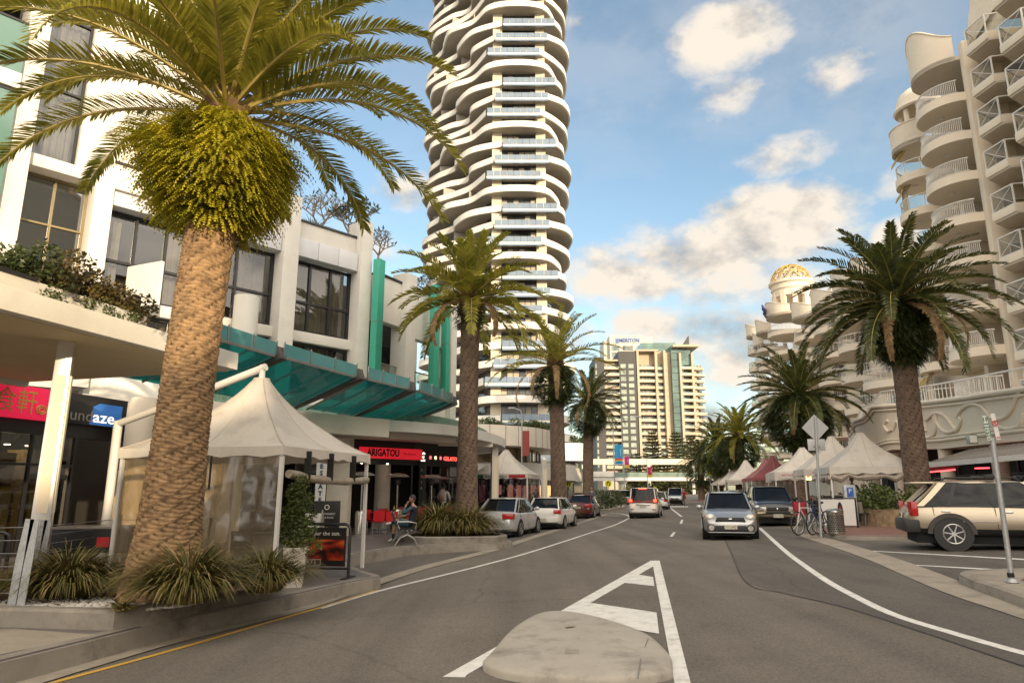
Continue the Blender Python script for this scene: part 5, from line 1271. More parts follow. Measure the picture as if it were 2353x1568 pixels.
# potted shrub beside the tent
POT = M('white_pot',(.72,.66,.57),.45,0,.05,2)
X,Y = -3.56,11.72
t = thing('plant_pot','tapered square white planter pot at the tent corner','plant pot',(X,Y,.08),R(12))
MB().add([(-.13,-.13,0),(.13,-.13,0),(.13,.13,0),(-.13,.13,0),(-.19,-.19,.62),(.19,-.19,.62),(.19,.19,.62),(-.19,.19,.62),(-.16,-.16,.62),(.16,-.16,.62),(.16,.16,.62),(-.16,.16,.62),(-.15,-.15,.54),(.15,-.15,.54),(.15,.15,.54),(-.15,.15,.54)],[(0,1,5,4),(1,2,6,5),(2,3,7,6),(3,0,4,7),(4,5,9,8),(5,6,10,9),(6,7,11,10),(7,4,8,11),(8,9,13,12),(9,10,14,13),(10,11,15,14),(11,8,12,15),(3,2,1,0)]).build('pot',POT,t,smooth=False)
MB().box(-.15,-.15,.5,.15,.15,.55).build('soil',EARTH,t,smooth=False)
rnd = random.Random(77)
bl = [((rnd.uniform(-.12,.16),rnd.uniform(-.15,.15),.1+z_),lerp(.34,.10,z_/1.05),.16) for z_ in [i*.09 for i in range(12)]]
shrub('potted_shrub','upright bright green shrub growing in the white planter pot','shrub',X+.02,Y,.62,bl,4200,.055,SHR,42)
def branchy(label, X, Y, z, h, spread, seed, leaves, group='bare trees on the roof garden'):
    rnd = random.Random(seed); t = thing('roof_tree',label,'tree',(X,Y,z),0,group); m = MB(); tips = []
    def br(p,d,L,r,dep):
        q = p+d*L; m.tube([p,p.lerp(q,.5)+Vector((rnd.uniform(-.03,.03),rnd.uniform(-.03,.03),0))*L*2,q],[r,r*.85,r*.75],5,cap=False)
        if dep == 0: tips.append((q,d)); return
        n = 3 if dep > 1 or rnd.random() < .5 else 2; a0 = rnd.uniform(0,6.28)
        for k in range(n):
            a = a0+k*2*PI/n+rnd.uniform(-.3,.3); nd = (d*.75+Vector((math.cos(a)*spread,math.sin(a)*spread,.25))).normalized(); br(q,nd,L*rnd.uniform(.62,.8),r*.68,dep-1)
    br(Vector((0,0,0)),Vector((rnd.uniform(-.1,.1),0,1)).normalized(),h*.36,h*.035,5 if not leaves else 4)
    m.build('trunk',M('frangipani_bark',(.30,.25,.19),.8,0,.15,4),t)
    f = MB()
    for q,d in tips:
        for k in range(leaves if leaves else 1):
            if not leaves and rnd.random() > .3: continue
            e = Vector((rnd.uniform(-1,1),rnd.uniform(-1,1),rnd.uniform(-.2,.8))).normalized(); s_ = e.cross(Vector((0,0,1))).normalized()*.05; f.add([q,q+e*.13+s_,q+e*.28,q+e*.13-s_],[(0,1,2,3)])
    f.build('crown',leafmat('frangipani_leaf',(.06,.09,.06),(.16,.20,.12),3,.5,.2),t,smooth=False)
for (pxx,py,Yd,h,lab,sd_,lv) in ((738,520,28.0,2.3,'bare forked roof tree left above the white parapet',3,0),(800,530,28.5,2.2,'leafy roof tree beside the bare one above the parapet',5,5),(868,618,30.5,1.9,'bare roof tree above the first green fin',9,0),(968,700,33,1.5,'small bare roof tree between the green fins',10,0)):
    p = A(pxx,py,Yd); branchy(lab,p[0],p[1],min(p[2],12.0) if pxx<850 else p[2],h,.85,sd_,lv)
p = A(718,505,27); tuft('spiky strappy roof plant beside the bare roof tree',p[0],p[1],12.0,.35,.8,60,15,None,'roof plant',name='roof_plant')
# hedges and garden growth in the middle distance
def hedge(label, pts, w, h, n, leaf, mat, seed, name='hedge', zb=None):
    rnd = random.Random(seed); X,Y = pts[0]; z = gz(X,Y) if zb is None else zb; t = thing(name,label,'hedge',(X,Y,z)); m = MB(); bl = []
    for i in range(26):
        f_ = rnd.random()*(len(pts)-1); k = int(f_); k = min(k,len(pts)-2); a,b = pts[k],pts[k+1]; f_ -= k
        bl.append(((lerp(a[0],b[0],f_)-X+rnd.uniform(-w,w)*.4,lerp(a[1],b[1],f_)-Y+rnd.uniform(-w,w)*.4,h*rnd.uniform(.25,.75)),w*.5,h*.35))
    leafcloud(m,bl,n,leaf,rnd); m.build('foliage',mat,t,smooth=False); return t
hedge('roof garden hedge along the cream curved balcony', [(-7,53.5),(-.5,56.4),(2.2,59),(3.0,62)],1.0,.75,3500,.16,SHR,3,zb=6.7)
hedge('dark clipped hedge on the kerb nose behind the fourth palm', [(6.0,51.2),(5.8,53),(5.9,55)],.8,1.25,2200,.12,HED,4)
hedge('long low hedge behind the chevron sign', [(7.8,62),(9.2,66),(11,76),(12.5,84)],1.6,1.7,3000,.22,HED,5)
hedge('dark leafy hedge beside the dark four wheel drive', [(14.3,33.2),(14.6,31),(14.2,28.8)],.9,1.2,2600,.13,HED,6)
hedge('roof top hedge on the pale blue balcony', [(6.2,71.5),(7.6,73),(8.0,78)],.8,.8,900,.2,HED,7,zb=6.4)
def pine(label, px, Y, ytop, w, seed):
    rnd = random.Random(seed); X,_,zt = A(px,ytop,Y); z0 = gz(X,Y)-.8; h = zt-z0; t = thing('norfolk_pine',label,'tree',(X,Y,z0),0,'pines behind the footbridge')
    MB().tube([(0,0,0),(0,0,h*.5),(0,0,h)],[.45,.3,.05],8).build('trunk',STEM,t); m = MB()
    n = int(h/1.1)
    for i in range(n):
        zz = h*(.12+.86*i/n); r = w*(1-(i/n)**1.25)*rnd.uniform(.85,1.1)+.5; k = 7
        for j in range(k):
            a = j*2*PI/k+i*.5+rnd.uniform(-.15,.15); pr = Vector((0,0,zz))
            for s_ in range(16):
                f_ = (s_+1)/16; p = Vector((math.cos(a)*r*f_,math.sin(a)*r*f_,zz-.10*r*f_+.22*r*f_*f_))
                for q in range(3):
                    d = Vector((math.cos(a+rnd.uniform(-1.1,1.1)),math.sin(a+rnd.uniform(-1.1,1.1)),rnd.uniform(-.4,.5))); e = d.cross(Vector((rnd.uniform(-1,1),rnd.uniform(-1,1),1))).normalized()*.16; L = rnd.uniform(.5,1.1); m.add([p,p+d*L*.5+e,p+d*L,p+d*L*.5-e],[(0,1,2,3)])
    m.build('crown',PINE,t,smooth=False)
for i,(px,Y,yt,w) in enumerate(((1497,225,985,5.5),(1552,215,985,6),(1585,240,1000,6),(1460,235,1035,5),(1525,205,1045,5))):
    pine(['tall thin pine left of centre behind the monorail beam','tall pine right of centre behind the monorail beam','pine partly hidden by the right hand palms','short pine beside the charcoal apartment wall','small pine between the two tall pines'][i],px,Y,yt,w,i+90)
def wood(name,label,px0,px1,Y,ytop,n,seed,mat,leaf=1.0):
    rnd = random.Random(seed); a = A(px0,ytop,Y); b = A(px1,ytop,Y); z0 = -1.; t = MB(); bl = []
    for i in range(30): bl.append(((rnd.uniform(a[0],b[0]),Y+rnd.uniform(-4,4),z0+(a[2]-z0)*rnd.uniform(.2,.85)),2.6,1.6))
    leafcloud(t,bl,n,leaf,rnd); o = t.build(name,mat,None,smooth=False); return tag(o,label,'trees',None,'stuff')
wood('far_foliage','dark mass of trees under the footbridge at the end of the street',1440,1640,205,1085,5000,8,leafmat('far_leaf',(.02,.028,.010),(.10,.10,.03),.3,.6,.2))
# ---------------------------------------------------------------- garden bed by the near kerb
bed = [(-9.5,8.75),(-7.0,8.45),(-5.6,8.30),(-4.45,8.12),(-4.3,8.35),(-3.98,9.3),(-3.52,10.5),(-3.47,10.9),(-3.7,11.2)]
def bedtop(x,y): return interp(y,[8,8.6,10.6,11.3],[.29,.28,.21,.2])
t = thing('garden_bed','low concrete walled garden bed around the foot of the big palm','garden bed',(-5,9.5,0))
m = MB(); P = [Vector((x,y,0)) for x,y in bed]; rows = []
for i,p in enumerate(P):
    d = (P[min(i+1,len(P)-1)]-P[max(i-1,0)]).normalized(); n = Vector((-d.y,d.x,0)); z1 = bedtop(p.x,p.y)
    rows.append([(p.x,p.y,PZ-.02),(p.x,p.y,z1-.03),(p.x+n.x*.03,p.y+n.y*.03,z1),(p.x+n.x*.2,p.y+n.y*.2,z1),(p.x+n.x*.22,p.y+n.y*.22,z1-.03),(p.x+n.x*.22,p.y+n.y*.22,PZ)])
m.rows(rows); m.build('kerb_wall',CONC,t,world=True)
inn = [(r[3][0],r[3][1]) for r in rows]
MB().add([(x,y,bedtop(x,y)-.05) for x,y in inn]+[(-4.3,12.4,.2),(-9.5,12.8,.2)],[tuple(range(len(inn)+2))]).build('soil',M('bark_mulch',(.12,.075,.045),.95,0,.5,14,.6,40,stain=(.22,.16,.11),sscale=9),t,world=True,smooth=False)
rnd = random.Random(4); m = MB()
for k in range(1500):
    a = rnd.random(); b_ = rnd.random()**1.7; x = lerp(-6.9,-3.95,a); yb = interp(x,[-7,-5.6,-4.3,-3.9],[8.72,8.55,8.42,8.9]); y = yb+b_*1.15*(1-.35*abs(a-.5)); r = rnd.uniform(.012,.032)
    m.ball((x,y,bedtop(x,y)-.045+r*.35),r,6,4,(1,rnd.uniform(.6,1),.6))
tag(m.build('white_pebbles',M('pebble',(.62,.58,.52),.8,0,.25,20)),'scatter of white pebbles over the soil in the near garden bed','pebbles',None,'stuff')
def stuff_litter():
    m = MB(); r2 = random.Random(9)
    for k in range(900):
        if r2.random() < .5: x,y = r2.uniform(-6.9,-3.6), r2.uniform(8.6,11)
        else:
            i = r2.randrange(3,8); x,y = KL[i+0][0]+r2.uniform(.03,.4), KL[i][1]+r2.uniform(-.8,.8)
        z = bedtop(x,y)-.04 if (x < -3.6 and y > 8.5) else gz(x,y)+.014
        a = r2.uniform(0,6.28); L = r2.uniform(.02,.06); m.add([(x,y,z),(x+L*math.cos(a),y+L*math.sin(a),z+.012),(x+L*.6*math.cos(a+.6),y+L*.6*math.sin(a+.6),z+.004)],[(0,1,2)])
    tag(m.build('leaf_litter',M('dry_litter',(.18,.11,.06),.9,0,.5,8)),'dry leaf litter in the bed and along the near gutter','litter',None,'stuff')
stuff_litter()
# second bed under the middle palm
bed2 = [(-3.3,21.6),(-2.9,21.15),(-2.2,21.0),(-1.0,21.2),(-.35,21.5),(-.15,22.1),(-.3,22.9),(-.9,23.8),(-1.95,25),(-2.5,27)]
t = thing('garden_bed','low concrete bed holding the strap-leaf mounds under the second palm','garden bed',(-1.7,23,0))
cb = catmull([(x,y,0) for x,y in bed2],4); rows = []
for i,p in enumerate(cb):
    d = (cb[min(i+1,len(cb)-1)]-cb[max(i-1,0)]).normalized(); n = Vector((-d.y,d.x,0)); z1 = .27
    rows.append([(p.x,p.y,PZ-.02),(p.x,p.y,z1-.03),(p.x+n.x*.03,p.y+n.y*.03,z1),(p.x+n.x*.2,p.y+n.y*.2,z1),(p.x+n.x*.2,p.y+n.y*.2,PZ)])
MB().rows(rows).build('kerb_wall',CONC,t,world=True)
MB().add([(r[3][0],r[3][1],.2) for r in rows]+[(-3.2,27,.2),(-3.4,22,.2)],[tuple(range(len(rows)+2))]).build('soil',MATS['bark_mulch'],t,world=True,smooth=False)
# steel posts and cables of the low fence
pts = [(-9.6,8.6,1.2),(-5.98,8.72,1.26),(-7.25,10.9,1.16),(-7.55,13.4,1.16),(-5.55,12.9,1.12)]
fence = thing('wire_fence','low fence of bent galvanised steel posts strung with thin cables round the garden bed','fence',(-6,9,0))
for i,(x,y,h) in enumerate(pts[1:]):
    z0 = .24; m = MB(); a = R(20)
    for s_ in (-.05,.05): m.bar((x+s_,y,z0),(x+s_+.02,y,h-.5),.012,.11,up=(1,0,0)); m.bar((x+s_+.02,y,h-.5),(x+s_*.6+.05,y,h),.012,.11,up=(1,0,0))
    m.bar((x,y+.05,z0),(x+.02,y+.05,h-.5),.10,.014); m.bar((x+.02,y+.05,h-.5),(x+.05,y+.05,h-.02),.09,.014)
    m.build('post',GALV,fence,world=True,smooth=False)
for k in range(6):
    m = MB(); f_ = .12+.16*k
    def pp(i): x,y,h = pts[i]; return (x+.03*(i>0),y,.28+f_*(h-.3))
    m.tube([pp(0),pp(1)],.006,4); m.tube([pp(1),pp(2),pp(3),pp(4)],.006,4); m.build('cable',STEEL,fence,world=True)
# ---------------------------------------------------------------- poster barriers ("under the sun")
BORD = M('poster_black',(.012,.010,.010),.35,0,.1)
def poster_mat(name, flip=1):
    m = M(name,(.30,.03,.008),.3,0,0); nt = m.node_tree; N = nt.nodes; L = nt.links; b = N['Principled BSDF']
    tc = N.new('ShaderNodeTexCoord'); mp = N.new('ShaderNodeMapping'); mp.inputs['Rotation'].default_value = (0,R(38*flip),0); mp.inputs['Scale'].default_value = (1.0,1,2.2); L.new(tc.outputs['Object'],mp.inputs[0])
    n = N.new('ShaderNodeTexNoise'); n.inputs['Scale'].default_value = 2.6; n.inputs['Detail'].default_value = 2; n.inputs['Distortion'].default_value = .6; L.new(mp.outputs[0],n.inputs['Vector'])
    r = N.new('ShaderNodeValToRGB'); e = r.color_ramp.elements; e[0].position = .36; e[0].color = (.018,.004,.003,1); e[1].position = .68; e[1].color = (.62,.15,.02,1)
    x = e.new(.5); x.color = (.30,.02,.006,1); L.new(n.outputs['Fac'],r.inputs[0]); L.new(r.outputs[0],b.inputs['Base Color']); return m
WL = M('poster_white',(.72,.68,.62),.5,0,0)
def barrier(label, x, y, rz, w, h, z, txt, flip):
    t = thing('poster_barrier',label,'barrier',(x,y,z),rz)
    m = MB(); m.tube([(-w/2,0,0),(-w/2,0,h-.09),(-w/2+.03,0,h-.03),(-w/2+.09,0,h),(w/2-.09,0,h),(w/2-.03,0,h-.03),(w/2,0,h-.09),(w/2,0,0)],.028,8); m.tube([(-w/2,0,.16),(w/2,0,.16)],.022,6)
    m.build('frame',BLACK,t)
    MB().obox((-w/2,0,.01),(.1,.5,.02)).build('foot',BLACK,t,smooth=False); MB().obox((w/2,0,.01),(.1,.5,.02)).build('foot',BLACK,t,smooth=False)
    MB().box(-w/2+.07,-.006,.2,w/2-.07,.006,h-.06).build('banner',BORD,t,smooth=False)
    MB().box(-w/2+.12,-.010,.30,w/2-.10,-.007,h-.27).build('picture',poster_mat('poster_picture%d'%flip,flip),t,smooth=False)
    text('lettering',txt,.105,WL,t,(-.02 if flip>0 else .25,-.012,h-.165),(R(90),0,0))
    text('lettering','B A R T S' if flip > 0 else 'B A R T S',.075,WL,t,(-w/2+.38,-.012,.265),(R(90),0,0))
    m = MB(); a,c,zb,zt = -w/2+.15,-w/2+.62,.215,.315
    for s_ in ((a,zb,c,zb+.007),(a,zt-.007,c,zt),(a,zb,a+.007,zt),(c-.007,zb,c,zt)): m.box(s_[0],-.012,s_[1],s_[2],-.0095,s_[3])
    m.build('logo_box',WL,t,smooth=False); return t
bx,by = ZZ(748,1318,.08)
barrier('black framed barrier with a glowing red poster beside the white plant pot',-3.5,12.9,R(-8),1.15,.93,.08,'time under the sun.',1)
barrier('black framed barrier with an orange poster behind the fence at far left',-8.0,9.75,R(16),1.9,.95,.08,'time under the sun.',-1)
# ---------------------------------------------------------------- tents
CANV = M('tent_canvas',(.70,.645,.57),.75,0,.06,1.5,.05,30,stain=(.55,.48,.40),sscale=2)
CANVR = M('tent_canvas_red',(.34,.10,.10),.75,0,.08,1.5)
PLAS = glass('clear_plastic',(.74,.66,.50),.10,.10,.6,.8)
def fog(m, f, c):
    nt = m.node_tree; N = nt.nodes; L = nt.links; out = N['Material Output']; old = out.inputs['Surface'].links[0].from_socket
    d = N.new('ShaderNodeBsdfTranslucent'); d.inputs[0].default_value = (*c,1); e = N.new('ShaderNodeBsdfDiffuse'); e.inputs[0].default_value = (*c,1); a = N.new('ShaderNodeMixShader'); L.new(d.outputs[0],a.inputs[1]); L.new(e.outputs[0],a.inputs[2])
    b = N.new('ShaderNodeMixShader'); b.inputs[0].default_value = f; L.new(old,b.inputs[1]); L.new(a.outputs[0],b.inputs[2]); L.new(b.outputs[0],out.inputs['Surface'])
fog(PLAS,.30,(.60,.50,.37)); fog(CANV,.22,(.72,.64,.52))
PLASD = glass('dark_plastic',(.16,.10,.16),.12,.1,.6,.8)
PLASB = M('brown_plastic_curtain',(.20,.155,.115),.25,0,.35,2.2,.3,3,spec=.5)
def tent(label, x, y, rz, S, ze, zp, z0, mat=CANV, walls=None, val=.2, wallm=None, posts=True, capr=.16, cat='tent', group=None, ret=False):
    t = thing('market_tent',label,cat,(x,y,z0),rz,group); ze -= z0; zp -= z0; h = S/2; n = 48; rows = []
    for j in range(13):
        s_ = j/12; row = []
        for i in range(n):
            a = 2*PI*i/n+PI/4; sq = h/max(abs(math.cos(a)),abs(math.sin(a))); k = (1-s_); r = lerp(capr,sq,k)
            r = lerp(capr+(h-capr)*k,r,min(1,k*1.6+.15)) if s_ > .3 else r
            corner = (abs(math.sin(2*(a)))); ed = 1-corner
            z = ze+(zp-ze)*(s_**1.75*.62+s_*.38)
            z += -.10*ed**1.0*(1-s_)**3*0+.07*(1-corner)*s_*(1-s_)*0 - .10*math.sin(s_*PI)*ed*.6
            row.append((r*math.cos(a),r*math.sin(a),z))
        rows.append(row)
    m = MB(); m.rows(rows,True); m.cyl((0,0,zp-.02),(0,0,zp+.05),capr*1.02,capr*.98,24); rf_ = m.build('roof',mat,t,ang=50)
    m = MB()
    for q_ in range(8):
        i_ = int(q_*n/8); m.tube([(r_[i_][0],r_[i_][1],r_[i_][2]+.004) for r_ in rows],.010,4,cap=False)
    m.build('seam',M('tent_seam',(.50,.45,.38),.8,0,.1),rf_)
    m = MB(); v0 = rows[0]; nn = len(v0); lo = []
    for i,(a_,b_,c_) in enumerate(v0): lo.append((a_*1.005,b_*1.005,c_-val+.03*math.sin(i*2.4)*(val/.2)))
    m.rows([v0,lo],True); m.build('valance',mat,t)
    if posts:
        for sx in (1,-1):
            for sy in (1,-1): MB().box(sx*h*.97-.03,sy*h*.97-.03,0,sx*h*.97+.03,sy*h*.97+.03,ze).build('post',OFFW,t,smooth=False)
    for wname in (walls or []):
        sx,sy = {'e':(1,0),'w':(-1,0),'n':(0,1),'s':(0,-1)}[wname]; m = MB(); k = 40; rr = []
        for zz in [0.05+(ze-.1)*q/8 for q in range(9)]:
            row = []
            for i in range(k+1):
                f_ = -1+2*i/k; wv = .015*math.sin(i*1.3+zz*2)+.012*math.sin(i*.5+zz*5)
                row.append((sx*(h*.97+wv),f_*h*.96,zz) if sx else (f_*h*.96,sy*(h*.97+wv),zz))
            rr.append(row)
        m.rows(rr); w = m.build('plastic_wall',wallm or PLAS,t)
        m = MB(); q0,q1 = (rr[0][0],rr[0][-1]); m.tube([(q0[0],q0[1],.07),(q1[0],q1[1],.07)],.025,6); m.build('bottom_bar',OFFW,w)
    return t
T1 = tent('large white peaked tent with clear plastic walls behind the big palm trunk',-4.95,13.35,R(76),3.25,2.33,3.72,.08,walls=['w','n'],val=.16)
# its hanging frame: raking white tube
m = MB(); m.tube([(-4.95,13.35,3.72),(-4.95,13.35,3.98),(-5.0,13.35,4.0)],.06,10); m.tube([(-4.88,13.33,4.0),(-7.0,14.0,3.35),(-8.4,14.6,3.0)],.075,10); m.tube([(-6.7,13.9,3.4),(-6.9,13.95,2.9),(-7.3,14.1,2.6)],.04,8)
t = thing('tent_mast','raking white steel tube holding up the peak of the large tent','mast',(-8.4,14.6,.08)); m.build('tube',OFFW,t,world=True); MB().cyl((-8.4,14.6,.08),(-8.4,14.6,3.05),.09,n=12).build('post',OFFW,t,world=True)
# rolled up plastic on the kerb side of the tent with straps
m = MB(); m.tube([(-1.45+.29*i,-1.64,1.80-.07*math.sin(i/10*PI)-.006*i) for i in range(11)],[.07+.012*math.sin(i*2.1) for i in range(11)],10)
m.build('rolled_wall',M('rolled_plastic',(.34,.28,.21),.4,0,.3,6,.4,20),T1)
for xx in (-.9,-.1,.8): MB().box(xx-.015,-1.72,1.70,xx+.015,-1.60,2.2).build('strap',BLACK,T1,smooth=False)
MB().box(-1.66,-.3,1.55,-1.64,-.27,2.1).build('strap',BLACK,T1,smooth=False)
# things inside the tent
def simple_table(label, x, y, rz, z0, w=.7, d=.7, h=.74, top=None, group=None, cat='table'):
    t = thing('cafe_table',label,cat,(x,y,z0),rz,group); MB().box(-w/2,-d/2,h-.03,w/2,d/2,h).build('table_top',top or BLACK,t,bevel=.006)
    MB().cyl((0,0,.03),(0,0,h-.03),.03,n=10).build('pedestal',STEEL,t)
    m = MB(); m.bar((-.25,0,.02),(.25,0,.02),.05,.03); m.bar((0,-.25,.02),(0,.25,.02),.05,.03); m.build('foot',STEEL,t,smooth=False); return t
def chair(label, x, y, rz, z0, mat, legm, group, first=[None,{}]):
    key = mat.name+legm.name
    if key in first[1]: return dup(first[1][key],(x,y,z0),rz,label,group)
    t = thing('cafe_chair',label,'chair',(x,y,z0),rz,group)
    m = MB(); m.rows([[(xx,yy,.45-.02*math.cos(xx*6)+(.015 if yy < -.15 else 0)) for xx in (-.21,-.1,0,.1,.21)] for yy in (-.21,-.1,0,.1,.2)]); m.rows([[(xx,yy,.425) for xx in (-.21,0,.21)] for yy in (-.21,0,.2)]); m.build('seat',mat,t)
    m = MB(); m.rows([[(xx,.2+.10*(zz-.45)-.05*math.cos(xx*5)+.05,zz) for xx in (-.2,-.1,0,.1,.2)] for zz in (.45,.55,.65,.75,.83)]); m.rows([[(xx,.225+.10*(zz-.45)-.05*math.cos(xx*5)+.05,zz) for xx in (-.2,-.1,0,.1,.2)] for zz in (.45,.55,.65,.75,.83)]); m.build('backrest',mat,t)
    for sx in (-1,1):
        for sy in (-1,1): MB().tube([(sx*.18,sy*.17,.43),(sx*.22,sy*.22,0)],.013,6).build('leg',legm,t)
    first[1][key] = t; return t
simple_table('black square table inside the clear plastic tent',-4.9,13.5,R(20),.08)
chair('dark chair left of the black table inside the tent',-5.6,13.2,R(60),.08,BLACK,BLACK,'dark chairs inside the tent'); chair('dark chair right of the black table inside the tent',-4.25,13.8,R(-70),.08,BLACK,BLACK,'dark chairs inside the tent'); chair('dark chair nearest the front wall inside the tent',-4.7,12.7,R(170),.08,BLACK,BLACK,'dark chairs inside the tent')
t = thing('folding_table','black table with grey top behind the fence left of the palm','table',(-7.45,12.9,.08),R(12)); MB().box(-.75,-.35,.86,.75,.35,.90).build('table_top',M('grey_top',(.30,.27,.24),.4,0,.1),t,bevel=.006); MB().box(-.72,-.33,.45,.72,.33,.86).build('skirt',BLACK,t,smooth=False)
for sx in (-1,1): MB().box(sx*.68-.02,-.3,0,sx*.68+.02,-.26,.5).build('leg',BLACK,t,smooth=False)
MB().box(.02,-.345,.55,.22,-.332,.72).build('red_label',RED,t,smooth=False)
# tents across the road and further on
tent('nearest white peaked tent on the right with curtains gathered under its valance',14.7,29.0,R(76),3.3,2.55,3.95,.3,val=.28)
m = MB(); 
def tr_(x,y,z): a = R(76); return (14.7+x*math.cos(a)-y*math.sin(a),29+x*math.sin(a)+y*math.cos(a),z)
tg = thing('rolled_curtain','bunched plastic curtain hanging under the front corner of the nearest right hand tent','curtain',(13.5,27.4,1.9))
m.tube([tr_(-1.6,1.6-.33*i,2.18-.05*math.sin(i*2.1)-.08*(i%2)) for i in range(11)],[.11+.04*math.sin(i*1.9) for i in range(11)],8); m.tube([tr_(-1.6+.3*i,1.62,2.15-.06*math.sin(i*1.7)-.1*(i%2)) for i in range(8)],[.12+.04*math.sin(i*2.3) for i in range(8)],8); m.build('cloth',M('bunched_plastic',(.34,.28,.22),.4,0,.25,4,.3,12),tg,world=True)
tent('white peaked tent second from the near one with a red printed valance',15.6,33.6,R(76),3.3,2.6,4.15,.3,val=.3)
tent('white flat topped tent third along beside the dark four wheel drive',16.4,39.0,R(76),3.6,2.6,3.95,.3,val=.42)
tent('dull red twin peaked tent, nearer peak, beyond the dark four wheel drive',18.6,49.5,R(76),3.4,2.5,4.0,.3,CANVR,['s','w','n'],.2,PLASB)
tent('dull red twin peaked tent, farther peak, beyond the dark four wheel drive',19.4,53.0,R(76),3.4,2.5,3.9,.3,CANVR,['s','n'],.2,PLASB)
tent('white tent with brown plastic sides just past the red tents',19.9,59,R(76),3.4,2.5,4.1,.3,CANV,['s','n'],.2,PLASB)
tent('white tent with brown plastic sides near the sunlit palm',21.2,66,R(76),3.4,2.4,4.0,.3,CANV,['s','n'],.2,PLASB)
tent('small white tent farthest along the right kerb',23.5,76,R(76),3.4,2.4,3.8,.3,CANV,['s','n'],.2,PLASB)
for (x,y,z,lab) in ((14.25,31.85,2.42,'red lettered strip on the valance of the second right hand tent'),(14.85,37.05,2.42,'red lettered strip on the valance of the third right hand tent')):
    t = thing('valance_sign',lab,'sign',(x,y,z),R(-14)); MB().box(-.5,-.02,-.13,.5,0,.13).build('panel',WL,t,smooth=False); text('lettering','RESTAURANT',.16,M('red_letter',(.5,.03,.03),.5,0,0),t,(0,-.025,0),(R(90),0,0),width=.9)
T2 = tent('grey white restaurant tent with an Italian striped valance behind the second palm',-.35,41,R(76),3.4,2.55,3.95,-.02,val=.26,walls=['s','n','w'],wallm=PLASD)
for k,(c_,a,b) in enumerate((((.03,.16,.06),-1.6,-.9),((.40,.03,.03),.6,1.55))):
    MB().box(-1.70,-b,2.34,-1.715,-a,2.52).build('stripe',M('stripe%d'%k,c_,.7,0,0),T2,smooth=False)
text('lettering','Dante  Italian',.2,M('green_letter',(.05,.12,.07),.6,0,0),T2,(-1.72,.15,2.43),(R(90),0,R(-90)),width=1.3)
# ---------------------------------------------------------------- light pillars, signs, poles
LENS = emit('lamp_lens',(.62,.52,.36),.10)
def pillar_light(label, x, y, z0, h, w, rz):
    t = thing('light_pillar',label,'street light',(x,y,z0),rz,'square light pillars'); k = w/2
    MB().add([(-k,-k,0),(k,-k,0),(k,k,0),(-k,k,0),(-k*.8,-k*.8,h),(k*.8,-k*.8,h),(k*.8,k*.8,h),(-k*.8,k*.8,h),(0,0,h+w*.55)],[(0,1,5,4),(1,2,6,5),(2,3,7,6),(3,0,4,7),(4,5,8),(5,6,8),(6,7,8),(7,4,8)]).build('post',M('lamp_post_metal',(.62,.59,.54),.3,.25,.06,2),t,bevel=.012)
    for s_ in (0,1):
        m = MB().box(-k*.55,-k*1.03,h*.28,k*.55,-k*.8,h*.82)
        if s_: m.xf(Matrix.Rotation(R(90),4,'Z'))
        m.build('lamp_panel',LENS,t,smooth=False)
X,Y,Z = A(165,760,11.5); pillar_light('tall square light pillar in front of the red shop sign',X-.05,Y,.08,Z-.12,.29,R(25))
X,Y,Z = A(1136,1016,33); pillar_light('square light pillar right of the second palm trunk',X,Y,0,Z,.36,R(15))
X,Y,Z = A(1249,1055,47); pillar_light('square light pillar left of the third palm trunk',X,Y,-.1,Z+.1,.40,R(15))
YEL = M('sign_yellow',(.72,.66,.02),.5,0,.04); SBLK = M('sign_black',(.01,.01,.01),.5,0,0); SGREY = M('sign_back',(.50,.50,.49),.45,.3,.06,3); SWHT = M('sign_white',(.70,.68,.64),.5,0,.04)
def post_sign(name, label, x, y, z0, h, rp=.03, cat='sign', group=None, rz=0, lean=(0,0)):
    t = thing(name,label,cat,(x,y,z0),rz,group); MB().cyl((0,0,0),(lean[0],lean[1],h),rp,n=10).build('post',GALV,t); return t
def ped_sign(label, px, py, Y, r=.36, rz=0):
    x,y,z = A(px,py,Y); z0 = gz(x,y)-.1; t = post_sign('crossing_sign',label,x,y,z0,z-z0+r,.035,group='round yellow pedestrian crossing signs',rz=rz); zc = z-z0
    MB().cyl((0,-.05,zc),(0,-.03,zc),r,n=28).build('disc',YEL,t)
    m = MB()
    for s_ in (-1,1): m.bar((s_*.07,-.055,zc+.18),(s_*.17,-.055,zc-.20),.085,.012,up=(0,1,0))
    m.bar((-.12,-.055,zc+.17),(.12,-.055,zc+.17),.09,.012,up=(0,1,0)); m.build('walking_legs',SBLK,t,smooth=False)
ped_sign('narrow angled crossing sign left of the fourth palm trunk',1305,1109,72,.40,R(38)); ped_sign('crossing sign above the chevron board',1397,1110,76); ped_sign('small distant crossing sign left of the bridge pier',1434,1121,140); ped_sign('small distant crossing sign right of the bridge pier',1504,1121,150); ped_sign('crossing sign on the right beside the small white tents',1630,1085,80,.36)
x,y,z = A(1404,1137,66); z0 = gz(x,y); t = post_sign('chevron_sign','white board with stacked black chevrons on the refuge kerb',x,y,z0,z-z0-.25,.03)
MB().box(-.28,-.05,z-z0-.36,.28,-.03,z-z0+.36).build('board',SWHT,t,smooth=False); m = MB()
for k in range(3):
    zz = z-z0-.24+.22*k
    for s_ in (-1,1): m.bar((s_*.25,-.055,zz-.07),(0,-.055,zz+.07),.085,.01,up=(0,1,0))
m.build('chevrons',SBLK,t,smooth=False)
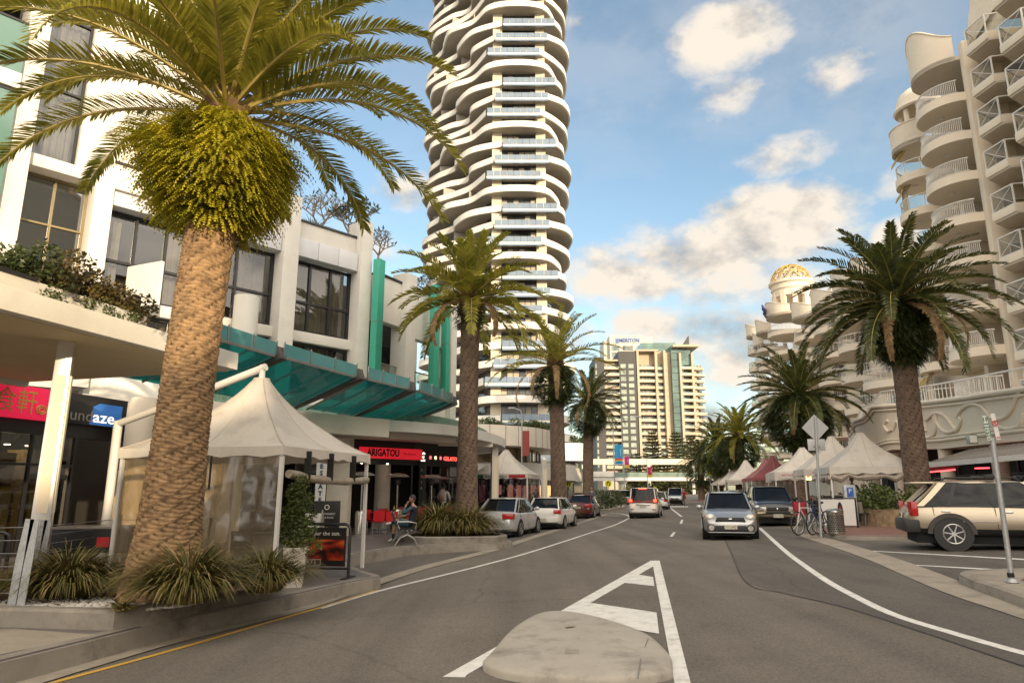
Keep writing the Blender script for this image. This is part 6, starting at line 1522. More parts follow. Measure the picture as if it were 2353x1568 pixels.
def banner(label, px, pytop, pbot, Y, wpx, cols, lampdir, htop, seed):
    x,y,z1 = A(px,pytop,Y); _,_,zb = A(px,pbot,Y); z0 = gz(x,y)-.1; zt = A(px,htop,Y)[2]; t = thing('banner_pole',label,'banner pole',(x,y,z0),0,'banner poles down the street')
    MB().cyl((0,0,0),(0,0,zt-z0),.085,.05,10).build('pole',GALV,t)
    w = wpx/FOC*Y; m = MB(); n = 14; rows = []
    za, zc = zb-z0, z1-z0
    cuts = [0,.10,.17,.26,1] if len(cols) > 2 else [0,.2,1]
    m = MB()
    for i in range(len(cols)):
        rr = []
        for tt in (cuts[i],cuts[i+1]):
            rr.append([(.1+w*j/n, -.02+.03*math.sin(j*.8), lerp(za,zc,tt)+(0 if tt in (0,1) else .35*math.sin(j/n*2.2+.4)*(zc-za)*.16+.04*j/n)) for j in range(n+1)])
        m.rows(rr,mi=i)
    m.build('banner',[M('banner_%d_%d'%(seed,i),c,.6,0,.05) for i,c in enumerate(cols)],t)
    text('lettering','coast',.28,WL,t,(.1+w*.72,-.08,lerp(za,zc,.6)),(R(90),R(-90),0),width=(zc-za)*.35)
    if lampdir:
        for s_ in lampdir: 
            m = MB(); m.tube([(0,0,zt-z0-.1),(s_*.25,0,zt-z0+.35),(s_*.9,0,zt-z0+.6),(s_*2.6,0,zt-z0+.85)],.045,8); a_ = m.build('arm',GALV,t); MB().obox((s_*2.8,0,zt-z0+.86),(.7,.25,.12)).build('lamp',STEEL,a_,bevel=.03)
banner('street light pole with a tall blue banner and rainbow foot',1409,1021,1066,75,18,[(.02,.22,.55),(.45,.42,.04),(.55,.03,.10),(.02,.30,.55)],(1,),975,1)
banner('banner pole with a magenta banner right of the blue one',1432,1048,1074,96,11,[(.50,.42,.05),(.48,.03,.17)],None,1030,2)
banner('pole with a crimson banner and two lamp arms over the footbridge',1486,1072,1096,118,10,[(.50,.42,.05),(.50,.02,.09)],(1,-1),1056,3)
# tall lamp column behind the second palm
x,y,z = A(1199,1140,50); zt = A(1190,945,50)[2]; t = thing('street_lamp','slim tall street lamp in front of the cream curved building','street lamp',(x,y,-.2)); MB().cyl((0,0,0),(0,0,zt),.07,.045,10).build('pole',GALV,t); m = MB(); m.tube([(0,0,zt),(-.1,0,zt+.3),(-.6,0,zt+.45)],.035,6); a_ = m.build('arm',GALV,t); MB().obox((-.75,0,zt+.45),(.5,.2,.12)).build('lamp',STEEL,a_,bevel=.03); MB().box(.05,-.02,zt-3.0,.55,.0,zt-1.2).build('flag',M('flag_red',(.3,.06,.05),.7,0,0),t,smooth=False)
# right hand parking sign in the foreground
X,Y = G(2325,1336,.14); z0 = gz(X,Y)+.14
t = thing('parking_sign','leaning grey post with 1P parking and no-stopping plates at the near right kerb','sign',(X,Y,z0)); xt,yt,zt = A(2279,1005,Y)
MB().cyl((0,0,0),(xt-X,0,zt-z0),.036,n=14).build('post',GALV,t); MB().cyl((0,0,0),(0,0,.05),.09,.06,16).build('base',GALV,t); MB().cyl((-.005,0,.07),(-.01,0,.13),.045,n=12).build('collar',BLACK,t)
def plate(px0,py0,px1,py1,lean):
    a = A(px0,py0,Y); b = A(px1,py1,Y); return ((a[0]+b[0])/2-X,(a[2]+b[2])/2-z0,b[0]-a[0],a[2]-b[2])
cx_,cz_,w_,h_ = plate(2253,955,2271,1011,0); rot = R(-5)
p1 = MB().box(-w_/2,-.05,-h_/2,w_/2,-.045,h_/2).build('plate',SWHT,t,smooth=False); p1.location = (cx_,0,cz_); p1.rotation_euler = (0,rot,0)
GRN = M('sign_green',(.02,.20,.09),.5,0,0); SR_ = M('sign_red',(.50,.03,.03),.5,0,0)
text('lettering','1P',.10,GRN,p1,(0,-.053,h_*.34),(R(90),0,0))
for i,s_ in enumerate(('METER','MON-FRI','9-7','SAT','9-5')): text('lettering',s_,.026 if len(s_)>3 else .05,GRN,p1,(0,-.053,h_*(.15-.12*i)),(R(90),0,0))
MB().box(-w_*.35,-.054,-h_*.46,w_*.35,-.05,-h_*.42).build('arrow',GRN,p1,smooth=False)
cx_,cz_,w_,h_ = plate(2272,950,2291,1010,0)
p2 = MB().box(-w_/2,-.05,-h_/2,w_/2,-.045,h_/2).build('plate',SWHT,t,smooth=False); p2.location = (cx_,0,cz_); p2.rotation_euler = (0,rot,0)
m = MB(); m.tube([(.04*math.cos(k/20*2*PI),-.056,h_*.12+.04*math.sin(k/20*2*PI)) for k in range(21)],.007,6); m.bar((-.028,-.056,h_*.12+.028),(.028,-.056,h_*.12-.028),.008); m.build('roundel',SR_,p2); text('lettering','S',.06,SBLK,p2,(0,-.053,h_*.12),(R(90),0,0)); MB().box(-w_*.4,-.054,-h_*.44,w_*.4,-.05,-h_*.40).build('arrow',SR_,p2,smooth=False)
# diamond sign seen from behind
X,Y = G(1886,1233,.14); z0 = gz(X,Y)+.14; xt,yt,zt = A(1873,955,Y)
t = thing('diamond_sign','grey back of a diamond road sign with a square plate on a leaning post','sign',(X,Y,z0)); MB().cyl((0,0,0),(xt-X,0,zt-z0),.035,n=12).build('post',GALV,t)
x_,_,z_ = A(1874,982,Y); d_ = .34*1.18; m = MB(); m.add([(x_-X+d_*a,.04+.008*b,z_-z0+d_*c_) for b in (0,1) for a,c_ in ((-1,0),(0,-1),(1,0),(0,1))],[(0,1,2,3),(7,6,5,4),(0,4,5,1),(1,5,6,2),(2,6,7,3),(3,7,4,0)]); m.build('diamond_plate',SGREY,t,smooth=False)
x_,_,z_ = A(1877,1021,Y); MB().box(x_-X-.26,.04,z_-z0-.17,x_-X+.26,.05,z_-z0+.17).build('square_plate',SGREY,t,bevel=.003); MB().bar((x_-X-.1,.03,z_-z0-.05),(x_-X+.1,.03,z_-z0-.05),.03,.03).build('bracket',STEEL,t,smooth=False)
# small no-stopping signs mid right
for (px,py,Y_,lab) in ((1764,1098,47,'small white sign plate on a post beside the red tents'),(1714,1102,62,'small white sign plate on a post in front of the far white tent')):
    x,y,z = A(px,py,Y_); z0 = gz(x,y)+.13; t = post_sign('street_sign',lab,x,y,z0,z-z0+.25,.03); MB().box(-.17,-.04,z-z0-.27,.17,-.03,z-z0+.27).build('plate',SWHT,t,smooth=False)
x,y,z = A(1717,1075,70); t = thing('hotel_sign','blue and white resort sign between the right hand palm trunks','sign',(x,y,z)); MB().box(-.7,0,-.8,.7,.06,.8).build('panel',SWHT,t,smooth=False); MB().box(-.7,-.02,-.75,.7,-.002,-.25).build('blue_band',M('sign_navy',(.02,.05,.25),.5,0,0),t,smooth=False); text('lettering','RESORT',.3,WL,t,(0,-.03,-.5),(R(90),0,0),width=1.2)
text('lettering','BROAD',.3,MATS['sign_navy'],t,(0,-.012,.3),(R(90),0,0),width=1.2)
# ticket machine with blue P
X,Y = 12.35,25.6; z0 = gz(X,Y)+.13; t = thing('ticket_machine','grey parking ticket machine with a blue P plate behind the bicycles','ticket machine',(X,Y,z0),R(-12)); MB().box(-.2,-.12,0,.2,.12,1.45).build('cabinet',GALV,t,bevel=.02); MB().box(-.11,-.128,1.02,.11,-.122,1.36).build('blue_plate',M('sign_blue',(.03,.10,.42),.5,0,0),t,smooth=False); text('lettering','P',.22,WL,t,(0,-.132,1.23),(R(90),0,0))
x,y,z = A(1855,1090,34); t = thing('lightbox_sign','small glowing yellow and red lightbox by the cafe tent posts','sign',(x,y,z)); MB().box(-.14,-.06,-.25,.14,.06,.25).build('box',emit('lightbox',(.9,.7,.25),1.2),t,smooth=False); MB().box(-.08,-.07,-.12,.08,-.062,.1).build('emblem',emit('lightbox_red',(.8,.1,.05),.6),t,smooth=False)
# ---------------------------------------------------------------- vehicles
TYRE = M('tyre',(.018,.018,.018),.8,0,.15,8); ALLOY = M('alloy_rim',(.55,.54,.52),.28,.8,.06,6); CGL = M('car_glass',(.006,.007,.008),.02,0,.4,.8,spec=.32)
TRIM = M('black_trim',(.02,.02,.02),.5,0,.1,5); HEADL = M('headlamp',(.60,.58,.52),.10,.3,.35,9,coat=.6); TAILR = M('tail_lamp',(.42,.015,.012),.15,0,.25,8,coat=.5); AMBER = M('amber_lamp',(.55,.20,.03),.2,0,.1)
PLATE = M('plate_white',(.66,.62,.50),.5,0,.03); PLTX = M('plate_text',(.10,.12,.06),.5,0,0); CHRM = M('chrome',(.7,.7,.68),.12,.95,0); BRAKE = emit('brake_light',(1,.05,.02),3.0); UNDER = M('underbody',(.012,.012,.012),.9,0,0)
def paint(n,c,met=.0,rough=.28): return M('paint_'+n,c,rough,met,.03,1.5,coat=.7)
def car(label, x, y, bearing, L, W, H, mat, top, ghouse, zb=.2, lower=None, lowz=.0, wheel=.31, wb=None, plate=None, tail=False, front=True, rails=False, group=None, det=2, name='parked_car', brake=False, rz=None, face='sedan', rear='sedan', wt=.74, cat='car'):
    """top: list (x from rear 0..1, height) of the lower body's upper edge; ghouse: (rear base x, rear top x, front top x, front base x, belt z)"""
    t = thing(name,label,cat,(x,y,gz(x,y)+.005),R(90-bearing),group); h = L/2; w = W/2
    fx = [p[0] for p in top]; fz = [p[1] for p in top]
    def T(s): return interp(s,fx,fz)
    def WD(s): return w*interp(s,[0,.02,.06,.16,.4,.8,.93,.975,1],[.80,.90,.955,.99,1,.99,.94,.87,.74])
    def B(s): return interp(s,[0,.03,.12,.88,.97,1],[zb+.14,zb+.06,zb,zb,zb+.03,zb+.12])
    st = [0,.01,.03,.06,.1,.16,.22,.3,.4,.5,.6,.7,.76,.82,.87,.91,.95,.975,.99,1]; rows = []
    for s in st:
        b, tt, ww = B(s), T(s), WD(s); d = tt-b; xx = -h+s*L
        sec = [(.0,b),(.80,b),(.93,b+.05*d),(.985,b+.18*d),(1.0,b+.42*d),(1.0,b+.60*d),(.985,b+.76*d),(.955,b+.90*d),(.90,b+.97*d),(.78,tt),(.4,tt+.018),(0,tt+.024)]
        rows.append([(xx,ww*a,z) for a,z in sec]+[(xx,-ww*a,z) for a,z in sec[-2:0:-1]])
    m = MB(); m.rows(rows,True,True); m.build('body',mat,t,ang=45)
    if lower:
        rows = []
        for s in st:
            b, tt, ww = B(s), T(s), WD(s); d = tt-b; xx = -h+s*L*1.0; k = 1.012; zl = b+(lowz-b)*1.0
            rows.append([(xx*1.004,ww*a*k,z) for a,z in ((.80,b-.01),(.93,b+.05*d),(.985,b+.18*d),(1.0,zl))]+[(xx*1.004,-ww*a*k,z) for a,z in ((1.0,zl),(.985,b+.18*d),(.93,b+.05*d),(.80,b-.01))])
        m = MB(); m.rows(rows,True,True); m.build('lower_cladding',lower,t,ang=45)
    MB().box(-h*.93,-w*.8,.12,h*.93,w*.8,zb+.12).build('underbody',UNDER,t,smooth=False)
    # greenhouse of dark glass, roof skin and pillars
    rb, rt, ft, fb, zbelt = ghouse; X = lambda s: -h+s*L; zr = H
    bw, tw = w*.93, w*wt; n = 7
    base = []; q = []
    def gh(s, v):   # v 0..1 height; returns half-width,x-shift handled by caller
        return lerp(bw,tw,v**1.15)
    rows = []
    for v in (0,.25,.5,.75,.92,1):
        z = lerp(zbelt-.04,zr-.035,v); xr = lerp(X(rb),X(rt),v**.9); xf = lerp(X(fb),X(ft),v**.92); ww = gh(0,v); r_ = .12
        rows.append([(xr,-ww*.82,z),(xr+.07,-ww*.97,z),(xr+.2,-ww,z),(xf-.22,-ww,z),(xf-.07,-ww*.97,z),(xf,-ww*.80,z),(xf+.05*(1-v),0,z),(xf,ww*.80,z),(xf-.07,ww*.97,z),(xf-.22,ww,z),(xr+.2,ww,z),(xr+.07,ww*.97,z),(xr,ww*.82,z),(xr-.04*(1-v),0,z)])
    m = MB(); m.rows(rows,True,True); m.build('windows',CGL,t,ang=50)
    rr = []
    for i in range(9):
        f_ = i/8; xx = lerp(X(rt)-.05,X(ft)+.04,f_); e = .055*(1-(2*f_-1)**4); ww = tw+.012-.05*(abs(2*f_-1)**3)
        rr.append([(xx,-ww,zr-.055),(xx,-ww*.97,zr-.03+e*.25),(xx,-ww*.6,zr-.03+e*.75),(xx,0,zr-.03+e),(xx,ww*.6,zr-.03+e*.75),(xx,ww*.97,zr-.03+e*.25),(xx,ww,zr-.055)])
    m = MB(); m.rows(rr); m.build('roof',mat,t,ang=60)
    def pil(nm, s0, s1, wd, mt, v1=1.0):
        m = MB()
        for sg in (-1,1):
            pp = []
            for v in (0,.3,.6,v1):
                z = lerp(zbelt-.03,zr-.04,v); pp.append((lerp(X(s0),X(s1),v**.92),sg*(gh(0,v)+.006),z))
            for i in range(3): m.bar(pp[i],pp[i+1],.035,wd,up=(0,1,0)) if False else m.add([(pp[i][0]-wd/2,pp[i][1],pp[i][2]),(pp[i][0]+wd/2,pp[i][1],pp[i][2]),(pp[i+1][0]+wd/2,pp[i+1][1],pp[i+1][2]),(pp[i+1][0]-wd/2,pp[i+1][1],pp[i+1][2])],[(0,1,2,3)])
        m.build(nm,mt,t,smooth=False)
    pil('front_pillar',fb-.035,ft-.012,.07,mat)
    for sg in (-1,1):   # windscreen edge of the front pillars
        MB().bar((X(fb)-.04,sg*bw*.90,zbelt-.02),(X(ft)+.0,sg*tw*.90,zr-.03),.05,.05).build('screen_edge',mat,t,smooth=False)
        MB().bar((X(rb)+.03,sg*bw*.90,zbelt-.02),(X(rt)-.0,sg*tw*.90,zr-.03),.06,.05).build('rear_edge',mat,t,smooth=False)
    pil('middle_pillar',lerp(rb,fb,.50),lerp(rt,ft,.52),.09,TRIM); 
    if rear in ('wagon','van','suv'): pil('rear_pillar',lerp(rb,fb,.22),lerp(rt,ft,.20),.08,TRIM)
    pil('rear_corner',rb+.035,rt+.02,.16 if rear != 'sedan' else .12,mat)
    # wheels
    wb = wb or L*.58; xf_, xr_ = h-(L-wb)*.47, -h+(L-wb)*.53
    for xx in (xf_,xr_):
        for sg in (-1,1):
            MB().cyl((xx,sg*w*.72,wheel),(xx,sg*(w*1.0+.002),wheel),wheel*1.17,n=26).build('wheel_arch',UNDER if not lower else lower,t)
            wl = MB().lathe([(wheel*.62,-.10),(wheel*.95,-.10),(wheel,-.06),(wheel,.06),(wheel*.95,.095),(wheel*.66,.10)],26).xf(Matrix.Translation((xx,sg*(w-.105),wheel))@Matrix.Rotation(-sg*PI/2,4,'X')).build('wheel',TYRE,t)
            m = MB(); m.cyl((xx,sg*(w-.03),wheel),(xx,sg*(w-.05),wheel),wheel*.64,n=24)
            rim = m.build('wheel_disc',UNDER if det > 2 else ALLOY,wl)
            m = MB(); m.tube([(xx+wheel*.63*math.cos(k/24*2*PI),sg*(w+.004),wheel+wheel*.63*math.sin(k/24*2*PI)) for k in range(25)],.016,6)
            for k in range(7):
                a = k/7*2*PI+.3; m.bar((xx+.04*math.cos(a),sg*(w-.005),wheel+.04*math.sin(a)),(xx+wheel*.61*math.cos(a),sg*(w-.002),wheel+wheel*.61*math.sin(a)),.035 if det < 3 else .026,.02,up=(0,1,0))
            m.cyl((xx,sg*(w-.03),wheel),(xx,sg*(w+.004),wheel),.05,n=12); m.build('rim',ALLOY,wl)
    # shut lines and handles
    m = MB(); zt_ = zbelt-.03
    for f_ in (lerp(rb,fb,.93),lerp(rb,fb,.50),lerp(rb,fb,.13)):
        for sg in (-1,1): m.bar((X(f_),sg*(WD(f_)*1.0+.001),B(f_)+.12),(X(f_)-.02,sg*(WD(f_)*.985),zt_),.012,.006,up=(0,1,0))
    m.build('door_seam',UNDER,t,smooth=False)
    for f_ in (lerp(rb,fb,.57),lerp(rb,fb,.20)):
        for sg in (-1,1): MB().obox((X(f_),sg*(WD(f_)*.985+.012),lerp(B(f_),T(f_),.80)),(.18,.03,.035)).build('door_handle',mat if det < 3 else CHRM,t,bevel=.008)
    for sg in (-1,1):
        MB().ball((X(fb)-.30,sg*(w*.93+.13),zbelt+.07),.105,10,7,(.62,1.05,.78)).build('wing_mirror',mat if face != 'suv' else TRIM,t)
    # ends
    def quadlamp(nm,s,y0,y1,z0,z1,mt,th=.03,rake=0,end=1,dp=.20):
        o = []
        for sg in (-1,1):
            m = MB(); xx = X(s); pr = []
            for (yy,zz) in ((y0,z0),(y1,z0),(y1,z1),(y0,z1)):
                dx = -end*.35*max(0,abs(yy)/w-.62)**1.3*1.2; pr.append((xx+dx+rake*(zz-z0),sg*yy,zz))
            m.add([(a+end*th,b,c) for a,b,c in pr]+[(a-end*dp,b,c) for a,b,c in pr],[(0,1,2,3),(4,7,6,5),(0,4,5,1),(1,5,6,2),(2,6,7,3),(3,7,4,0)]); o.append(m.build(nm,mt,t,bevel=.012))
        return o
    zf = T(.985); zrr = T(.012)
    if front:
        if face == 'bug':
            for sg in (-1,1):
                hl_ = MB().ball((h-.20,sg*w*.70,.66),.165,16,10,(.75,1.0,.86)).build('headlight',HEADL,t); MB().ball((h-.26,sg*w*.84,.70),.11,10,8,(.9,.6,.6)).build('indicator',AMBER,hl_)
                MB().cyl((h-.02,sg*w*.70,.37),(h+.035,sg*w*.68,.37),.115,n=20).build('fog_surround',TRIM,t); MB().cyl((h+.0,sg*w*.70,.37),(h+.045,sg*w*.68,.37),.088,n=20).build('fog_light',HEADL,t)
            MB().prism([(-.46,0),(.46,0),(.40,.12),(-.40,.12)],0,.05).xf(Matrix.Translation((h-.035,0,.57))@Matrix.Rotation(R(90),4,'Z')@Matrix.Rotation(R(90),4,'X')).build('grille',TRIM,t,bevel=.01)
            MB().ball((h+.022,0,.635),.05,10,6,(.4,1.3,.6)).build('badge',CHRM,t)
            MB().prism([(-.50,0),(.50,0),(.46,.17),(-.46,.17)],0,.05).xf(Matrix.Translation((h-.02,0,.27))@Matrix.Rotation(R(90),4,'Z')@Matrix.Rotation(R(90),4,'X')).build('lower_grille',TRIM,t,bevel=.012)
            MB().prism([(-.14,0),(.14,0),(.20,.02),(.17,.10),(-.17,.10),(-.20,.02)],0,.04) if False else None
            MB().box(h-.05,-w*.80,.22,h+.03,w*.80,.245).build('front_lip',mat,t,bevel=.008); zp = .40
        elif face == 'suv':
            quadlamp('headlight',1.0,w*.50,w*.92,zf-.24,zf-.07,HEADL)
            MB().box(h-.12,-w*.48,zf-.24,h+.02,w*.48,zf-.08).build('grille',TRIM,t,bevel=.01); MB().ball((h+.03,0,zf-.15),.05,8,6,(.3,1,.9)).build('badge',CHRM,t)
            b_ = MB().box(h-.14,-w*.93,zb+.16,h+.10,w*.93,zf-.27).build('bumper',lower or mat,t,bevel=.06); MB().box(h+.06,-w*.70,zf-.36,h+.108,w*.70,zf-.31).build('bumper_slot',AMBER if False else TRIM,b_,smooth=False); MB().box(h+.06,-w*.55,zb+.2,h+.108,w*.55,zb+.28).build('bumper_slot',TRIM,b_,smooth=False); zp = zf-.42
        else:
            quadlamp('headlight',1.0,w*.52,w*.90,zf-.20,zf-.05,HEADL); MB().box(h-.10,-w*.42,zf-.19,h+.01,w*.42,zf-.08).build('grille',TRIM,t,bevel=.01); MB().box(h-.10,-w*.6,zb+.08,h+.02,w*.6,zb+.17).build('lower_grille',TRIM,t,bevel=.01); zp = zf-.27
        if plate:
            pl_ = MB().box(h+.03+(.09 if face == 'suv' else .0),-.19,zp-.065,h+.045+(.09 if face == 'suv' else .0),.19,zp+.065).build('number_plate',PLATE,t,smooth=False)
            text('lettering',plate,.115,PLTX,pl_,(h+.048+(.09 if face == 'suv' else 0),0,zp),(R(90),0,R(90)),width=.33)
    else:
        lm = BRAKE if brake else TAILR
        if rear == 'van':
            o = quadlamp('tail_light',.0,w*.66,w*.98,zbelt-.12,zbelt+.08,TAILR,end=-1); 
            for k_,sg in enumerate((-1,1)): MB().box(-h-.0,sg*w*.80-.09,zbelt-.07,-h-.055,sg*w*.80+.09,zbelt+.07).build('brake_lamp',lm,o[k_],bevel=.01)
            MB().box(-h-.02,-w*.62,zbelt-.07,-h+.05,w*.62,zbelt-.01).build('light_bar',TAILR,t,bevel=.01); MB().box(X(rt)-.12,-.22,zr-.08,X(rt)-.02,.22,zr-.03).build('high_brake_light',lm,t,bevel=.008)
            MB().box(-h-.045,-.42,zbelt-.24,-h+.02,.42,zbelt-.20).build('chrome_strip',CHRM,t,bevel=.006)
            for sg in (-1,1): MB().box(-h-.05,sg*w*.72-.1,.50,-h+.02,sg*w*.72+.1,.54).build('reflector',TAILR,t,smooth=False)
            zp = zbelt-.33
        elif rear == 'suv':
            quadlamp('tail_light',.006,w*.78,w*.965,zbelt-.26,zbelt+.08,TAILR,end=-1,dp=.10); zp = .75
            MB().box(-h-.08,-w*.96,.36,-h+.25,w*.96,.66).build('rear_bumper',lower or mat,t,bevel=.05)
        elif rear == 'hatch':
            quadlamp('tail_light',-.002,w*.60,w*.96,zrr-.06,zrr+.12,TAILR,end=-1); zp = .45
            MB().box(-h-.02,-w*.86,.26,-h+.05,w*.86,.30).build('bumper_strip',TRIM,t,smooth=False)
        else:
            quadlamp('tail_light',-.003,w*.50,w*.97,zrr-.05,zrr+.15,lm,end=-1); zp = zrr-.09
            MB().box(-h-.012,-.36,zp-.10,-h+.05,.36,zp+.09).build('plate_recess',mat,t,bevel=.012); MB().ball((-h-.02,0,zrr-.10),.05,10,6,(.3,1.3,.8)).build('badge',CHRM,t)
        if plate:
            pl_ = MB().box(-h-.05,-.19,zp-.065,-h-.03,.19,zp+.065).build('number_plate',PLATE,t,smooth=False)
            text('lettering',plate,.115,PLTX,pl_,(-h-.053,0,zp),(R(90),0,R(-90)),width=.33)
    if rails:
        m = MB()
        for sg in (-1,1):
            m.tube([(lerp(X(rt),X(ft),.06),sg*tw*.86,zr),(lerp(X(rt),X(ft),.10),sg*tw*.86,zr+.07),(lerp(X(rt),X(ft),.90),sg*tw*.86,zr+.07),(lerp(X(rt),X(ft),.96),sg*tw*.86,zr)],.018,6)
        m.build('roof_rails',TRIM,t)
    return t
SILV = paint('silver_blue',(.42,.425,.42),.7,.34); SILV2 = paint('silver',(.56,.56,.555),.35,.3); WHT = paint('white',(.72,.70,.65)); CHAMP = paint('champagne',(.48,.40,.29),.65,.32); NAVY = paint('navy',(.012,.014,.026)); MAROON = paint('maroon',(.10,.012,.012)); BLUEP = paint('blue',(.02,.035,.10)); GOLDT = paint('two_tone_gold',(.36,.30,.20),.6,.35)
WAGT = [(0,.62),(.02,.80),(.06,.90),(.3,.92),(.68,.93),(.74,.91),(.86,.84),(.93,.76),(.97,.66),(1,.52)]
SEDT = [(0,.62),(.02,.86),(.05,.95),(.16,.97),(.3,.95),(.68,.93),(.76,.89),(.88,.80),(.95,.70),(.98,.6),(1,.48)]
VANT = [(0,.62),(.015,.95),(.05,1.0),(.3,1.0),(.78,1.0),(.84,.96),(.92,.86),(.97,.74),(1,.55)]
SUVT = [(0,.70),(.015,.98),(.05,1.04),(.3,1.05),(.68,1.04),(.75,1.02),(.9,.98),(.96,.93),(.985,.84),(1,.66)]
def street(px, Y):  # ground point below a pixel column at distance Y
    return ((px-1176)/FOC*(Y*CT+(gz(5,Y)-EYE)*ST), Y)
def ahead(x,y,b,d): return (x+d*math.sin(R(b)), y+d*math.cos(R(b)))
# silver wagon driving towards the viewer
fx_,fy_ = street(1681,22.1); x,y = ahead(fx_,fy_,15,2.2)
car('silver wagon with round headlights and roof rails driving towards the viewer',x,y,195,4.4,1.72,1.46,SILV,WAGT,(.02,.10,.56,.735,.90),.19,plate='313 GAD',face='bug',rear='wagon',rails=True,wheel=.315,name='station_wagon')
fx_,fy_ = street(1792,29.0); x,y = ahead(fx_,fy_,12,2.15)
car('black and gold four wheel drive parked facing the viewer by the hedge',x,y,193,4.3,1.76,1.62,NAVY,SUVT,(.02,.06,.55,.735,1.02),.30,lower=GOLDT,lowz=.66,plate='252 GOE',face='suv',rear='suv',rails=True,wheel=.345,name='four_wheel_drive',wt=.80)
x,y = street(1722,42); car('silver sedan parked behind the black and gold four wheel drive',x,y+2,194,4.4,1.72,1.44,SILV2,SEDT,(.06,.22,.56,.735,.93),.19,name='parked_car',plate=None)
x,y = street(1708,50); car('dark blue car parked farther behind the silver sedan',x,y+2,194,4.4,1.72,1.44,BLUEP,SEDT,(.06,.22,.56,.735,.93),.19,plate=None)
rx_,ry_ = street(1478,41.8); x,y = ahead(rx_,ry_,15,2.4)
car('white people mover seen from behind with its brake lights on',x,y,15,4.8,1.80,1.77,WHT,VANT,(.005,.05,.66,.86,1.02),.22,plate='893 NDI',front=False,rear='van',brake=True,wheel=.33,name='minivan',wt=.82)
x,y = street(1513,60); car('white hatchback just ahead of the white people mover',x+.5,y+2,15,4.2,1.72,1.50,WHT,WAGT,(.01,.07,.6,.76,.92),.2,front=False,rear='hatch',plate=None,name='hatchback')
rx_,ry_ = street(1128,26.8); x,y = ahead(rx_,ry_,17,2.25)
car('silver sedan parked at the left kerb with large red tail lights',x,y,17,4.5,1.78,1.47,SILV2,SEDT,(.14,.32,.60,.775,.97),.2,plate='983 KCV',front=False,rear='sedan',wheel=.32)
rx_,ry_ = street(1247,32); x,y = ahead(rx_,ry_,17,2.0)
car('white hatchback parked in front of the silver sedan at the left kerb',x,y,17,4.0,1.68,1.42,WHT,SEDT,(.04,.16,.58,.75,.93),.2,plate='174 DZL',front=False,rear='hatch',wheel=.30,name='hatchback')
rx_,ry_ = street(1328,44.5); x,y = ahead(rx_,ry_,15,2.3)
car('dark maroon sedan with pale roof edge parked beyond the planted kerb nose',x,y,15,4.7,1.8,1.45,MAROON,SEDT,(.15,.32,.58,.74,.95),.2,plate='KNLT',front=False,rear='sedan',wheel=.32)
x,y = street(1563,76); car('silver pickup style four wheel drive coming behind the cyclist',x,y+2,196,4.9,1.82,1.82,SILV2,SUVT,(.03,.09,.52,.70,1.06),.36,lower=TRIM,lowz=.55,face='suv',rear='suv',wheel=.37,name='four_wheel_drive',wt=.82)
x,y = street(1530,92); car('small dark blue car far down the street',x,y,196,4.4,1.72,1.44,BLUEP,SEDT,(.06,.22,.56,.735,.93),.19,plate=None)
x,y = street(1547,98); car('small silver car far down the street behind the dark blue one',x+1,y+5,196,4.4,1.72,1.44,SILV,SEDT,(.06,.22,.56,.735,.93),.19,plate=None)
x,y = street(1434,88); car('pale van glimpsed behind the hedge in the side street',x,y,60,4.4,1.75,1.8,SILV2,VANT,(.02,.06,.7,.86,1.05),.22,plate=None,rear='van',name='minivan')
# beige off-roader parked nose-in at right
bx_,by_ = 10.30,16.55; hd = Vector((.93,-.37)).normalized(); lf_ = Vector((-hd.y,hd.x)); c_ = Vector((bx_,by_))+hd*1.28+lf_*.82
TK = car('beige compact off-roader with dark wheel arches parked nose-in at the right kerb',c_.x,c_.y,math.degrees(math.atan2(hd.x,hd.y)),4.33,1.80,1.56,CHAMP,[(0,.74),(.015,.94),(.05,1.0),(.3,1.0),(.68,.97),(.76,.95),(.9,.92),(.96,.86),(.985,.78),(1,.62)],(.03,.17,.57,.80,1.0),.30,lower=TRIM,lowz=.46,front=False,rear='suv',rails=True,wheel=.345,wb=2.63,det=3,plate='TUC 505',name='off_roader',wt=.78)
w = .9
for sx in (-1.29,1.34):
    for sg in (-1,1):
        m = MB(); P = []
        for k in range(17):
            a = PI*k/16; P.append((sx+.50*math.cos(a),.345+.47*math.sin(a)))
        rows = [[(px_,sg*(w*1.0+.02),pz_) for px_,pz_ in P],[(sx+(px_-sx)*.80,sg*(w*1.0+.022),.345+(pz_-.345)*.80) for px_,pz_ in P],[(sx+(px_-sx)*.78,sg*w*.9,.345+(pz_-.345)*.78) for px_,pz_ in P]]
        m.rows(rows); m.rows([[(px_,sg*(w*1.0+.02),pz_) for px_,pz_ in P],[(px_*1.0,sg*w*.93,pz_+.01) for px_,pz_ in P]]); m.build('arch_trim',M('arch_plastic',(.05,.04,.035),.55,0,.1,5),TK)
MB().box(-1.05,-w*1.0-.02,.62,-.35,-w*.985,.64).build('rubbing_strip',CHRM,TK,smooth=False)
m = MB()
for xx in (-.35,.55):
    m.box(xx-.03,-.72,1.66,xx+.03,.72,1.69)
    for sg in (-1,1): m.box(xx-.09,sg*.70-.06,1.60,xx+.09,sg*.70+.06,1.70)
m.build('roof_bars',TRIM,TK,bevel=.01)
MB().box(-1.98,-.60,1.49,-1.45,.60,1.54).build('spoiler',CHAMP,TK,bevel=.02)
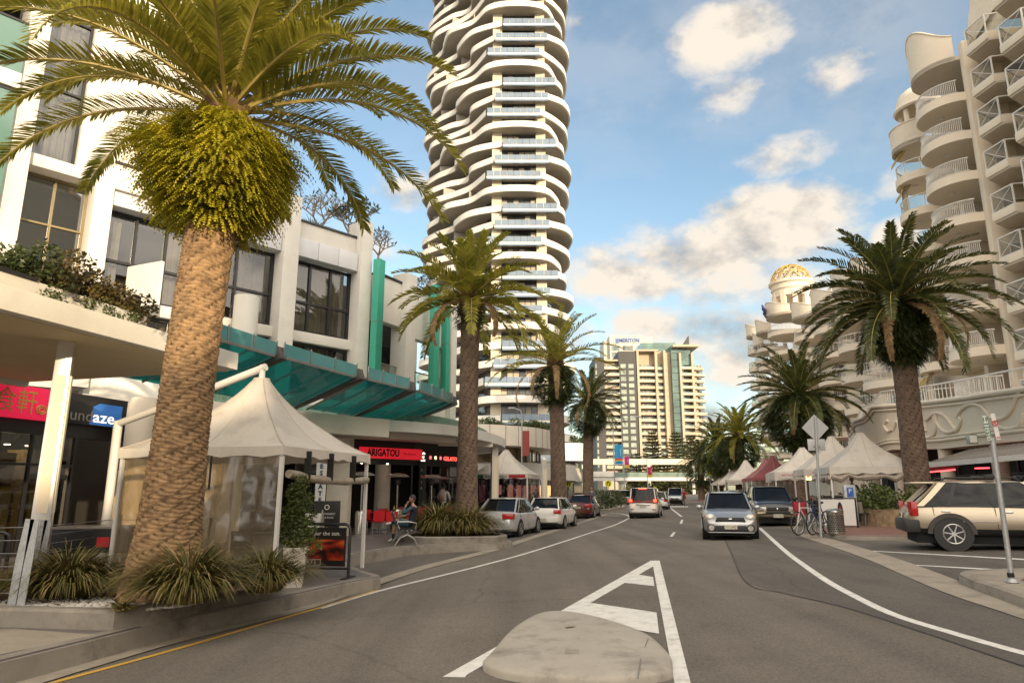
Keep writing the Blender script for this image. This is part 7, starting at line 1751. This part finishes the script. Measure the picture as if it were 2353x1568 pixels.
# ---------------------------------------------------------------- people
SKIN = M('skin',(.42,.25,.17),.55,0,.06,6); HAIRD = M('hair_dark',(.03,.02,.015),.6,0,.2,20); SHOE = M('shoe_white',(.62,.60,.57),.6,0,.08,8)
def cloth(n,c): return M('cloth_'+n,c,.85,0,.15,5,.15,25)
BONES = [('pelvis','waist'),('waist','chest'),('chest','neck'),('neck','head'),('pelvis','hipL'),('pelvis','hipR'),('hipL','kneeL'),('kneeL','ankL'),('ankL','toeL'),('hipR','kneeR'),('kneeR','ankR'),('ankR','toeR'),('chest','shL'),('chest','shR'),('shL','elL'),('elL','wrL'),('wrL','haL'),('shR','elR'),('elR','wrR'),('wrR','haR')]
RAD = dict(pelvis=(.15,.125),waist=(.14,.105),chest=(.155,.115),neck=(.058,.058),head=(.04,.04),hipL=(.10,.10),hipR=(.10,.10),kneeL=(.062,.066),kneeR=(.062,.066),ankL=(.040,.045),ankR=(.040,.045),toeL=(.040,.030),toeR=(.040,.030),shL=(.062,.062),shR=(.062,.062),elL=(.045,.045),elR=(.045,.045),wrL=(.029,.03),wrR=(.029,.03),haL=(.038,.016),haR=(.038,.016))
STAND = dict(pelvis=(0,0,.94),waist=(0,0,1.10),chest=(0,.0,1.32),neck=(0,0,1.50),head=(0,.01,1.58),hipL=(-.09,0,.88),hipR=(.09,0,.88),kneeL=(-.10,.02,.49),kneeR=(.10,.02,.49),ankL=(-.10,-.02,.09),ankR=(.10,-.02,.09),toeL=(-.12,.13,.035),toeR=(.12,.13,.035),shL=(-.19,0,1.42),shR=(.19,0,1.42),elL=(-.24,-.02,1.13),elR=(.24,-.02,1.13),wrL=(-.25,.06,.89),wrR=(.25,.06,.89),haL=(-.25,.09,.80),haR=(.25,.09,.80))
def person(label, x, y, z, rz, pose, zone, headdir=0, hair=HAIRD, hairk=1.0, scale=1.0, fat=1.0, group=None):
    J = dict(STAND); J.update(pose); t = thing('person',label,'person',(x,y,z),rz,group); t.scale = (scale,)*3
    names = list(J); me = bpy.data.meshes.new('skeleton'); idx = {n:i for i,n in enumerate(names)}
    vs = [Vector(J[n]) for n in names]; es = [(idx[a],idx[b]) for a,b in BONES]; rads = [RAD[n] for n in names]; bonel = list(BONES)
    for s in 'LR':      # palm with four fingers and a thumb
        w_, h_ = Vector(J['wr'+s]), Vector(J['ha'+s]); d = (h_-w_).normalized(); sd_ = d.cross(Vector((0,1,.2))).normalized(); nn = d.cross(sd_)
        for k,(o,L) in enumerate(((-.028,.060),(-.010,.078),(.010,.074),(.027,.055))):
            a = len(vs); vs += [h_+sd_*o+d*.015,h_+sd_*o*1.25+d*(.015+L*.55),h_+sd_*o*1.2+d*(.015+L)+nn*.018]; rads += [(.0115,.0115),(.0095,.0095),(.0075,.0075)]; es += [(idx['ha'+s],a),(a,a+1),(a+1,a+2)]
        a = len(vs); q = w_.lerp(h_,.55); vs += [q+sd_*-.042+d*.005,q+sd_*-.062+d*.045]; rads += [(.013,.013),(.009,.009)]; es += [(idx['ha'+s],a),(a,a+1)]
    me.from_pydata([tuple(v) for v in vs],es,[]); o = bpy.data.objects.new('skeleton',me); C.objects.link(o)
    md = o.modifiers.new('s','SKIN'); md.use_smooth_shade = True; md.branch_smoothing = .6
    sv = me.skin_vertices[0].data
    for i,r in enumerate(rads): sv[i].radius = (r[0]*fat,r[1]*fat)
    sv[idx['pelvis']].use_root = True
    o.modifiers.new('u','SUBSURF').levels = 1; bpy.context.view_layer.update()
    m2 = bpy.data.meshes.new_from_object(o.evaluated_get(bpy.context.evaluated_depsgraph_get())); m2.name = 'body'
    bpy.data.objects.remove(o); bpy.data.meshes.remove(me)
    # head with nose, ears, brow merged into the same body mesh
    hc = Vector(J['head'])+Vector((0,.01,.09)); hm = MB(); cs, sn = math.cos(headdir), math.sin(headdir)
    rows = []
    for j in range(13):
        tt = PI*j/12; zz = -math.cos(tt); rw = math.sin(tt)
        row = []
        for i in range(16):
            a = 2*PI*i/16; rx = .075*rw*(1 if zz > -.2 else 1-.32*(-.2-zz)); ry = .098*rw*(1 if zz > -.2 else 1-.12*(-.2-zz)); px_, py_ = rx*math.cos(a), ry*math.sin(a)
            if a > .9 and a < 2.24 and -.35 < zz < .1: py_ += .024*math.exp(-((a-PI/2)/.22)**2)*(1-abs(zz+.12)/.25) if abs(zz+.12) < .25 else 0   # nose
            if abs(a-PI/2) < .9 and .05 < zz < .25 and abs(abs(a-PI/2)-.42) < .25: py_ -= .010     # eye sockets
            row.append((px_,py_,.118*zz))
        rows.append(row)
    hm.rows(rows,True,True)
    for sg in (-1,1): hm.ball((sg*.078,-.01,-.01),.03,8,6,(.35,.7,1))
    M4 = Matrix.Translation(hc)@Matrix.Rotation(headdir,4,'Z')
    bm = bmesh.new(); bm.from_mesh(m2); n0 = len(bm.verts)
    nv = [bm.verts.new(M4@Vector(v)) for v in hm.v]
    for f in hm.f:
        try: bm.faces.new([nv[i] for i in f])
        except Exception: pass
    bm.to_mesh(m2); bm.free()
    mats = []; 
    for k in zone.values():
        if k not in mats: mats.append(k)
    if SKIN not in mats: mats.append(SKIN)
    for k in mats: m2.materials.append(k)
    segs = [(a,b,Vector(J[a]),Vector(J[b])) for a,b in BONES]
    for p in m2.polygons:
        c = p.center; best = None
        for a,b,u,v in segs:
            d = v-u; tt = max(0,min(1,(c-u).dot(d)/max(1e-9,d.length_squared))); dd = (c-(u+d*tt)).length/(.6 if b in('wrL','wrR') else 1)
            if best is None or dd < best[0]: best = (dd,a,b,tt)
        _,a,b,tt = best; key = b.rstrip('LR') if b[-1] in 'LR' and b not in ('head',) else b
        key = {'hip':'hips','knee':'thigh','ank':'shin','toe':'foot','sh':'torso','el':'uparm','wr':'forearm','ha':'hand','waist':'torso','chest':'torso','neck':'torso' if tt < .55 else 'skin','head':'skin'}.get(key,key)
        if key == 'shin' and 'sock' in zone and tt > .62: key = 'sock'
        if (c-hc).length < .14 and c.z > J['neck'][2]+.02: key = 'skin'
        mt = zone.get(key,SKIN); p.material_index = mats.index(mt)
    m2.shade_smooth(); body = bpy.data.objects.new('body',m2); C.objects.link(body); body.parent = t
    if hair:
        q = MB(); rr = []
        for j in range(8):
            tt = PI*(.5+.5*j/7)*1; 
        n_ = 16
        for j in range(8):
            e = lerp(-.25,1.0,j/7)*PI/2; row = []
            for i in range(n_):
                a = 2*PI*i/n_; fr_ = max(0,math.sin(a)); lo = max(e,lerp(-.4,.62,fr_**.6)*1.0) if True else e
                row.append((.083*math.cos(lo)*math.cos(a),.106*math.cos(lo)*math.sin(a)-.006,.124*math.sin(lo)+.006))
            rr.append(row)
        q.rows(rr,True,True).xf(M4); q.build('hair',hair,t)
    eyes = MB()
    for sg in (-1,1): eyes.ball((sg*.031,.083,.016),.010,8,6)
    eyes.xf(M4).build('eyes',M('eye',(.03,.02,.015),.2,0,0),t)
    MB().box(-.024,.083,-.058,.024,.093,-.050).xf(M4).build('mouth',M('lips',(.32,.13,.11),.5,0,0),t,smooth=False)
    return t
NAVYC = cloth('navy',(.018,.022,.04)); TEALC = cloth('teal_blue',(.05,.10,.13)); WHC = cloth('white',(.62,.60,.56)); BLKC = cloth('black',(.014,.013,.013)); GREYC2 = cloth('slate',(.12,.12,.15)); REDC = cloth('red',(.40,.05,.05))
# bench with a man on the phone
BX,BY = -3.15,20.9
t = thing('park_bench','black slatted bench with curved aluminium legs beside the planted bed','bench',(BX,BY,PZ),R(-78))
ALU = M('cast_aluminium',(.50,.49,.46),.35,.8,.08,6)
for k in range(4): MB().box(-.85,-.22+.12*k,.43,.85,-.22+.12*k+.09,.465).build('seat_slat',BLACK,t,bevel=.006)
for k in range(4): MB().obox((0,-.27-.035*k,.56+.10*k),(1.7,.025,.085),Matrix.Rotation(R(-18),3,'X')).build('back_slat',BLACK,t,bevel=.006)
for sx in (-.72,.72):
    m = MB(); m.tube([(sx,.30,0),(sx,.22,.18),(sx,.02,.30),(sx,-.18,.22),(sx,-.34,0)],.022,8); m.tube([(sx,.22,.42),(sx,-.20,.42),(sx,-.40,.92)],.020,8); m.tube([(sx,.02,.30),(sx,.02,.42)],.022,8); m.tube([(sx,.24,.42),(sx,.26,.62),(sx,.05,.66),(sx,-.30,.66)],.018,8); m.build('leg',ALU,t)
sit = dict(pelvis=(0,-.06,.56),waist=(0,-.12,.72),chest=(0,-.15,.94),neck=(0,-.12,1.12),head=(0,-.10,1.20),hipL=(-.10,-.04,.54),hipR=(.10,-.04,.54),kneeL=(-.12,.42,.56),kneeR=(.05,.40,.64),ankL=(-.13,.46,.12),ankR=(-.26,.48,.58),toeL=(-.14,.62,.04),toeR=(-.40,.56,.56),
 shL=(-.20,-.15,1.03),shR=(.20,-.15,1.03),elL=(-.27,.06,.84),elR=(.30,.02,.82),wrL=(-.14,.06,1.08),wrR=(.16,.24,.78),haL=(-.11,.02,1.16),haR=(.10,.32,.76))
pn = person('man seated on the bench with crossed legs, dark jacket, talking on his phone',BX+.05,BY+.35,PZ,R(70),sit,dict(torso=NAVYC,uparm=TEALC,forearm=TEALC,hips=NAVYC,thigh=TEALC,shin=SKIN,sock=NAVYC,foot=SHOE,pelvis=NAVYC,waist=NAVYC),headdir=R(10),scale=1.0)
pn.rotation_euler.z = R(72)
t = thing('mobile_phone','small dark phone held at the seated man ear','phone',(0,0,0)); MB().box(-.012,-.035,-.06,.012,.035,.06).build('case',BLACK,t,bevel=.005)
a_ = R(72); hx,hy,hz = -.105,.03,1.17; t.location = (BX+.05+hx*math.cos(a_)-hy*math.sin(a_),BY+.35+hx*math.sin(a_)+hy*math.cos(a_),PZ+hz)
st_w = dict(kneeL=(-.10,.05,.49),ankL=(-.10,.06,.09),toeL=(-.12,.22,.035),ankR=(.11,-.10,.10),toeR=(.12,.04,.035),elR=(.27,.04,1.16),wrR=(.20,.22,1.05),haR=(.16,.30,1.04),elL=(-.27,.03,1.15),wrL=(-.20,.22,1.06),haL=(-.15,.30,1.05))
X,Y,_ = A(1019,1130,31.5); BPX,BPY = X,Y
pz_ = pathz(X,Y)
person('person in a white top standing with a backpack, seen from behind at the cafe',X,Y,pz_,R(-12),st_w,dict(torso=WHC,uparm=WHC,forearm=WHC,hips=BLKC,thigh=BLKC,shin=BLKC,foot=BLKC,waist=WHC),scale=1.03,fat=1.08)
t = thing('backpack','pale grey and tan backpack worn by the person at the cafe','backpack',(X,Y,pz_+1.33),R(-12)); m = MB(); m.ball((0,-.23,0),.25,14,10,(.72,.55,1.08)); b_ = m.build('bag',cloth('pack_grey',(.40,.38,.36)),t); MB().ball((0,-.36,-.10),.15,12,8,(.85,.4,.8)).build('pocket',cloth('pack_tan',(.32,.22,.15)),t)
m = MB()
for sg in (-1,1): m.tube([(sg*.11,-.14,.20),(sg*.13,.02,.22),(sg*.13,.15,.08),(sg*.13,.10,-.15),(sg*.12,-.12,-.22)],.022,6)
m.build('straps',cloth('pack_grey2',(.2,.19,.18)),t)
X,Y,_ = A(1231,1140,47); person('bald man in a dark suit and white shirt standing under the far canopy',X,Y,pathz(X,Y)+.02,R(170),{},dict(torso=BLKC,uparm=BLKC,forearm=BLKC,hips=BLKC,thigh=BLKC,shin=BLKC,foot=BLKC,waist=BLKC,neck=WHC),hair=None,scale=1.05)
X,Y = street(1352,46.2); person('man in a slate shirt standing at the boot of the maroon sedan',X+.25,Y,pathz(X,Y)+.03,R(150),st_w,dict(torso=GREYC2,uparm=GREYC2,hips=BLKC,thigh=BLKC,shin=BLKC,foot=BLKC,waist=GREYC2),scale=1.05)
X,Y,_ = A(1960,1140,30); person('waiter in black standing behind the counter under the right hand tent',X,Y,gz(X,Y)+.13,R(150),{},dict(torso=BLKC,uparm=BLKC,forearm=SKIN,hips=BLKC,thigh=BLKC,shin=BLKC,foot=BLKC,waist=BLKC),scale=1.0)
# cyclist and bicycle
def bicycle(label, x, y, z, rz, col, group=None, basket=None):
    t = thing('bicycle',label,'bicycle',(x,y,z),rz,group); r = .34
    for xx in (-.52,.52):
        w = MB().tube([(xx+r*math.cos(k/24*2*PI),0,r+r*math.sin(k/24*2*PI)) for k in range(25)],.022,6).build('wheel',TYRE,t)
        m = MB()
        for k in range(10): a = k/10*2*PI; m.tube([(xx,0,r),(xx+r*.95*math.cos(a),0,r+r*.95*math.sin(a))],.004,4)
        m.tube([(xx+r*.93*math.cos(k/24*2*PI),0,r+r*.93*math.sin(k/24*2*PI)) for k in range(25)],.010,5); m.build('spokes',ALLOY,w)
    m = MB(); bb = (-.05,0,.30); hd_ = (.36,0,.80); st_ = (-.20,0,.78)
    for a,b in ((bb,hd_),(bb,st_),(st_,hd_),((-.52,0,r),bb),((-.52,0,r),st_),((.52,0,r),(.38,0,.70)),((.38,0,.70),(.34,0,.96))): m.tube([a,b],.020,6)
    m.build('frame',col,t); m = MB(); m.tube([(.30,-.27,.98),(.36,-.12,1.0),(.34,0,.97),(.36,.12,1.0),(.30,.27,.98)],.014,6); m.build('handlebar',BLACK,t); MB().tube([(-.20,0,.78),(-.23,0,.92)],.014,6).build('seat_post',ALLOY,t); MB().ball((-.24,0,.95),.12,10,6,(1.15,.6,.35)).build('saddle',BLACK,t)
    m = MB(); m.cyl((-.05,-.04,.30),(-.05,.04,.30),.09,n=16); m.bar((-.05,.06,.30),(.06,.06,.18),.025); m.bar((-.05,-.06,.30),(-.16,-.06,.42),.025); m.build('crank',STEEL,t)
    return t
X,Y = street(1573,69); z = gz(X,Y)
bicycle('bicycle ridden by the cyclist in red far down the road',X,Y,z,R(256),M('bike_red',(.35,.04,.04),.4,0,0))
cy = dict(pelvis=(0,-.24,.98),waist=(0,-.16,1.12),chest=(0,.0,1.30),neck=(0,.12,1.42),head=(0,.16,1.48),hipL=(-.09,-.22,.95),hipR=(.09,-.22,.95),kneeL=(-.11,.14,.72),kneeR=(.11,.10,.58),ankL=(-.10,.06,.36),ankR=(.10,-.10,.20),toeL=(-.10,.20,.34),toeR=(.10,.03,.17),shL=(-.18,.02,1.38),shR=(.18,.02,1.38),elL=(-.26,.18,1.17),elR=(.26,.18,1.17),wrL=(-.25,.30,1.02),wrR=(.25,.30,1.02),haL=(-.24,.34,1.0),haR=(.24,.34,1.0))
person('cyclist in a red jersey and helmet riding towards the viewer',X,Y,z,R(166),cy,dict(torso=REDC,uparm=REDC,waist=REDC,hips=BLKC,thigh=BLKC,foot=BLKC),hair=M('helmet_red',(.40,.06,.06),.4,0,0))
X,Y = G(1865,1228,.13); z = gz(X,Y)+.13
bicycle('white framed bicycle leaning nearest the kerb by the steel bin',X+.05,Y+.35,z,R(214),M('bike_white',(.66,.64,.6),.35,0,0),'bicycles by the steel bin'); bicycle('blue-black bicycle standing between the white bicycle and the steel bin',X+.45,Y+.45,z,R(222),M('bike_blue',(.03,.06,.16),.4,0,0),'bicycles by the steel bin')
t = thing('shopping_bag','red bag hanging on the handlebar of the white bicycle','bag',(X-.02,Y+.72,z+.55)); MB().add([(-.16,-.06,0),(.16,-.06,0),(.16,.06,0),(-.16,.06,0),(-.2,-.09,.42),(.2,-.09,.42),(.2,.09,.42),(-.2,.09,.42)],[(0,1,5,4),(1,2,6,5),(2,3,7,6),(3,0,4,7),(3,2,1,0)]).build('bag',M('bag_red',(.42,.03,.05),.6,0,.1,6),t,bevel=.02); m = MB(); m.tube([(-.1,0,.42),(-.06,0,.55),(.06,0,.55),(.1,0,.42)],.01,5); m.build('strap',BLACK,t)
X,Y = G(1922,1226,.13); z = gz(X,Y)+.13
t = thing('litter_bin','perforated stainless steel litter bin with a domed lid by the bicycles','litter bin',(X,Y,z)); SST = M('stainless',(.52,.50,.46),.22,.9,.1,4)
MB().lathe([(.22,0),(.24,.02),(.24,.60),(.25,.62),(.25,.66)],28).build('drum',SST,t); MB().lathe([(.255,.66),(.25,.70),(.18,.745),(.02,.76)],28).build('lid',SST,t)
m = MB()
for j in range(9):
    for i in range(24):
        a = (i+.5*(j%2))/24*2*PI; c = (.243*math.cos(a),.243*math.sin(a),.10+j*.055); m.obox(c,(.004,.034,.030),Matrix.Rotation(a,3,'Z'))
m.build('perforation',UNDER,t,smooth=False)
# ---------------------------------------------------------------- patio heaters, red chairs and tables, boards
heat = None
for k,(px,Y,py,lab) in enumerate(((833,25,1087,'patio heater nearest the beige pillar at the restaurant'),(914,27.2,1091,'patio heater second from the beige pillar'),(992,29.5,1095,'patio heater in front of the gelato windows'),(1014,32.5,1100,'patio heater closest to the backpack wearer'))):
    X,_,Z = A(px,py,Y); z0 = pathz(X,Y)
    if heat is None:
        h_ = 2.22; t = heat = thing('patio_heater',lab,'patio heater',(X,Y,z0),0,'mushroom patio heaters'); MB().lathe([(.235,0),(.235,.03),(.21,.05),(.21,.78),(.19,.82),(.05,.84)],24).build('base',SST,t); MB().cyl((0,0,.82),(0,0,1.78),.035,n=12).build('pole',SST,t); MB().lathe([(.05,1.74),(.10,1.78),(.12,1.84),(.10,1.95),(.13,1.97),(.05,2.0)],16).build('burner',M('burner',(.06,.05,.05),.5,.3,.2),t); MB().lathe([(.46,2.06),(.44,2.09),(.28,2.17),(.06,2.20),(.0,2.2)],32).build('reflector',M('heater_dome',(.62,.60,.56),.3,.7,.05),t)
    else: dup(heat,(X,Y,z0),0,lab)
rs = [(850,26.3,40,'red chair tucked beside the first patio heater'),(868,25.4,200,'red chair with its back to the road left of the seated man'),(893,26.0,150,'red chair turned sideways at the nearest black table'),(905,24.6,175,'red chair nearest the seated man, back to the road'),(882,28.5,20,'red chair on the wall side of the nearest black table'),(945,27.2,190,'red chair just behind the seated man head'),(930,29.6,100,'red chair beside the second patio heater'),(965,28.6,210,'red chair between the seated man and the gelato windows'),(985,31,170,'red chair left of the backpack wearer'),(1040,31,150,'red chair right of the backpack wearer'),(1048,33.5,200,'red chair beside the second palm trunk'),(915,31,0,'red chair in the back row against the restaurant glass'),(858,29.5,330,'red chair at the back left by the beige pillar'),(960,33,20,'red chair farthest back by the gelato counter')]
for px,Y,rz,lab in rs:
    X = A(px,1180,Y)[0]; chair(lab,X,Y,R(rz),pathz(X,Y),RED,STEEL,'red cafe chairs outside the restaurant')
for px,Y,lab in ((873,26.6,'black cafe table nearest the beige pillar among the red chairs'),(925,28.3,'black cafe table behind the seated man'),(975,30.3,'black cafe table left of the backpack wearer'),(890,30.5,'black cafe table in the back row')):
    X = A(px,1180,Y)[0]; simple_table(lab,X,Y,R(10),pathz(X,Y),group='black cafe tables')
for px,py,Y,c,lab in ((866,1168,26.6,(.05,.1,.3),'small blue bottle on a cafe table'),(905,1165,28,(.5,.4,.03),'yellow sauce bottle on a cafe table')):
    X,_,Z = A(px,py,Y); t = thing('bottle',lab,'bottle',(X,Y,pathz(X,Y)+.74)); MB().lathe([(.035,0),(.035,.14),(.015,.18),(.015,.22),(.0,.22)],12).build('bottle',M('bottle_%s'%lab[6:10].strip(),c,.3,0,0),t)
# real estate sign, A-board, menu board
t = thing('vertical_sign','white vertical REAL ESTATE sign hanging behind the tent corner','sign',(A(737,1110,21)[0],21,1.2),R(8)); MB().box(-.15,-.03,0,.15,.03,2.1).build('panel',SWHT,t,smooth=False)
for i,ch in enumerate('REALESTATE'): text('lettering',ch,.19,M('navy_letter',(.02,.03,.12),.4,0,0),t,(0,-.036,1.98-.20*i-(.06 if i > 3 else 0)),(R(90),0,0),bold=.008)
X,Y = A(716,1190,17.5)[0],17.5; t = thing('a_board','plain white A-frame board behind the plant pot','a-frame board',(X,Y,PZ),R(-15)); 
for s_,nm in ((1,'panel'),(-1,'panel')):
    m = MB().box(-.28,-.015,.08,.28,.015,1.0); m.xf(Matrix.Translation((0,-s_*.26,0))@Matrix.Rotation(R(-s_*14),4,'X')); m.build(nm,SWHT,t,smooth=False)
m = MB()
for s_ in (-1,1):
    for e in (-1,1): m.tube([(s_*.29,-e*.28,0),(s_*.29,0,1.06)],.014,6)
m.build('frame',ALU,t)
X,Y = A(750,1190,19.5)[0],19.5; t = thing('menu_board','black upright menu board with a pale emblem beside the beige pillar','menu board',(X,Y,PZ),R(5)); MB().box(-.36,-.03,.05,.36,.03,1.25).build('board',BORD,t,bevel=.01); text('lettering','NIGHTMARKET',.07,WL,t,(0,-.036,.90),(R(90),0,0)); text('lettering','SPACE AVAIL',.07,WL,t,(0,-.036,.80),(R(90),0,0)); m = MB(); m.tube([(.06*math.cos(k/12*2*PI),-.036,1.08+.06*math.sin(k/12*2*PI)) for k in range(13)],.012,5); m.build('emblem',WL,t); m = MB()
m.tube([(.05,-.036,.15),(.0,-.036,.3),(.06,-.036,.42),(.02,-.036,.55)],[.08,.06,.05,.02],6); m.build('picture',M('menu_gold',(.5,.28,.04),.5,0,.5,8),t)
for sx in (-1,1): MB().box(sx*.3-.03,-.2,0,sx*.3+.03,.2,.05).build('foot',BLACK,t,smooth=False)
# right hand cafe: banner screen, chair, counter, planter
X,Y = G(1955,1218,.13); X += .35; z = gz(X,Y)+.13
t = thing('screen_banner','white cafe screen with a dark oval emblem in a black frame','screen',(X,Y+1.6,z),R(-12)); m = MB(); m.tube([(-.62,0,0),(-.62,0,1.0),(.62,0,1.0),(.62,0,0)],.03,6); m.build('frame',BLACK,t); MB().box(-.58,-.01,.08,.58,.01,.96).build('panel',SWHT,t,smooth=False); m = MB(); m.cyl((.1,-.02,.52),(.1,-.012,.52),.22,n=24); 
for i in range(len(m.v)): m.v[i] = (.1+(m.v[i][0]-.1)*.42,m.v[i][1],m.v[i][2]+(m.v[i][2]-.52)*.6)
m.build('emblem',BORD,t); MB().box(.08,-.025,.34,.12,-.021,.72).build('bottle_mark',M('emblem_red',(.35,.03,.03),.5,0,0),t,smooth=False)
X2,Y2 = A(1990,1190,25.5)[0],25.5; chair('pale metal cafe chair beside the white screen',X2,Y2,R(100),gz(X2,Y2)+.13,M('chair_cream',(.42,.38,.30),.4,.2,0),STEEL,None)
X2,Y2,_ = A(1975,1160,28.5); t = thing('cafe_counter','dark cafe counter with cups under the nearest right hand tent','counter',(X2,Y2,gz(X2,Y2)+.13),R(-10)); MB().box(-1.3,-.3,0,1.3,.3,1.0).build('front',DARKIN,t,smooth=False); MB().box(-1.4,-.36,1.0,1.4,.36,1.05).build('counter_top',M('counter_top',(.35,.29,.22),.4,0,.1),t,bevel=.01)
rnd = random.Random(6); m = MB()
for i in range(9): xx = -1.1+i*.26; m.cyl((xx,rnd.uniform(-.2,.2),1.05),(xx,0,1.05+rnd.uniform(.1,.2)),.05,n=10)
m.build('crockery',WL,t)
STN = M('planter_stone',(.30,.21,.12),.85,0,.45,5,.5,18,stain=(.14,.10,.07),sscale=4)
pr = [(v.x,v.y) for v in catmull([(x,y,0) for x,y in ((12.9,24.5),(12.6,23.4),(13.2,22.4),(14.6,22.0),(16.2,22.6),(16.6,24.5),(15.5,25.8),(13.8,25.7))],5,True)]
t = thing('stone_planter','curved rough stone planter wall around the tallest right hand palm','planter',(14.4,24,gz(14.4,24)+.13)); MB().prism([(x+.25,y+2.0) for x,y in pr],gz(14.4,24),.95).build('wall',STN,t,world=True); 
rnd = random.Random(5); bl = [((lerp(-1.6,1.5,rnd.random()),rnd.uniform(-1.2,1.0),rnd.uniform(.0,.6)),.5,.45) for _ in range(18)]
shrub('shrub','dense green shrub filling the stone planter behind the off-roader','shrub',14.6,25.6,.92,bl,3800,.14,SHR,44,stems=False)
